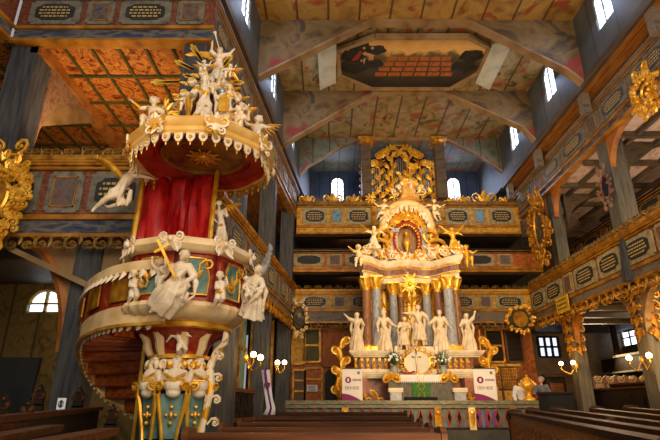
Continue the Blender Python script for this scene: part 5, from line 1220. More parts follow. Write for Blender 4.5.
# angels of the upper storey
UP = [(374, 258, 229, 20.2, 'white angel with gilded wings standing on the north end of the entablature', 'plaster_gilt', -1), (455, 256, 229, 20.2, 'golden angel striding on the south end of the entablature', 'gold', 1)]
for i, (px, y0, y1, Y, lab, m, sd_) in enumerate(UP):
    base = P(px, y0, Y); h = (P(px, y1, Y).z - base.z); base.z = max(base.z, za0)
    J = stand(h, lean=.03 * -sd_, aR=((-.11, -.02, .02), (-.2, -.06, -.02)), aL=((.11, -.02, .0), (.2, -.05, -.06)), step=.12)
    J['kR'] += V((-.06, 0, 0)) * h; J['fR'] += V((-.16, .0, .02)) * h
    J['kL'] += V((.05, 0, 0)) * h; J['fL'] += V((.12, 0, 0)) * h
    figure('altar_angel', base, h, J, m, lab, robe=dict(r0=.1, hem=-.16, folds=8, amp=.12), hair='hair' if m != 'gold' else 'gold', hs=50 + i, long=3, bulk=1.15, wings=[((.05, .06, .78), (.3, .1, 1.0), (.12, .05, .2)), ((-.05, .06, .78), (-.3, .1, 1.0), (-.12, .05, .2))])
for i, (px, y0, y1, Y, lab, m) in enumerate([(358, 270, 247, 20.1, 'small gilded cherub seated below the white angel at the entablature edge', 'plaster_more_gilt'), (468, 270, 247, 20.1, 'small gilded cherub seated below the golden angel at the entablature edge', 'gold'), (430, 258, 244, 20.9, 'small white cherub resting between oval frame and golden angel', 'plaster_gilt'), (391, 259, 247, 20.9, 'small white cherub resting beside the foot of the oval frame', 'plaster_gilt')]):
    base = P(px, (y0 + y1) / 2 + 3, Y); h = (P(px, y1, Y).z - P(px, y0, Y).z) * 1.25
    sd_ = -1 if px < 407 else 1
    J = seated(h, aR=((-.11, -.03, .04), (-.2, -.06, .12)), aL=((.1, -.03, -.06), (.18, -.08, -.02)), spread=.08, lean=-.03 * sd_)
    figure('altar_cherub', base, h, J, m, lab, hair='hair' if m != 'gold' else 'gold', child=True, hs=60 + i, wings=[((.05 * -sd_, .05, .3), (.22 * -sd_, .12, .48), (.08 * -sd_, .02, -.3))])
for i, (d, lab) in enumerate([(dict(head=(384.5, 201), neck=(384, 204), chest=(383.5, 206.5), waist=(383, 209), pelvis=(382.5, 211.5), sL=(386.5, 205.5), eL=(389.5, 206.5, -.1), wL=(393, 208, -.1), sR=(381.5, 205.5), eR=(378, 206, -.1), wR=(375, 203.5, -.15), hL=(383.5, 212), hR=(381.5, 212), kL=(384.5, 215.5, -.15), kR=(379, 214, -.15), fL=(380.5, 219.5), fR=(377, 218)), 'cherub holding a star on a rod at the north side of the altar crown'),
                              (dict(head=(434, 201), neck=(434, 204), chest=(434, 206.5), waist=(434.5, 209), pelvis=(435, 211.5), sL=(437, 205.5), eL=(440, 207, -.1), wL=(444, 205, -.1), sR=(431.5, 205.5), eR=(428, 205, -.1), wR=(425, 206.5, -.15), hL=(436, 212), hR=(434, 212), kL=(439, 214.5, -.15), kR=(434.5, 215.5, -.15), fL=(440.5, 219), fR=(437, 220)), 'cherub with outstretched arms at the south side of the altar crown')]):
    def star(t, base, Y0, i=i):
        if i: return
        b = MB(); a = P(375, 203.5, Y0 - .15) - base; c = P(370.5, 198.5, Y0 - .15) - base; b.tube([a, c], .03, 5)
        for k in range(4): dd = V((cos(k * pi / 4 + .3), 0, sin(k * pi / 4 + .3))); b.beam(c - dd * .24, c + dd * .24, .06, .04, (0, 1, 0))
        b.build('star_rod', 'gold', t, False, True)
    fig_world('crown_cherub', d, 21.0, .95, 'plaster_more_gilt', lab, None, child=True, extras=star, hs=70 + i, bulk=1.1)
# the lamb on its book at the very top
base = P(408, 186, 21.3)
t = empty('lamb_throne', base, 'golden lamb with a banner lying on a carved pedestal above the altar crown', 'statue')
b = MB(); b.lathe((0, 0, 0), [(.55, -.75), (.5, -.6), (.36, -.5), (.34, -.1), (.5, -.02), (.52, .08), (.44, .1)], 8); b.build('pedestal', 'ivory_gold', t, False, True)
b = MB()
for i in range(8):
    a = 2 * pi * i / 8; b.curl((.45 * cos(a), -.1 + .4 * sin(a), -.5), (cos(a), sin(a), .3), (0, 0, 1), .34, .05, 1.2, 1, 10); b.ball((.5 * cos(a), .45 * sin(a), -.02), .1, 6, 5); b.flush('pedestal_scroll', 'plaster_more_gilt', t, True, True)
b = MB(); b.ball((-.02, 0, .32), (.38, .18, .19), 12, 8); b.cap((-.3, 0, .38), .12, (-.38, -.03, .62), .09); b.ball((-.43, -.04, .66), (.13, .08, .09), 8, 6); b.ball((-.34, .06, .68), (.07, .03, .04), 6, 5)
for x in (-.24, -.14, .2, .28): b.cap((x, -.06 if x in (-.24, .2) else .07, .24), .055, (x - .06, -.1 if x in (-.24, .2) else .08, .1), .035)
b.cap((.34, 0, .34), .06, (.44, 0, .26), .03); o = b.build('lamb', 'gold', t, True, True); fuse(o, .02)
b = MB(); b.tube([(.05, -.2, .1), (.12, -.16, 1.15)], .025, 6); b.prism([V((.12, -.16, 1.12)), V((.5, -.16, 1.05)), V((.42, -.16, .92)), V((.5, -.16, .8)), V((.1, -.16, .78))], (0, .02, 0)); b.beam((.0, -.18, 1.0), (.24, -.18, 1.02), .04, .04); b.build('banner', 'gold', t, False, True)
# ------------------------------------------------------------------ organ behind the altar
ox = P(400, 170, 24.6).x; zo0 = zz(203, 24.6); zo1 = zz(146, 24.6)
org = empty('organ', (ox, 24.8, zo0), 'small organ with grey pipes in a gilded carved case on the upper east gallery', 'organ')
b = MB(); b.box((ox - 1.55, 24.85, zo0), (ox + 1.55, 25.6, zo1 - .6)); b.build('case', 'organ_dark', org, False)
wp = [(-1.38, .55, 2.0), (-.86, .5, 1.75), (0, .72, 2.75), (.86, .5, 1.75), (1.38, .55, 2.0)]
for x, w, h in wp:
    n = int(w / .11)
    for i in range(n):
        px = ox + x - w / 2 + w * (i + .5) / n; hh = h * (1 - .12 * abs(i - (n - 1) / 2) / n * 2); b = MB()
        b.lathe((px, 24.75, zo0 + .75), [(.008, -.18), (.04, 0), (.045, .1), (.045, hh * .72), (.0, hh * .72)], 8); b.build('pipe', 'organ_pipe', org)
b = MB()
for x in (-1.66, -1.12, -.6, -.42, .42, .6, 1.12, 1.66):
    hh = 2.1 if abs(x) > .5 else 2.6; b.beam((ox + x, 24.72, zo0), (ox + x, 24.72, zo0 + hh), .1, .14, (0, 1, 0))
    for k in range(6):
        z = zo0 + .3 + hh * k / 6; b.curl((ox + x, 24.6, z), ((-1) ** k, 0, .6), (0, 0, 1), .3, .045, 1.2, 1, 10); b.leaf((ox + x, 24.6, z), ((-1) ** k * .6, 0, 1), (0, -1, 0), .34, .2, .3)
for sx in (-1, 1):
    b.curl((ox + sx * .45, 24.6, zo0 + 2.4), (sx * .2, 0, 1), (-sx, 0, .2), .8, .1, 1.2, 1, 14)
    b.tube([V((ox + sx * .45, 24.65, zo0 + 2.3)), V((ox + sx * .42, 24.6, zo0 + 2.75)), V((ox + sx * .2, 24.6, zo0 + 3.0)), V((ox, 24.6, zo0 + 3.05))], .09, 7)
    for k in range(9): p = V((ox + sx * (1.7 - .14 * k), 24.6, zo0 + 2.1 + .1 * k * (1 if k > 4 else .3))); b.curl(p, (sx, 0, .5), (0, 0, 1), .34, .05, 1.2, 1, 10); b.leaf(p, (sx * .4, 0, 1), (0, -1, 0), .36, .2, .3)
    for k in range(5): p = V((ox + sx * 1.78, 24.65, zo0 + .3 + .4 * k)); b.curl(p, (sx * .5, 0, 1), (sx, 0, 0), .42, .06, 1.2, 1, 12); b.leaf(p, (sx, 0, .6), (0, -1, 0), .4, .2, .3)
for k in range(8): p = V((ox + .14 * (k - 3.5), 24.6, zo0 + 3.05 + .12 * (3.5 - abs(k - 3.5)))); b.leaf(p, ((k - 3.5) * .15, 0, 1), (0, -1, 0), .45, .2, .2)
b.box((ox - 1.7, 24.65, zo0 + .55), (ox + 1.7, 24.85, zo0 + .68)); b.box((ox - 1.7, 24.65, zo0), (ox + 1.7, 24.85, zo0 + .12))
b.build('gilded_carving', 'gold', org)
for sx in (-1, 1):
    J = seated(.7, aR=((-.11, -.03, .04), (-.2, -.06, .1)), aL=((.1, -.03, .02), (.2, -.08, .06)), spread=.08)
    figure('organ_putto', (ox + sx * 1.05, 24.6, zo0 + 2.2), .75, {k: v * (.75 / .7) for k, v in J.items()}, 'gold_dark', 'gilded putto seated on the organ case at its %s shoulder' % ('north' if sx < 0 else 'south'), hair='gold_dark', child=True, hs=80 + sx)
# ------------------------------------------------------------------ altar table and what stands on it
ty = 19.35
tx0, tx1 = xx(388, 390, ty), xx(453, 390, ty); tz = zz(377, ty)
tb = empty('altar_table', ((tx0 + tx1) / 2, ty, .68), 'altar table hung with plain grey cloth and gilded corner scrolls', 'table')
b = MB(); n = 40; vs = []
for i in range(n + 1):
    t = i / n; x = tx0 + .02 + (tx1 - tx0 - .04) * t
    for z, a in ((.7, .05), (tz * .5 + .35, .03), (tz - .02, .0)): vs.append((x, ty - a * sin(t * 40), z))
b.add(vs, [(3 * i + j, 3 * i + 3 + j, 3 * i + 4 + j, 3 * i + 1 + j) for i in range(n) for j in range(2)]); b.box((tx0 + .25, ty + .06, .68), (tx1 - .25, ty + .75, tz)); b.build('cloth_front', 'grey_cloth', tb)
b = MB(); b.box((tx0, ty - .05, tz), (tx1, ty + .8, tz + .06)); b.build('table_top', 'altar_stone', tb, False)
for sx, x in ((-1, tx0 + .12), (1, tx1 - .12)):
    b = MB(); b.curl((x, ty - .1, tz - .05), (sx * -.5, 0, -.2), (0, 0, 1), .34, .06, 1.2, 1, 12); b.curl((x, ty - .1, tz - .05), (sx * .6, 0, -.3), (0, 0, 1), .3, .06, 1.2, 1, 12); b.curl((x + sx * .05, ty - .08, .75), (0, 0, 1), (sx, 0, 0), .6, .06, 1.2, 1, 12); b.leaf((x, ty - .1, tz - .1), (0, 0, 1), (0, -1, 0), .3, .3, .2)
    b.build('corner_scroll', 'gold', tb)
b = MB(); g0, g1 = xx(400, 375, ty), xx(441, 375, ty); n = 22; b.box((g0, ty - .07, tz + .065), (g1, ty + .7, tz + .08))
for i in range(n):
    a = g0 + (g1 - g0) * i / n; c_ = g0 + (g1 - g0) * (i + 1) / n; b.prism([V((a, ty - .09, tz + .08)), V((c_, ty - .09, tz + .08)), V((c_, ty - .09, tz - .14)), V(((a + c_) / 2, ty - .09, tz - .22)), V((a, ty - .09, tz - .14))], (0, .02, 0))
tag(b.build('altar_cloth', 'white_cloth', None, False), 'white altar cloth with a pointed lace edge on the grey table', 'altar cloth')
b = MB(); r0, r1 = xx(412, 390, ty), xx(430, 390, ty); b.box((r0, ty - .075, zz(402, ty)), (r1, ty - .06, tz - .16)); go = b.build('green_hanging', 'green_cloth', None, False); tag(go, 'green embroidered cloth hanging at the front of the altar table', 'altar hanging')
b = MB()
for s_ in (-1, 1): b.tube([V(((r0 + r1) / 2 + s_ * .13 * sin(k * 1.2), ty - .085, zz(400, ty) + .12 * k)) for k in range(8)], .012, 4)
b.build('embroidery', 'gold', go)
b = MB(); kx0, kx1 = xx(405, 400, 18.9), xx(437, 400, 18.9); b.box((kx0, 18.75, .8), (kx1, 19.05, zz(397, 18.9))); o = b.build('pad', 'black_cloth', None, False); o.name = 'kneeler'; tag(o, 'low black kneeling bench before the green altar hanging', 'kneeler')
for x in (kx0 + .05, kx1 - .05):
    b = MB(); b.box((x - .05, 18.77, .68), (x + .05, 19.03, .8)); b.build('foot', 'oak_dark', o, False)
for sx, px in ((-1, 395.5), (1, 459.5)):
    x = xx(px, 395, 19.0); t = empty('side_pedestal', (x, 19.0, .68), 'low marble credence pedestal with gilded scroll at the %s end of the altar table' % ('north' if sx < 0 else 'south'), 'pedestal')
    zt_ = zz(388, 19); b = MB(); b.box((x - .26, 18.8, zt_ - .08), (x + .26, 19.2, zt_)); b.box((x - .26, 18.83, zt_ - .14), (x + .26, 19.18, zt_ - .08)); b.build('top', 'altar_stone', t, False)
    b = MB(); b.box((x - .2, 18.86, .68), (x + .2, 19.15, zt_ - .14)); b.build('shaft', 'altar_blue', t, False)
    b = MB(); b.curl((x - .2 * sx, 18.82, .8), (-.2 * sx, 0, 1), (-sx, 0, 0), .5, .06, 1.2, 1, 12); b.curl((x - .2 * sx, 18.82, 1.15), (-.2 * sx, 0, 1), (-sx, 0, 0), .35, .05, 1.2, 1, 12); b.build('scroll', 'gold', t)
# crucifix, candles, flowers, book
cx_ = xx(417, 370, 19.75); t = empty('altar_crucifix', (cx_, 19.75, tz + .08), 'slender dark crucifix standing on the altar before the pale oval', 'crucifix')
b = MB(); b.lathe((0, 0, 0), [(.16, 0), (.16, .05), (.06, .09), (.04, .2)], 12); b.build('foot', 'gold', t, True, True)
b = MB(); ch = zz(351, 19.75) - tz; b.beam((0, 0, .15), (0, 0, ch), .05, .05, (0, 1, 0)); b.beam((-.18, 0, ch - .3), (.18, 0, ch - .3), .05, .05); b.build('cross', 'portrait_dark', t, False, True)
b = MB(); b.cap((0, -.04, ch - .55), .035, (0, -.04, ch - .33), .045); b.ball((0, -.05, ch - .25), .04, 8, 6); b.cap((0, -.04, ch - .32), .02, (-.15, -.04, ch - .27), .014); b.cap((0, -.04, ch - .32), .02, (.15, -.04, ch - .27), .014); b.cap((0, -.04, ch - .55), .034, (.01, -.05, ch - .78), .018); o = b.build('figure', 'plaster', t, True, True); fuse(o, .01)
for sx, px in ((-1, 396.5), (1, 437)):
    x = xx(px, 360, 19.95); t = empty('altar_candle', (x, 19.95, tz + .065), 'thick white candle on a stand at the %s side of the crucifix' % ('north' if sx < 0 else 'south'), 'candle', 'altar candles')
    h0 = zz(356, 19.95) - tz; b = MB(); b.lathe((0, 0, 0), [(.12, 0), (.12, .03), (.04, .1), (.03, h0 * .8), (.09, h0 - .02), (.09, h0)], 12); b.build('candlestick', 'gold_dark', t, True, True)
    b = MB(); b.lathe((0, 0, h0), [(.06, 0), (.06, .3), (.0, .31)], 12); b.tube([(0, 0, h0 + .3), (0, 0, h0 + .34)], .008, 5); b.build('wax', 'white_cloth', t, True, True)
for sx, px in ((-1, 394.5), (1, 444)):
    p = P(px, 375, 19.55); p.z = tz + .065; t = empty('flower_vase', p, 'vase of white flowers at the %s end of the altar table' % ('north' if sx < 0 else 'south'), 'flowers', 'altar flowers')
    b = MB(); b.lathe((0, 0, 0), [(.1, 0), (.13, .1), (.14, .2), (.09, .3), (.13, .36)], 14); b.build('vase', 'glass_vase', t, True, True)
    b = MB(); f = MB(); rr = random.Random(3 + sx)
    for i in range(34):
        a = rr.uniform(0, 2 * pi); e = rr.uniform(.1, 1.4); r = rr.uniform(.15, .34); q = V((cos(a) * cos(e) * r, sin(a) * cos(e) * r, .48 + sin(e) * r)); b.leaf((0, 0, .34), q - V((0, 0, .34)), (cos(a), sin(a), .4), q.length * .75, .09, .2)
        if i % 2: f.ball(q, rr.uniform(.04, .065), 6, 5)
    b.build('foliage', 'leaf', t, True, True); f.build('blossoms', 'petal', t, True, True)
b = MB(); bx = xx(408, 372, 19.6); z = tz + .085
for s_ in (-1, 1): b.prism([V((bx, 19.45, z)), V((bx + s_ * .26, 19.45, z + .09)), V((bx + s_ * .26, 19.75, z + .14)), V((bx, 19.75, z + .05))], (0, 0, .03))
tag(b.build('altar_bible', 'red_scarf', None, False), 'open red book lying on the altar cloth before the oval', 'book')
# ------------------------------------------------------------------ south wall with its windows (square holes)
bpy.data.objects.remove(bpy.data.objects['wall_south'])
sw = []
for px0, px1, py0, py1 in ((588, 609, 338, 360),):
    a, c = PX(px0, (py0 + py1) / 2, 15.5), PX(px1, (py0 + py1) / 2, 15.5); m_ = PX((px0 + px1) / 2, py0, 15.5); m2 = PX((px0 + px1) / 2, py1, 15.5)
    sw.append((min(a.y, c.y), max(a.y, c.y), m2.z, m_.z))
a, c = PX(620, 335, 15.5), PX(636, 335, 15.5); sw.append((min(a.y, c.y), max(a.y, c.y), PX(627, 346, 15.5).z, PX(627, 320, 15.5).z))
sw = [w_ for w_ in sorted(sw) if w_[1] < 27.8]
b = MB(); y = 2.0
for i, (ya, yb, za, zb) in enumerate(sw):
    if ya < y: ya = y + .05
    b.box((15.5, y, 0), (15.8, ya, 15)); b.box((15.5, ya, 0), (15.8, yb, za)); b.box((15.5, ya, zb), (15.8, yb, 15)); y = yb
    hw = (yb - ya) / 2; k += 1
    f = MB(); ym = (ya + yb) / 2
    for yy in (ya + .03, ym, yb - .03): f.box((15.55, yy - .035, za), (15.62, yy + .035, zb))
    for q in range(4): zz_ = za + (zb - za) * q / 3; f.box((15.56, ya, zz_ - .03), (15.61, yb, zz_ + .03))
    o = struct('window_%d' % k, f, 'window_lead'); g = MB(); g.box((15.66, ya, za), (15.69, yb, zb)); struct('pane', g, 'window_light', o)
b.box((15.5, y, 0), (15.8, 28, 15)); struct('wall_south', b, 'aisle_wall')
a, c = P(537, 337, 27.15), P(560, 357, 27.15); k += 1; f = MB()
for i in range(4): x = a.x + (c.x - a.x) * i / 3; f.box((x - .06, 27.08, c.z), (x + .06, 27.16, a.z))
for z in (a.z, c.z, (a.z + c.z) / 2): f.box((a.x, 27.08, z - .05), (c.x, 27.16, z + .05))
o = struct('window_%d' % k, f, 'oak_dark'); g = MB(); g.box((a.x, 27.16, c.z), (c.x, 27.19, a.z)); struct('pane', g, 'window_dim', o)
# ------------------------------------------------------------------ panelling under the east gallery
def framed(nm, px0, px1, py0, py1, Y, m, mf, rows=1, kind='structure'):
    x0, x1 = P(px0, (py0 + py1) / 2, Y).x, P(px1, (py0 + py1) / 2, Y).x; z1, z0 = P((px0 + px1) / 2, py0, Y).z, max(.69, P((px0 + px1) / 2, py1, Y).z)
    b = MB(); b.box((x0, Y, z0), (x1, Y + .06, z1)); o = struct(nm, b, m)
    f = MB(); w = .09
    f.box((x0 - w, Y - .06, z0), (x0, Y + .06, z1)); f.box((x1, Y - .06, z0), (x1 + w, Y + .06, z1))
    for r in range(rows + 1): z = z0 + (z1 - z0) * r / rows; f.box((x0, Y - .06, z - w / 2), (x1, Y + .06, z + w / 2))
    f.build('frame', mf, o, False); return o
framed('door_1', 305.5, 319, 329, 362, 24.65, 'green_door', 'gold_dark', 2)
framed('door_2', 325, 342, 328, 366, 24.65, 'orange_door', 'orange_beam', 2)
framed('trim_panel_1', 292, 303, 330, 364, 24.65, 'ochre_wood', 'gold_dark', 2)
framed('trim_panel_2', 294, 304, 370, 402, 24.65, 'aisle_wall', 'gold_dark', 3)
framed('trim_panel_3', 306, 321, 368, 402, 24.65, 'red_ochre', 'ochre_wood', 3)
framed('trim_panel_4', 487, 502, 330, 362, 24.65, 'oak_dark', 'gold_dark', 2)
framed('trim_panel_5', 507, 521, 330, 362, 24.65, 'oak_dark', 'oak', 1)
b = MB(); x0, x1 = P(325, 390, 24.6).x, P(337, 390, 24.6).x; zt_ = P(331, 369, 24.6).z
b.prism([V((x0 + p, 24.6, z)) for p, z in [(0, .69), (x1 - x0, .69)] + [((x1 - x0) / 2 * (1 + cos(pi * i / 8)), zt_ - (x1 - x0) / 2 + (x1 - x0) / 2 * sin(pi * i / 8)) for i in range(9)]], (0, .1, 0)); struct('niche_shade', b, 'organ_dark')  # flat dark slab standing in for the shade inside an arched niche
b = MB(); p = P(307, 385, 24.55); q = P(317.5, 391.5, 24.55); b.box((p.x, 24.53, q.z), (q.x, 24.56, p.z)); b.m = 1
for i in range(4): z = p.z - (p.z - q.z) * (i + 1) / 5; b.box((p.x + .06, 24.515, z - .012), (q.x - .06 - .05 * (i % 2), 24.535, z + .012))
tag(b.build('notice', ['paper', 'print_grey'], None, False), 'pale paper notice on the orange panelling beside the dark arched niche', 'notice')
# lattice cupboard south of the altar
x0, x1 = P(484, 390, 22.6).x, P(521, 390, 22.6).x; z1 = P(500, 364, 22.6).z
t = empty('sacristy_box', ((x0 + x1) / 2, 22.8, .68), 'brown wooden enclosure with latticed upper panels beyond the banner with people near', 'enclosure')
b = MB(); b.box((x0, 22.6, .68), (x1, 23.6, z1 - .1)); b.build('body', 'oak', t, False); b = MB(); b.box((x0 - .08, 22.5, z1 - .1), (x1 + .08, 23.65, z1)); b.build('cornice', 'ochre_wood', t, False)
for i in range(2):
    a = x0 + .12 + (x1 - x0 - .12) * i / 2; c = a + (x1 - x0) / 2 - .18; b = MB()
    for j in range(9): u_ = a + (c - a) * j / 8; b.beam((u_, 22.56, z1 - 1.0), (u_, 22.56, z1 - .2), .03, .03, (0, 1, 0))
    for j in range(7): z = z1 - 1.0 + .8 * j / 6; b.beam((a, 22.55, z), (c, 22.55, z), .03, .03, (0, 1, 0))
    b.build('lattice', 'gold_dark', t, False)
    b = MB(); b.box((a, 22.55, .8), (c, 22.6, z1 - 1.1)); b.build('panel', 'ochre_wood', t, False)
# pale bolster lying before the wall
b = MB(); p = P(293, 406, 19.5); q = P(330, 408.5, 18.9); p.z = q.z = .83 + .5; b.cap(p, .17, q, .15, 12); tag(b.build('rolled_carpet', 'carpet_roll'), 'rolled pale carpet lying on a trestle near the arched niche', 'carpet')
b = MB()
for f_ in (.15, .85):
    c = p.lerp(q, f_)
    for s_ in (-1, 1): b.beam(c + V((0, s_ * .25, -.65)), c + V((0, s_ * .05, -.15)), .06, .06, (1, 0, 0))
b.beam(p + V((0, 0, -.18)), q + V((0, 0, -.18)), .1, .06); tag(b.build('trestle', 'oak'), 'wooden trestle carrying the rolled pale carpet', 'trestle')
# ------------------------------------------------------------------ communion rail
Yr = 18.0; rx0, rx1 = P(286, 404, Yr).x, P(553, 404, Yr).x; rzt = P(400, 400.5, Yr).z; rzm = P(400, 408, Yr).z; rzb = P(400, 429, Yr).z
t = empty('communion_rail', ((rx0 + rx1) / 2, Yr, .68), 'long communion rail with grey marbled top and red openwork balusters before the altar', 'railing')
b = MB(); b.box((rx0, Yr - .22, rzt - .12), (rx1, Yr + .22, rzt)); b.box((rx0, Yr - .16, rzm), (rx1, Yr + .16, rzt - .12)); b.build('handrail', 'rail_stone', t, False)
b = MB(); b.box((rx0, Yr + .04, rzb), (rx1, Yr + .08, rzm)); b.build('back_panel', 'oak_dark', t, False)
b = MB(); b.box((rx0, Yr - .15, .68), (rx1, Yr + .15, rzb + .05)); b.build('base', 'oak_dark', t, False)
n = 28; gold_px = (345, 437, 471, 512)
for i in range(n):
    x = rx0 + (rx1 - rx0) * (i + .5) / n; b = MB(); h = rzm - rzb - .05; z0 = rzb + .05; w = (rx1 - rx0) / n
    b.prism([V((x + a * w, Yr - .05, z0 + c * h)) for a, c in ((-.36, 0), (.36, 0), (.3, .25), (.12, .5), (.3, .75), (.36, 1), (-.36, 1), (-.3, .75), (-.12, .5), (-.3, .25))], (0, .1, 0)); o = b.build('baluster', 'rail_blue', t, False)
    f = MB()
    for s_ in (-1, 1): f.tube([V((x + s_ * a * w, Yr - .06, z0 + c * h)) for a, c in ((.44, 0), (.36, .25), (.2, .5), (.36, .75), (.44, 1))], .035, 5)
    f.build('baluster_frame', 'rail_red', o)
for px in gold_px:
    x = P(px, 415, Yr).x; b = MB(); b.box((x - .11, Yr - .18, .68), (x + .11, Yr + .18, rzm + .02)); po = b.build('post', 'ivory' if px == 471 else 'gold_dark', t, False)
    b = MB(); b.ball((x, Yr - .2, rzm - .14), .09, 8, 6); b.leaf((x, Yr - .2, rzb + .1), (0, 0, 1), (0, -1, 0), .5, .18, .1); b.build('post_ornament', 'gold', po)
# purple banners hanging between the balusters: three narrow cloths
for i, px in enumerate((480, 487, 495)):
    a, c = P(px - 2.6, 411, Yr - .12), P(px + 2.6, 426, Yr - .12); b = MB(); b.prism([V((a.x, a.y, a.z)), V((c.x, a.y, a.z)), V(((a.x + c.x) / 2 + .03, a.y, (a.z + c.z) / 2)), V((c.x, a.y, c.z)), V((a.x, a.y, c.z)), V(((a.x + c.x) / 2 - .03, a.y, (a.z + c.z) / 2))], (0, .015, 0))
    tag(b.build('purple_cloth', 'purple_cloth', None, False), ('purple cloth between balusters next to the ivory rail post', 'middle purple cloth of three tied between the balusters', 'purple cloth between balusters farthest from the ivory rail post')[i], 'cloth', 'purple cloths on the communion rail')
# gilded font urn standing at the end of the rail
p = P(529.5, 400.5, Yr); uh = P(529.5, 375, Yr).z - rzt
t = empty('gilded_urn', (p.x, Yr, rzt), 'large gilded urn with domed lid standing on the end of the communion rail', 'urn')
b = MB(); b.lathe((0, 0, 0), [(.2, 0), (.2, .05), (.12, .1), (.07, .18), (.08, uh * .3), (.13, uh * .42), (.19, uh * .52), (.21, uh * .6), (.2, uh * .66)], 20, mod=lambda q, r, z: 1 + .04 * cos(8 * q)); b.build('bowl', 'gold', t, True, True)
b = MB(); b.lathe((0, 0, uh * .66), [(.23, 0), (.21, .04), (.15, .1), (.1, .18), (.07, uh * .24), (.03, uh * .28), (.06, uh * .3), (0, uh * .36)], 20); b.build('lid', 'gold', t, True, True)
b = MB()
for i in range(8):
    a = 2 * pi * i / 8; b.curl((.2 * cos(a), .2 * sin(a), uh * .55), (cos(a), sin(a), .5), (0, 0, 1), .1, .02, 1.2, 1, 9); b.leaf((.1 * cos(a), .1 * sin(a), uh * .25), (cos(a), sin(a), 1), (cos(a), sin(a), 0), .16, .09, .3)
b.build('scrollwork', 'gold', t, True, True)
# ------------------------------------------------------------------ roll-up banners
LET = {'1': [(0, 2, 2, 4), (2, 0, 2, 4), (1, 0, 3, 0)], '7': [(0, 4, 3, 4), (3, 4, 1, 0)], '0': [(0, 0, 3, 0), (3, 0, 3, 4), (3, 4, 0, 4), (0, 4, 0, 0)], '5': [(3, 4, 0, 4), (0, 4, 0, 2), (0, 2, 3, 2), (3, 2, 3, 0), (3, 0, 0, 0)], '-': [(0, 2, 3, 2)], '2': [(0, 4, 3, 4), (3, 4, 3, 2), (3, 2, 0, 2), (0, 2, 0, 0), (0, 0, 3, 0)]}
def roll_banner(px0, px1, py0, Y, label):
    a, c = P(px0, py0, Y), P(px1, py0, Y); x0, x1, z1 = a.x, c.x, a.z; w = x1 - x0; z0 = .76
    t = empty('roll_up_banner', ((x0 + x1) / 2, Y, .68), label, 'banner')
    b = MB(); b.box((x0, Y, z0), (x1, Y + .012, z1)); b.build('sheet', 'banner_white', t, False)
    b = MB(); b.box((x0 - .02, Y - .1, .68), (x1 + .02, Y + .12, .78)); b.box((x0, Y - .01, z1 - .02), (x1, Y + .03, z1 + .02)); b.build('stand', 'slate_column', t, False)
    b = MB(); zc = P(px0, py0 + 11.5, Y).z; xc_ = x0 + w * .3; r = w * .15
    b.prism([V((xc_ + r * cos(2 * pi * i / 24), Y - .004, zc + r * sin(2 * pi * i / 24))) for i in range(24)], (0, .004, 0)); zs = P(px0, py0 + 25, Y).z; ze = P(px0, py0 + 32.5, Y).z
    b.prism([V((x0, Y - .004, ze - .2))] + [V((x1 - .02, Y - .004, ze - .2))] + [V((x0 + w * (1 - i / 10) * .98, Y - .004, ze + (zs - ze) * sin(pi / 2 * i / 10))) for i in range(11)], (0, .004, 0)); b.build('purple_print', 'purple_print', t, False)
    b = MB(); q = r
    b.prism([V((xc_ + s_ * q, Y - .008, zc + v_ * q)) for s_, v_ in ((-.3, -.5), (.3, -.5), (.3, .1), (.42, .2), (0, .62), (-.42, .2), (-.3, .1))], (0, .004, 0)); b.build('emblem', 'banner_white', t, False)
    b = MB()
    for i in range(7): u_ = x0 + w * (.52 + .062 * i); b.box((u_, Y - .006, zc - .035), (u_ + w * .042, Y - .002, zc + .03 + .015 * (i % 2)))
    zt2 = P(px0, py0 + 19.5, Y).z
    for i in range(9):
        if i == 4: b.box((x0 + w * (.14 + .08 * i), Y - .006, zt2 - .01), (x0 + w * (.19 + .08 * i), Y - .002, zt2 + .012)); continue
        u_ = x0 + w * (.14 + .08 * i); b.box((u_, Y - .006, zt2 - .05), (u_ + w * .018, Y - .002, zt2 + .05)); b.box((u_, Y - .006, zt2 + .03), (u_ + w * .055, Y - .002, zt2 + .05)); b.box((u_ + (w * .038 if i % 2 else 0), Y - .006, zt2 - .05), (u_ + w * (.055 if i % 2 else .04), Y - .002, zt2 + (.05 if i % 2 else -.03)))
    b.box((x1 - w * .24, Y - .006, z1 - .2), (x1 - w * .12, Y - .002, z1 - .1)); b.build('lettering', 'print_grey', t, False)
    b = MB(); b.box((x0 + w * .1, Y - .008, ze - .06), (x0 + w * .7, Y - .004, ze - .03)); b.build('footer_lettering', 'banner_white', t, False)
roll_banner(342, 362, 368.5, 18.75, 'white roll-up banner with purple disc standing behind the rail beside the north pedestal')
roll_banner(472.5, 494.5, 368.5, 18.75, 'white roll-up banner with purple disc standing behind the rail near the gilded urn')
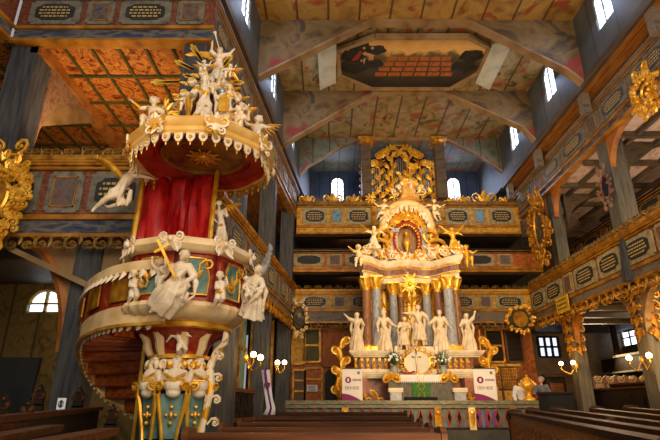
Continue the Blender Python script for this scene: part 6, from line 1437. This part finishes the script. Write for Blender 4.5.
# ------------------------------------------------------------------ two visitors behind the rail
def person(base, h, label, top, hair_m, face, aL, aR, scarf=False, beard=False):
    t = empty('person', base, label, 'person')
    J = stand(h, step=.03, aL=aL, aR=aR); body('body', J, h, 'skin', t, cloth=None, look=face, voxel=h * .009, beard=beard)
    b = MB(); b.cap(J['pelvis'] + V((0, 0, -.02 * h)), .1 * h, J['waist'], .086 * h, 14); b.cap(J['waist'], .086 * h, J['chest'], .102 * h, 14); b.cap(J['chest'].lerp(J['sL'], .55), .07 * h, J['chest'].lerp(J['sR'], .55), .07 * h, 12)
    for a in 'LR': b.cap(J['s' + a], .054 * h, J['e' + a], .045 * h, 10); b.cap(J['e' + a], .046 * h, J['e' + a].lerp(J['w' + a], .85), .034 * h, 10)
    fuse(b.build('shirt', top, t, True, True), h * .014)
    b = MB(); b.cap(J['pelvis'], .098 * h, J['pelvis'] + V((0, 0, -.06 * h)), .09 * h, 12)
    for a in 'LR': b.cap(J['h' + a], .078 * h, J['k' + a], .058 * h, 10); b.cap(J['k' + a], .058 * h, J['f' + a], .046 * h, 10)
    fuse(b.build('trousers', 'trousers', t, True, True), h * .014)
    for a in 'LR': b = MB(); b.cap(J['f' + a] + V((0, .01, -.02)) * h, .03 * h, J['f' + a] + V((0, -.09, -.026)) * h, .024 * h, 8); b.build('shoe', 'black_cloth', t, True, True)
    hair_on(J, h, hair_m, t, face)
    if scarf: b = MB(); b.cap(V((.1, -.12, .5)) * h, .05 * h, V((.05, -.14, .42)) * h, .05 * h, 8); b.build('red_bag', 'red_scarf', t, True, True)
p1 = P(522, 400, 18.75); p1.z = .68; p2 = P(543, 400, 18.9); p2.z = .68
person(p1, P(522, 378, 18.75).z - .68, 'person in a white shirt standing behind the gilded urn', 'shirt_white', 'person_hair', (.6, -.8, 0), ((.06, -.02, -.15), (.04, -.12, -.2)), ((-.05, 0, -.16), (-.04, -.06, -.3)))
person(p2, P(543, 376.5, 18.9).z - .68, 'person in a grey shirt with red bag facing the gilded urn', 'shirt_grey', 'person_hair_grey', (-.7, -.7, 0), ((.06, 0, -.16), (.04, -.08, -.28)), ((-.07, -.03, -.14), (-.1, -.14, -.14)), True)
# ------------------------------------------------------------------ pews
def pew(p0, p1, label, group, m='oak_x', depth=.85, side=1, panels=6, ends=True, finial=False, drop=None, seat=True):
    """a bench: p0 -> p1 is the top edge of its back; the seat lies to the given side"""
    p0 = V(p0); p1 = V(p1); d = p1 - p0; L = sqrt(d.x * d.x + d.y * d.y); u = V((d.x / L, d.y / L, 0)); v = V((-u.y, u.x, 0)) * side; sl = d.z / L
    base = V(((p0.x + p1.x) / 2, (p0.y + p1.y) / 2, 0)); t = empty('pew', base, label, 'pew', group)
    def q(a, o, z): return V((p0.x, p0.y, 0)) + u * a + v * o + V((0, 0, z))
    def zt(a): return p0.z + sl * a
    b = MB(); b.hexa([q(0, 0, .02), q(L, 0, .02), q(L, .05, .02), q(0, .05, .02), q(0, 0, zt(0) - .05), q(L, 0, zt(L) - .05), q(L, .05, zt(L) - .05), q(0, .05, zt(0) - .05)]); b.build('backrest', m, t, False)
    b = MB(); b.hexa([q(-.02, -.04, zt(0) - .06), q(L + .02, -.04, zt(L) - .06), q(L + .02, .1, zt(L) - .06), q(-.02, .1, zt(0) - .06), q(-.02, -.05, zt(0)), q(L + .02, -.05, zt(L)), q(L + .02, .12, zt(L)), q(-.02, .12, zt(0))]); b.build('top_rail', 'oak_red' if m != 'oak_dark' else 'oak_x', t, False)
    b = MB()
    for i in range(panels):
        a = L * (i + .08) / panels; c = L * (i + .92) / panels; z0 = .25
        for (aa, cc, za, zb) in ((a, c, z0, z0 + .06), (a, c, None, None), (a, a + .05, z0, None), (c - .05, c, z0, None)):
            if za is None: b.hexa([q(aa, -.03, zt(aa) - .24), q(cc, -.03, zt(cc) - .24), q(cc, 0, zt(cc) - .24), q(aa, 0, zt(aa) - .24), q(aa, -.03, zt(aa) - .18), q(cc, -.03, zt(cc) - .18), q(cc, 0, zt(cc) - .18), q(aa, 0, zt(aa) - .18)])
            else:
                zb0 = zb if zb is not None else zt(aa) - .2; b.hexa([q(aa, -.03, za), q(cc, -.03, za), q(cc, 0, za), q(aa, 0, za), q(aa, -.03, zb0), q(cc, -.03, zb0), q(cc, 0, zb0), q(aa, 0, zb0)])
    b.build('back_molding', m, t, False)
    if seat: b = MB(); b.hexa([q(.03, .06, .42), q(L - .03, .06, .42), q(L - .03, .5, .45), q(.03, .5, .45), q(.03, .06, .46), q(L - .03, .06, .46), q(L - .03, .5, .49), q(.03, .5, .49)]); b.build('seat', m, t, False)
    if ends:
        for a in (0, L):
            b = MB(); z = zt(a); s_ = -.03 if a == 0 else 0
            prof = [(-.06, 0), (.62, 0), (.62, .5), (.5, .62), (.42, .85), (.3, z - .2), (.26, z + .02), (.12, z + (.16 if finial else .05)), (0, z + (.2 if finial else .05)), (-.07, z)]
            b.prism([q(a + s_, o, z_) for o, z_ in prof], u * .05)
            if finial:
                c0 = q(a, .05, z + .2); b.prism([c0 + v * o + V((0, 0, e_)) for o, e_ in ((-.2, -.2), (.3, -.2), (.26, -.02), (.3, .1), (.2, .16), (.12, .32), (.02, .42), (-.06, .34), (-.12, .18), (-.2, .12), (-.16, 0))], u * .05)
            b.build('end_panel', 'oak_red' if m != 'oak_dark' else 'oak', t, False)
    return t
CP = [(433.2, 187, 440, 4.75), (427.6, 222, 428, 6.1), (422.2, 240, 419, 7.9), (416.8, 255, 411, 10.4), (412, 270, 405, 14.0)]
ordn = ['nearest row', 'second row', 'middle row', 'fourth row', 'last row before the altar rail']
for i, (y, xa, xb, Y) in enumerate(CP):
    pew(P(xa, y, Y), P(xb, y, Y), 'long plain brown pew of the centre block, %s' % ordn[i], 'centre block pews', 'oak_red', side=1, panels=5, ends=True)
RP = [((510, 411.5, 12.6), (668, 441, 3.2), 'panelled pew front slanting from the aisle toward the camera, its whole side in view'), ((528, 409.5, 13.0), (690, 434, 4.0), 'brown pew directly behind the panelled pew front'), ((553, 408.5, 13.0), (700, 427, 5.0), 'brown pew in the third row of the south block'), ((592, 408, 12.6), (700, 420, 6.0), 'brown pew in the fourth row of the south block'), ((626, 407.2, 12.4), (700, 413.5, 7.0), 'brown pew in the last row of the south block'), ((609, 421.5, 7.6), (700, 434.5, 4.6), 'short brown pew starting beside the panelled pew front')]
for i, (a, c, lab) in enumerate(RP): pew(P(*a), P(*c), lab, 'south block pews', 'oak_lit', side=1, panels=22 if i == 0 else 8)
LP = [((-14, 416, 4.4), (97, 406.8, 9.6), 'tall dark pew back carrying the white sign', True), ((-20, 436, 3.2), (50, 424.8, 5.0), 'dark pew before the sign pew with short top rail', False), ((28, 441.5, 3.0), (105, 428, 4.6), 'dark pew back nearest the pulpit stem', False), ((-30, 425, 3.8), (14, 423.5, 5.0), 'short dark pew at the edge beside carved end', True)]
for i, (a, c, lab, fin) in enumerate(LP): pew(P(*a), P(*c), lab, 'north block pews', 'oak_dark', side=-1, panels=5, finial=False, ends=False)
# carved pew ends with crests
for i, (px, py, Y, lab) in enumerate([(37, 404, 8.6, 'carved wooden pew end with crest beside the black screen'), (77, 406, 9.9, 'carved wooden pew end with crest just beside the white sign'), (1, 414, 6.2, 'carved wooden pew end cut off by the edge under the black screen'), (26, 416, 5.6, 'low carved pew end with finial before the sign pew'), (110, 424, 8.0, 'carved pew end under the pulpit stair')]):
    c = P(px, py, Y); t = empty('carved_pew_end', (c.x, c.y, 0), lab, 'pew end'); hh = .21 * Y / 8.6 * (1.0 if i != 3 else .8); w = hh * .78; b = MB()
    prof = [(-1, -.1), (1, -.1), (.8, .25), (1.0, .6), (.8, .95), (.45, 1.0), (.35, 1.2), (.0, 1.45), (-.35, 1.2), (-.45, 1.0), (-.8, .95), (-1.0, .6), (-.8, .25)]
    b.prism([V((c.x + a * w * .55, c.y, c.z + e_ * hh)) for a, e_ in prof], (0, .06, 0)); b.prism([V((c.x - w * .55, c.y, 0)), V((c.x + w * .55, c.y, 0)), V((c.x + w * .55, c.y, c.z)), V((c.x - w * .55, c.y, c.z))], (0, .06, 0)); o = b.build('board', 'oak_dark', t, False)
    b = MB(); b.ball((c.x, c.y - .01, c.z + hh * 1.1), hh * .14, 8, 6)
    for s_ in (-1, 1): b.curl((c.x + s_ * w * .1, c.y - .01, c.z + hh * .4), (s_, 0, .3), (0, 0, 1), w * .5, .02, 1.2, 1, 10)
    b.build('carving', 'oak_x', o)
# white sign on the pew
a, c = P(56.5, 398, 7.4), P(70, 409.5, 7.6); t = empty('paper_sign', ((a.x + c.x) / 2, 7.45, c.z), 'white paper sign with a small grey symbol propped on the dark pew', 'sign')
b = MB(); b.box((a.x, 7.44, c.z), (c.x, 7.45, a.z)); b.build('sheet', 'paper', t, False)
b = MB(); m_ = (a + c) / 2
for s_ in (-.3, 0, .3): b.beam((m_.x + s_ * .05, 7.432, m_.z - .05), (m_.x + s_ * .02, 7.432, m_.z + .05), .01, .004, (0, 1, 0))
b.tube([V((m_.x + .035 * cos(q_ * .5), 7.432, m_.z + .04 * sin(q_ * .5))) for q_ in range(13)], .005, 4); b.build('symbol', 'print_black', t, False)
# black covered screen at the edge
a = [P(-18, 357, 9.3), P(40, 357.5, 9.3), P(27, 412, 9.3), P(-18, 412, 9.3)]; zb_ = .0
t = empty('black_screen', ((a[0].x + a[1].x) / 2, 9.3, 0), 'large black fabric screen leaning in the transept beside the grey column', 'screen')
b = MB(); b.prism([a[0], a[1], V((a[2].x - .05, 9.3, .05)), V((a[3].x, 9.3, .05))], (0, .06, 0)); b.build('panel', 'black_cloth', t, False); b = MB(); b.beam((a[1].x - .25, 9.4, 0), (a[1].x - .02, 9.37, a[1].z), .05, .05, (0, 1, 0)); b.build('frame_post', 'organ_dark', t, False)
# south aisle: stalls, carved row, enclosure
def stall(pa, pb, zt, label, m, m2, n=6):
    pa = V((pa.x, pa.y, 0)); pb = V((pb.x, pb.y, 0)); t = empty('choir_stall', (pa + pb) / 2, label, 'choir stall'); d = (pb - pa); L = d.length; u = d / L; v = V((-u.y, u.x, 0))
    b = MB(); b.prism([pa + V((0, 0, 0)), pb, pb + V((0, 0, zt)), pa + V((0, 0, zt))], v * .08); b.build('front', m, t, False); b = MB(); b.prism([pa - v * .06 + V((0, 0, zt)), pb - v * .06 + V((0, 0, zt)), pb + v * .3 + V((0, 0, zt)), pa + v * .3 + V((0, 0, zt))], (0, 0, .07)); b.build('top_rail', m2, t, False)
    for i in range(n):
        a = pa + u * L * (i + .12) / n; c = pa + u * L * (i + .88) / n; b = MB(); b.prism([a - v * .03 + V((0, 0, zt * .45)), c - v * .03 + V((0, 0, zt * .45)), c - v * .03 + V((0, 0, zt * .92)), a - v * .03 + V((0, 0, zt * .92))], v * .03); b.build('panel', m, t, False)
    return t
pa, pb = PX(575, 396, 10.6), PX(642, 399, 10.4); stall(V((10.8, 22.0, 0)), V((10.8, 16.6, 0)), 2.0, 'long dark panelled stall front between the south columns', 'oak_dark', 'oak_red', 7)
stall(V((11.7, 22.0, 0)), V((11.7, 17, 0)), 2.2, 'higher dark stall row behind the long stall front', 'oak_dark', 'oak_x', 6)
bx0, bx1, bz = P(590, 385, 22.6).x + .15, P(650, 385, 22.6).x, P(620, 379, 22.6).z; t = empty('carved_bench', ((bx0 + bx1) / 2, 22.6, 0), 'pinkish brown carved bench back with wavy crest beyond the stalls', 'bench'); b = MB(); nb = 24
pts = [V((bx1 - (bx1 - bx0) * i / nb, 22.6, bz + .16 * abs(sin(i * .8)))) for i in range(nb + 1)]; b.prism([V((bx1, 22.6, 0))] + pts + [V((bx0, 22.6, 0))], (0, .06, 0)); b.build('back', 'carved_pink', t, False); b = MB()
for i in range(10):
    x = bx0 + (bx1 - bx0) * (i + .5) / 10
    for dz in (-.12, -.42): b.curl((x, 22.56, bz + dz), ((-1) ** i, 0, .2), (0, 0, 1), .26, .035, 1.2, 1, 10)
b.build('carving', 'ivory', t)
t = empty('dark_table', P(556, 402, 16.5) * 1, 'black draped table standing beside the person with the red bag', 'table'); c = P(556, 402, 16.5); t.location = (c.x, 16.5, 0); b = MB(); z1 = P(556, 392, 16.5).z; b.box((c.x - .4, 16.2, z1 - .06), (c.x + .5, 17.0, z1)); b.build('table_top', 'oak_dark', t, False); b = MB(); b.box((c.x - .36, 16.25, .0), (c.x + .45, 16.95, z1 - .06)); b.build('cloth', 'black_cloth', t, False)
cb0, cb1, cbz = P(547, 390, 22.6).x, P(567, 390, 22.6).x, P(556, 377, 22.6).z; t = empty('aisle_cabinet', ((cb0 + cb1) / 2, 22.8, 0), 'dark framed wooden cabinet against the south column behind the black table', 'cabinet'); b = MB(); b.box((cb0, 22.6, 0), (cb1, 23.0, cbz)); b.build('carcass', 'oak_dark', t, False); b = MB(); b.box((cb0 + .14, 22.55, .5), (cb1 - .14, 22.6, cbz - .25)); b.build('door', 'oak', t, False); b = MB(); b.box((cb0 - .06, 22.5, cbz), (cb1 + .06, 23.05, cbz + .12)); b.build('cornice', 'oak_red', t, False)
# loge front across the south aisle and painted board
t = empty('loge_parapet', (13.6, 18, 3.1), 'brown parapet of the ground floor loge under the south windows', 'parapet'); b = MB(); b.box((13.6, 10, 2.9), (13.7, 26, 3.55)); b.build('panelling', 'oak_dark', t, False); b = MB(); b.box((13.5, 10, 3.55), (13.75, 26, 3.65)); b.box((13.5, 10, 2.85), (13.75, 26, 2.93)); b.build('rail', 'panel_grey', t, False)
for i in range(8):
    y = 10.6 + 2 * i; b = MB(); b.box((13.62, y - .1, 0), (13.82, y + .1, 5.05)); struct('column_loge_%d' % (i + 1), b, 'oak_dark')
p = PX(604, 329, 15.3); p.y = min(p.y, 25.2); t = empty('painted_board', (15.3, p.y, p.z), 'pale painted board with dark lettering high on the south aisle wall', 'board'); b = MB(); b.box((15.28, p.y - 1.3, p.z - .45), (15.34, p.y + 1.3, p.z + .5)); b.build('board', 'panel_grey', t, False); b = MB()
for i in range(6): y = p.y + 1.0 - .36 * i; b.box((15.26, y - .26, p.z - .32), (15.28, y - .2, p.z - .08)); b.box((15.26, y - .26, p.z - .14), (15.28, y - .06, p.z - .08)); b.box((15.26, y - .1, p.z - .32), (15.28, y - .05, p.z - .08))
b.curl((15.26, p.y - .3, p.z + .1), (0, 1, 0), (0, 0, 1), .5, .04, 1.2, 1, 10); b.curl((15.26, p.y - .3, p.z + .1), (0, -1, 0), (0, 0, 1), .5, .04, 1.2, 1, 10); b.build('lettering', 'print_black', t, False)
# north aisle: loge panels and railing behind the column with the flag
t = empty('north_loge', (-3.7, 19, 0), 'painted loge panels with green floral fields behind the north columns', 'loge')
for i in range(5):
    y = 15.8 + 1.7 * i; b = MB(); x = LWX(y) - .75; b.box((x, y, 1.8), (x + .06, y + 1.5, 5.0)); o = b.build('panel', 'teal_paint' if i % 2 else 'panel_grey', t, False)
    b = MB(); b.box((x + .02, y - .06, .4), (x + .14, y + .06, 5.0)); b.box((x + .02, y, 3.3), (x + .12, y + 1.5, 3.42)); b.build('post', 'gold_dark', o, False)
t = empty('loge_railing', (-3.1, 17, 0), 'dark railing with turned balusters behind the column carrying the sconce', 'railing'); b = MB(); b.beam((LWX(15.5) - .45, 15.5, 1.9), (LWX(19) - .45, 19, 1.9), .1, .12); b.beam((LWX(15.5) - .45, 15.5, 1.0), (LWX(19) - .45, 19, 1.0), .1, .12); b.build('rail', 'oak', t, False)
for i in range(12): y = 15.7 + .28 * i; b = MB(); b.lathe((LWX(y) - .45, y, 0), [(.04, 0), (.04, 1.06), (.03, 1.15), (.06, 1.35), (.03, 1.6), (.04, 1.86)], 8); b.build('baluster', 'oak_dark', t)
# paschal flag
c = P(266, 372, 11.5); t = empty('church_flag', (c.x, 11.5, 0), 'narrow white church flag with purple cross on a pole beside the north column', 'flag')
b = MB(); b.lathe((c.x, 11.53, 0), [(.2, 0), (.2, .05), (.03, .09), (.02, c.z + .05), (0, c.z + .1)], 10); b.beam((c.x - .14, 11.53, c.z), (c.x + .12, 11.53, c.z + .02), .025, .025); b.build('pole', 'oak_red', t)
ctr = [(265.5, 370), (267, 384), (269, 398), (271, 408), (269, 415)]; wid = [4.2, 3.8, 3.6, 4.2, 6.0]
def strip(f0, f1, off, nm, m):
    b = MB(); vs = []
    for i, ((px, py), w) in enumerate(zip(ctr, wid)):
        for f in (f0, (f0 + f1) / 2, f1): p = P(px + w * f, py, 11.45); vs.append((p.x, p.y + .04 * sin(f * 4 + i) + off, p.z))
    b.add(vs, [(3 * i + j, 3 * i + j + 1, 3 * i + 4 + j, 3 * i + 3 + j) for i in range(len(ctr) - 1) for j in range(2)]); o = b.build(nm, m, t); md = o.modifiers.new('s', 'SOLIDIFY'); md.thickness = .012; return o
strip(-1, 1, 0, 'cloth', 'white_cloth'); strip(-.2, .22, -.035, 'purple_stripe', 'purple_cloth')
b = MB(); p, q = P(264.5, 384, 11.38), P(270, 385, 11.38); b.beam(p, q, .09, .02, (0, 1, 0)); b.build('purple_crossbar', 'purple_cloth', t, False)
# ------------------------------------------------------------------ wall lamps
def sconce(p, wallpt, bulbs, label, power):
    p = V(p); wallpt = V(wallpt); t = empty('wall_lamp', wallpt, label, 'wall lamp'); b = MB(); b.ball(wallpt, (.08, .08, .14), 8, 6); b.build('wall_plate', 'brass', t)
    for q in bulbs:
        q = V(q); m_ = (wallpt + q) / 2 + V((0, 0, -.35)); b = MB(); b.tube(spl([wallpt, m_ + (wallpt - m_) * .3, m_, q + V((0, 0, -.24)), q + V((0, 0, -.1))], 4), .022, 6); b.lathe(q + V((0, 0, -.12)), [(.02, 0), (.07, .03), (.05, .06)], 10); a = b.build('arm', 'brass', t); g = MB(); g.ball(q, .085, 10, 8); g.build('bulb', 'bulb', a)
    l = bpy.data.lights.new('wall_lamp_light', 'POINT'); l.energy = power * 1.7; l.color = lin((255, 196, 110))[:3]; l.shadow_soft_size = .15; o = bpy.data.objects.new('wall_lamp_light', l); col.objects.link(o); o.location = (sum((V(q) for q in bulbs), V((0, 0, 0))) / len(bulbs)) + (p - wallpt).normalized() * .15 + V((0, -.2, .05))
Yq = 14.7; sconce(P(256, 357, Yq), P(246, 358, 14.85), [P(253.5, 354.5, Yq), P(260.5, 357.5, 14.3)], 'brass wall lamp with two lit globes on the column beside the flag', 22)
Yq = 18.9; sconce(P(281, 363, Yq), P(276, 364, 19.05), [P(277.5, 362.5, 18.6), P(284.5, 362.5, Yq)], 'brass wall lamp with two lit globes on the column behind the flag', 22)
sconce(PX(566, 363, 9.5), PX(577, 366, 9.83), [PX(561, 363.5, 9.3), PX(573, 362.5, 9.5)], 'brass wall lamp with two lit globes on the south column by the black table', 30)
sconce(PX(632, 357, 9.4), PX(642, 360, 9.83), [PX(629, 358, 9.2), PX(649, 355.5, 9.5)], 'brass wall lamp with two lit globes on the big south column nearest the pews', 30)
# ------------------------------------------------------------------ cartouches and medallions
def cartouche(c, u, rx, rz, label, mg, mc, n=30, nm='cartouche', seed=1, mr=None, lush=1.0, crest=True, fs=.62):
    """an oval field in a thick wreath of carved scrolls; u = direction along the wall"""
    c = V(c); u = V(u).normalized(); Z = V((0, 0, 1)); o_ = u.cross(Z) ; t = empty(nm, c, label, 'cartouche'); rr = random.Random(seed)
    b = MB(); b.prism([c + u * rx * fs * cos(2 * pi * i / 28) + Z * rz * (fs + .04) * sin(2 * pi * i / 28) for i in range(28)], o_ * .05); b.build('field', mc, t, False)
    b = MB(); b.tube([c + o_ * .06 + u * rx * (fs + .02) * cos(2 * pi * i / 28) + Z * rz * (fs + .06) * sin(2 * pi * i / 28) for i in range(29)], min(rx, rz) * .09, 6); b.build('inner_frame', mr or mg, t)
    b = MB()
    for i in range(n):
        a = 2 * pi * i / n + rr.uniform(-.1, .1); k_ = rr.uniform(fs + .1, .98); p = c + u * rx * k_ * cos(a) + Z * rz * k_ * sin(a) + o_ * rr.uniform(.05, .16); tn = -u * sin(a) * rx + Z * cos(a) * rz; nr_ = u * cos(a) + Z * sin(a); s_ = min(rx, rz)
        b.curl(p, tn * rr.choice((-1, 1)) + nr_ * .3, nr_, s_ * .5 * lush, s_ * .07, 1.3, 1, 11, .15); b.leaf(p, nr_ + tn.normalized() * rr.uniform(-.8, .8), o_, s_ * .5 * lush, s_ * .22, .3)
        if i % 3 == 0: b.ball(p + o_ * .04, s_ * .12, 7, 5)
    if crest:
        for s_ in (-1, 1): b.curl(c + Z * rz * .95 + o_ * .1, u * s_ + Z * .4, Z, rx * .7, rx * .09, 1.3, 1, 12); b.curl(c - Z * rz * .95 + o_ * .1, u * s_ - Z * .4, -Z, rx * .6, rx * .09, 1.3, 1, 12)
    b.build('scrollwork', mg, t); return t
YD = V((0, -1, 0))   # along the south wall, so that the face looks north
cartouche(P(1, 196, 10.1), (1, 0, 0), .56, 1.0, 'huge gilded scrollwork cartouche hanging on the transept gallery at the edge', 'gold', 'gold_dark', 90, seed=2, lush=.75, fs=.3)
p = P(299, 318, 23.5); t = cartouche(p, (1, 0, 0), .38, .74, 'oval portrait medallion in white and gold frame under the lowest east gallery', 'plaster_more_gilt', 'portrait_dark', 22, 'portrait_medallion', 3, 'oval_green', .7)
b = MB(); b.ball(p + V((0, -.06, .14)), (.09, .03, .12), 10, 7); b.build('painted_face', 'panel_cream', t); b = MB(); b.ball(p + V((0, -.06, -.14)), (.17, .03, .18), 10, 7); b.build('painted_coat', 'portrait_dark', t)
cartouche(PX(541, 229, 9.3), YD, .8, 1.35, 'tall gilded cartouche hanging in the corner of the south upper gallery', 'gold_dark', 'portrait_dark', 40, seed=4, lush=1.0)
cartouche(PX(607, 187, 9.62), YD, .38, .62, 'small dark scrolled cartouche on the top of the grey south column', 'brown_marbled', 'navy', 18, seed=5, mr='red_marbled', lush=.7)
t = cartouche(PX(648, 92, 9.45), YD, .52, .56, 'round gilded cartouche with red centre on the south upper gallery', 'gold', 'red_marbled', 44, seed=6, lush=.9, fs=.36)
cartouche(P(520, 319, 23.45), (1, 0, 0), .6, .62, 'round dark green and gold wreath on the corner of the south lower gallery', 'gold', 'gold_dark', 20, nm='wreath', seed=7, mr='oval_green', lush=.5, crest=False)
c = PX(563, 305, 9.5); t = empty('gold_plaque', c, 'tilted gold plaque with lines of brown lettering under the south lower gallery', 'plaque'); b = MB(); Z = V((0, 0, 1)); b.prism([c + YD * a + Z * e_ for a, e_ in ((-.55, -.3), (.55, -.3), (.55, .34), (-.55, .34))], (-.04, 0, 0)); b.build('plate', 'plaque_gold', t, False); b = MB()
for r_ in range(3):
    for i in range(7): a = -.42 + .125 * i; b.prism([c + YD * (a + e_) + Z * (.2 - .17 * r_ + f_) + V((-.045, 0, 0)) for e_, f_ in ((0, -.03), (.085, -.03), (.085, .03), (0, .03))], (-.006, 0, 0))
b.build('lettering', 'letter_brown', t, False); b = MB()
for s_ in (-1, 1): b.curl(c + YD * s_ * .5 - Z * .32, YD * s_, -Z, .3, .05, 1.2, 1, 10)
b.build('bracket', 'gold_dark', t)
# grey console post crossing the lower south parapet above the capital
b = MB(); y0 = PX(628, 270, 9.6).y; b.hexa([(9.4, y0 - .12, 5.15), (9.4, y0 + .12, 5.15), (9.68, y0 + .12, 5.15), (9.68, y0 - .12, 5.15), (9.58, y0 - .1, 6.6), (9.58, y0 + .1, 6.6), (9.68, y0 + .1, 6.6), (9.68, y0 - .1, 6.6)]); struct('trim_south_console', b, 'slate_column')
# ------------------------------------------------------------------ light and camera
def area(name, loc, rot, size, power, c, sy=None):
    l = bpy.data.lights.new(name, 'AREA'); l.energy = power; l.color = c[:3]; l.size = size
    if sy: l.shape = 'RECTANGLE'; l.size_y = sy
    o = bpy.data.objects.new(name, l); col.objects.link(o); o.location = loc; o.rotation_euler = rot
    return o
def aim(loc, tgt):
    return (Vector(tgt) - Vector(loc)).to_track_quat('-Z', 'Y').to_euler()
def lamp(name, loc, tgt, size, power, c, sy=None): return area(name, loc, aim(loc, tgt), size, power, c, sy)
WARM = lin((255, 206, 140)); COOL = lin((196, 214, 255)); NEU = lin((255, 236, 208))
lamp('west_fill_light', (2.5, -2.5, 9), (2, 20, 5), 7, 1150, lin((255, 240, 222)))  # broad fill added behind the camera; no window is built there
lamp('nave_ceiling_fill', (3.5, 9.5, 6), (3.5, 13, 15), 3, 220, lin((255, 214, 160)))  # upward fill added for the nave ceiling; no chandelier hangs here
lamp('choir_up_light', (3.5, 17, 5.5), (3.5, 17.5, 15), 3, 90, lin((255, 240, 220)))
lamp('altar_fill', (3.4, 14.0, 2.6), (3.4, 22, 6), 1.4, 205, lin((255, 218, 160)))  # warm area fill added low before the altar, without a fixture
lamp('pulpit_fill', (.9, 3.5, 1.6), (-2.6, 9, 5), 1.0, 85, lin((255, 222, 176)))  # fill added to brighten the pulpit, no lamp body
lamp('transept_up_light', (-6, 11.6, 7.3), (-6, 14.2, 10.4), 1.6, 150, lin((255, 214, 160)))
lamp('transept_front_light', (-4.5, 5.0, 5.5), (-6.2, 10.5, 6.3), 2, 60, lin((255, 222, 176)))  # added to lift the dark transept parapet
lamp('south_aisle_light', (12.2, 15.5, 5.6), (12.4, 16.5, 10.4), 2.0, 260, lin((255, 236, 220)), 10)
lamp('south_floor_light', (6.5, 8, 8), (11, 17, 4), 2, 200, lin((255, 220, 170)))
lamp('south_ground_light', (11.6, 13, 4.8), (13, 18, 2), 1.5, 520, lin((255, 210, 150)), 4)  # added fill for the dark south aisle
lamp('south_loge_light', (12.5, 24, 4.7), (13, 19, 2), 1.5, 300, lin((255, 220, 170)), 3)  # second fill added farther along the same aisle
lamp('transept_ground_light', (-7, 12.5, 4.6), (-8, 18, 2), 1.6, 110, lin((255, 214, 150)), 3)  # added to brighten the dark space under the transept gallery
lamp('east_gallery_light', (3.6, 15.5, 9.2), (3.6, 24, 9), 3, 240, lin((255, 216, 150)), 1)  # added to brighten the east parapets
lamp('north_aisle_light', (-3.6, 13, 4.6), (-3.2, 19, 2), 1, 70, lin((255, 214, 160)), 3)
lamp('organ_light', (3.7, 22.6, 11.2), (3.75, 24.8, 12.6), .8, 45, lin((255, 214, 140)))  # added and aimed at the organ to bring out its gilding
for x in (-.6, 1.6, 6.5, 8.8): lamp('east_wall_glow', (x, 26.6, 12.2), (x, 28, 13.4), .6, 14, COOL)
for z in (9.3, 7.3): lamp('east_gallery_inside_light', (3.6, 24.7, z), (3.6, 27.6, z - .8), 6, 40, lin((255, 200, 130)), .4)  # fills added in the gallery openings to lift their darkness
for i, y in enumerate(WY):
    lamp('clerestory_light_n%d' % i, (fl(y) + .3, y, 14.1), (4, y, 8), .8, 70, COOL, 1.4)
    lamp('clerestory_light_s%d' % i, (8.8, y, 14.1), (3, y, 8), .8, 70, COOL, 1.4)
for x in (.45, 7.6): lamp('east_window_light', (x, 27.6, 13.8), (x, 22, 10), .8, 80, COOL, 1.4)
w = bpy.data.worlds.new('World'); bpy.context.scene.world = w; w.use_nodes = True
w.node_tree.nodes['Background'].inputs[0].default_value = lin((226, 222, 220)); w.node_tree.nodes['Background'].inputs[1].default_value = .45
cam = bpy.data.cameras.new('camera'); cam.sensor_width = 36; cam.lens = F / 660 * 36; cam.clip_start = .05
co = bpy.data.objects.new('camera', cam); col.objects.link(co); co.location = (0, 0, H); co.rotation_euler = (pi / 2 + TH, 0, 0)
sc = bpy.context.scene; sc.camera = co
sc.view_settings.view_transform = 'Standard'; sc.view_settings.look = 'None'; sc.view_settings.exposure = 0; sc.view_settings.gamma = 1
sc.cycles.max_bounces = 6; sc.cycles.diffuse_bounces = 3
try: sc.cycles.use_denoising = True
except Exception: pass
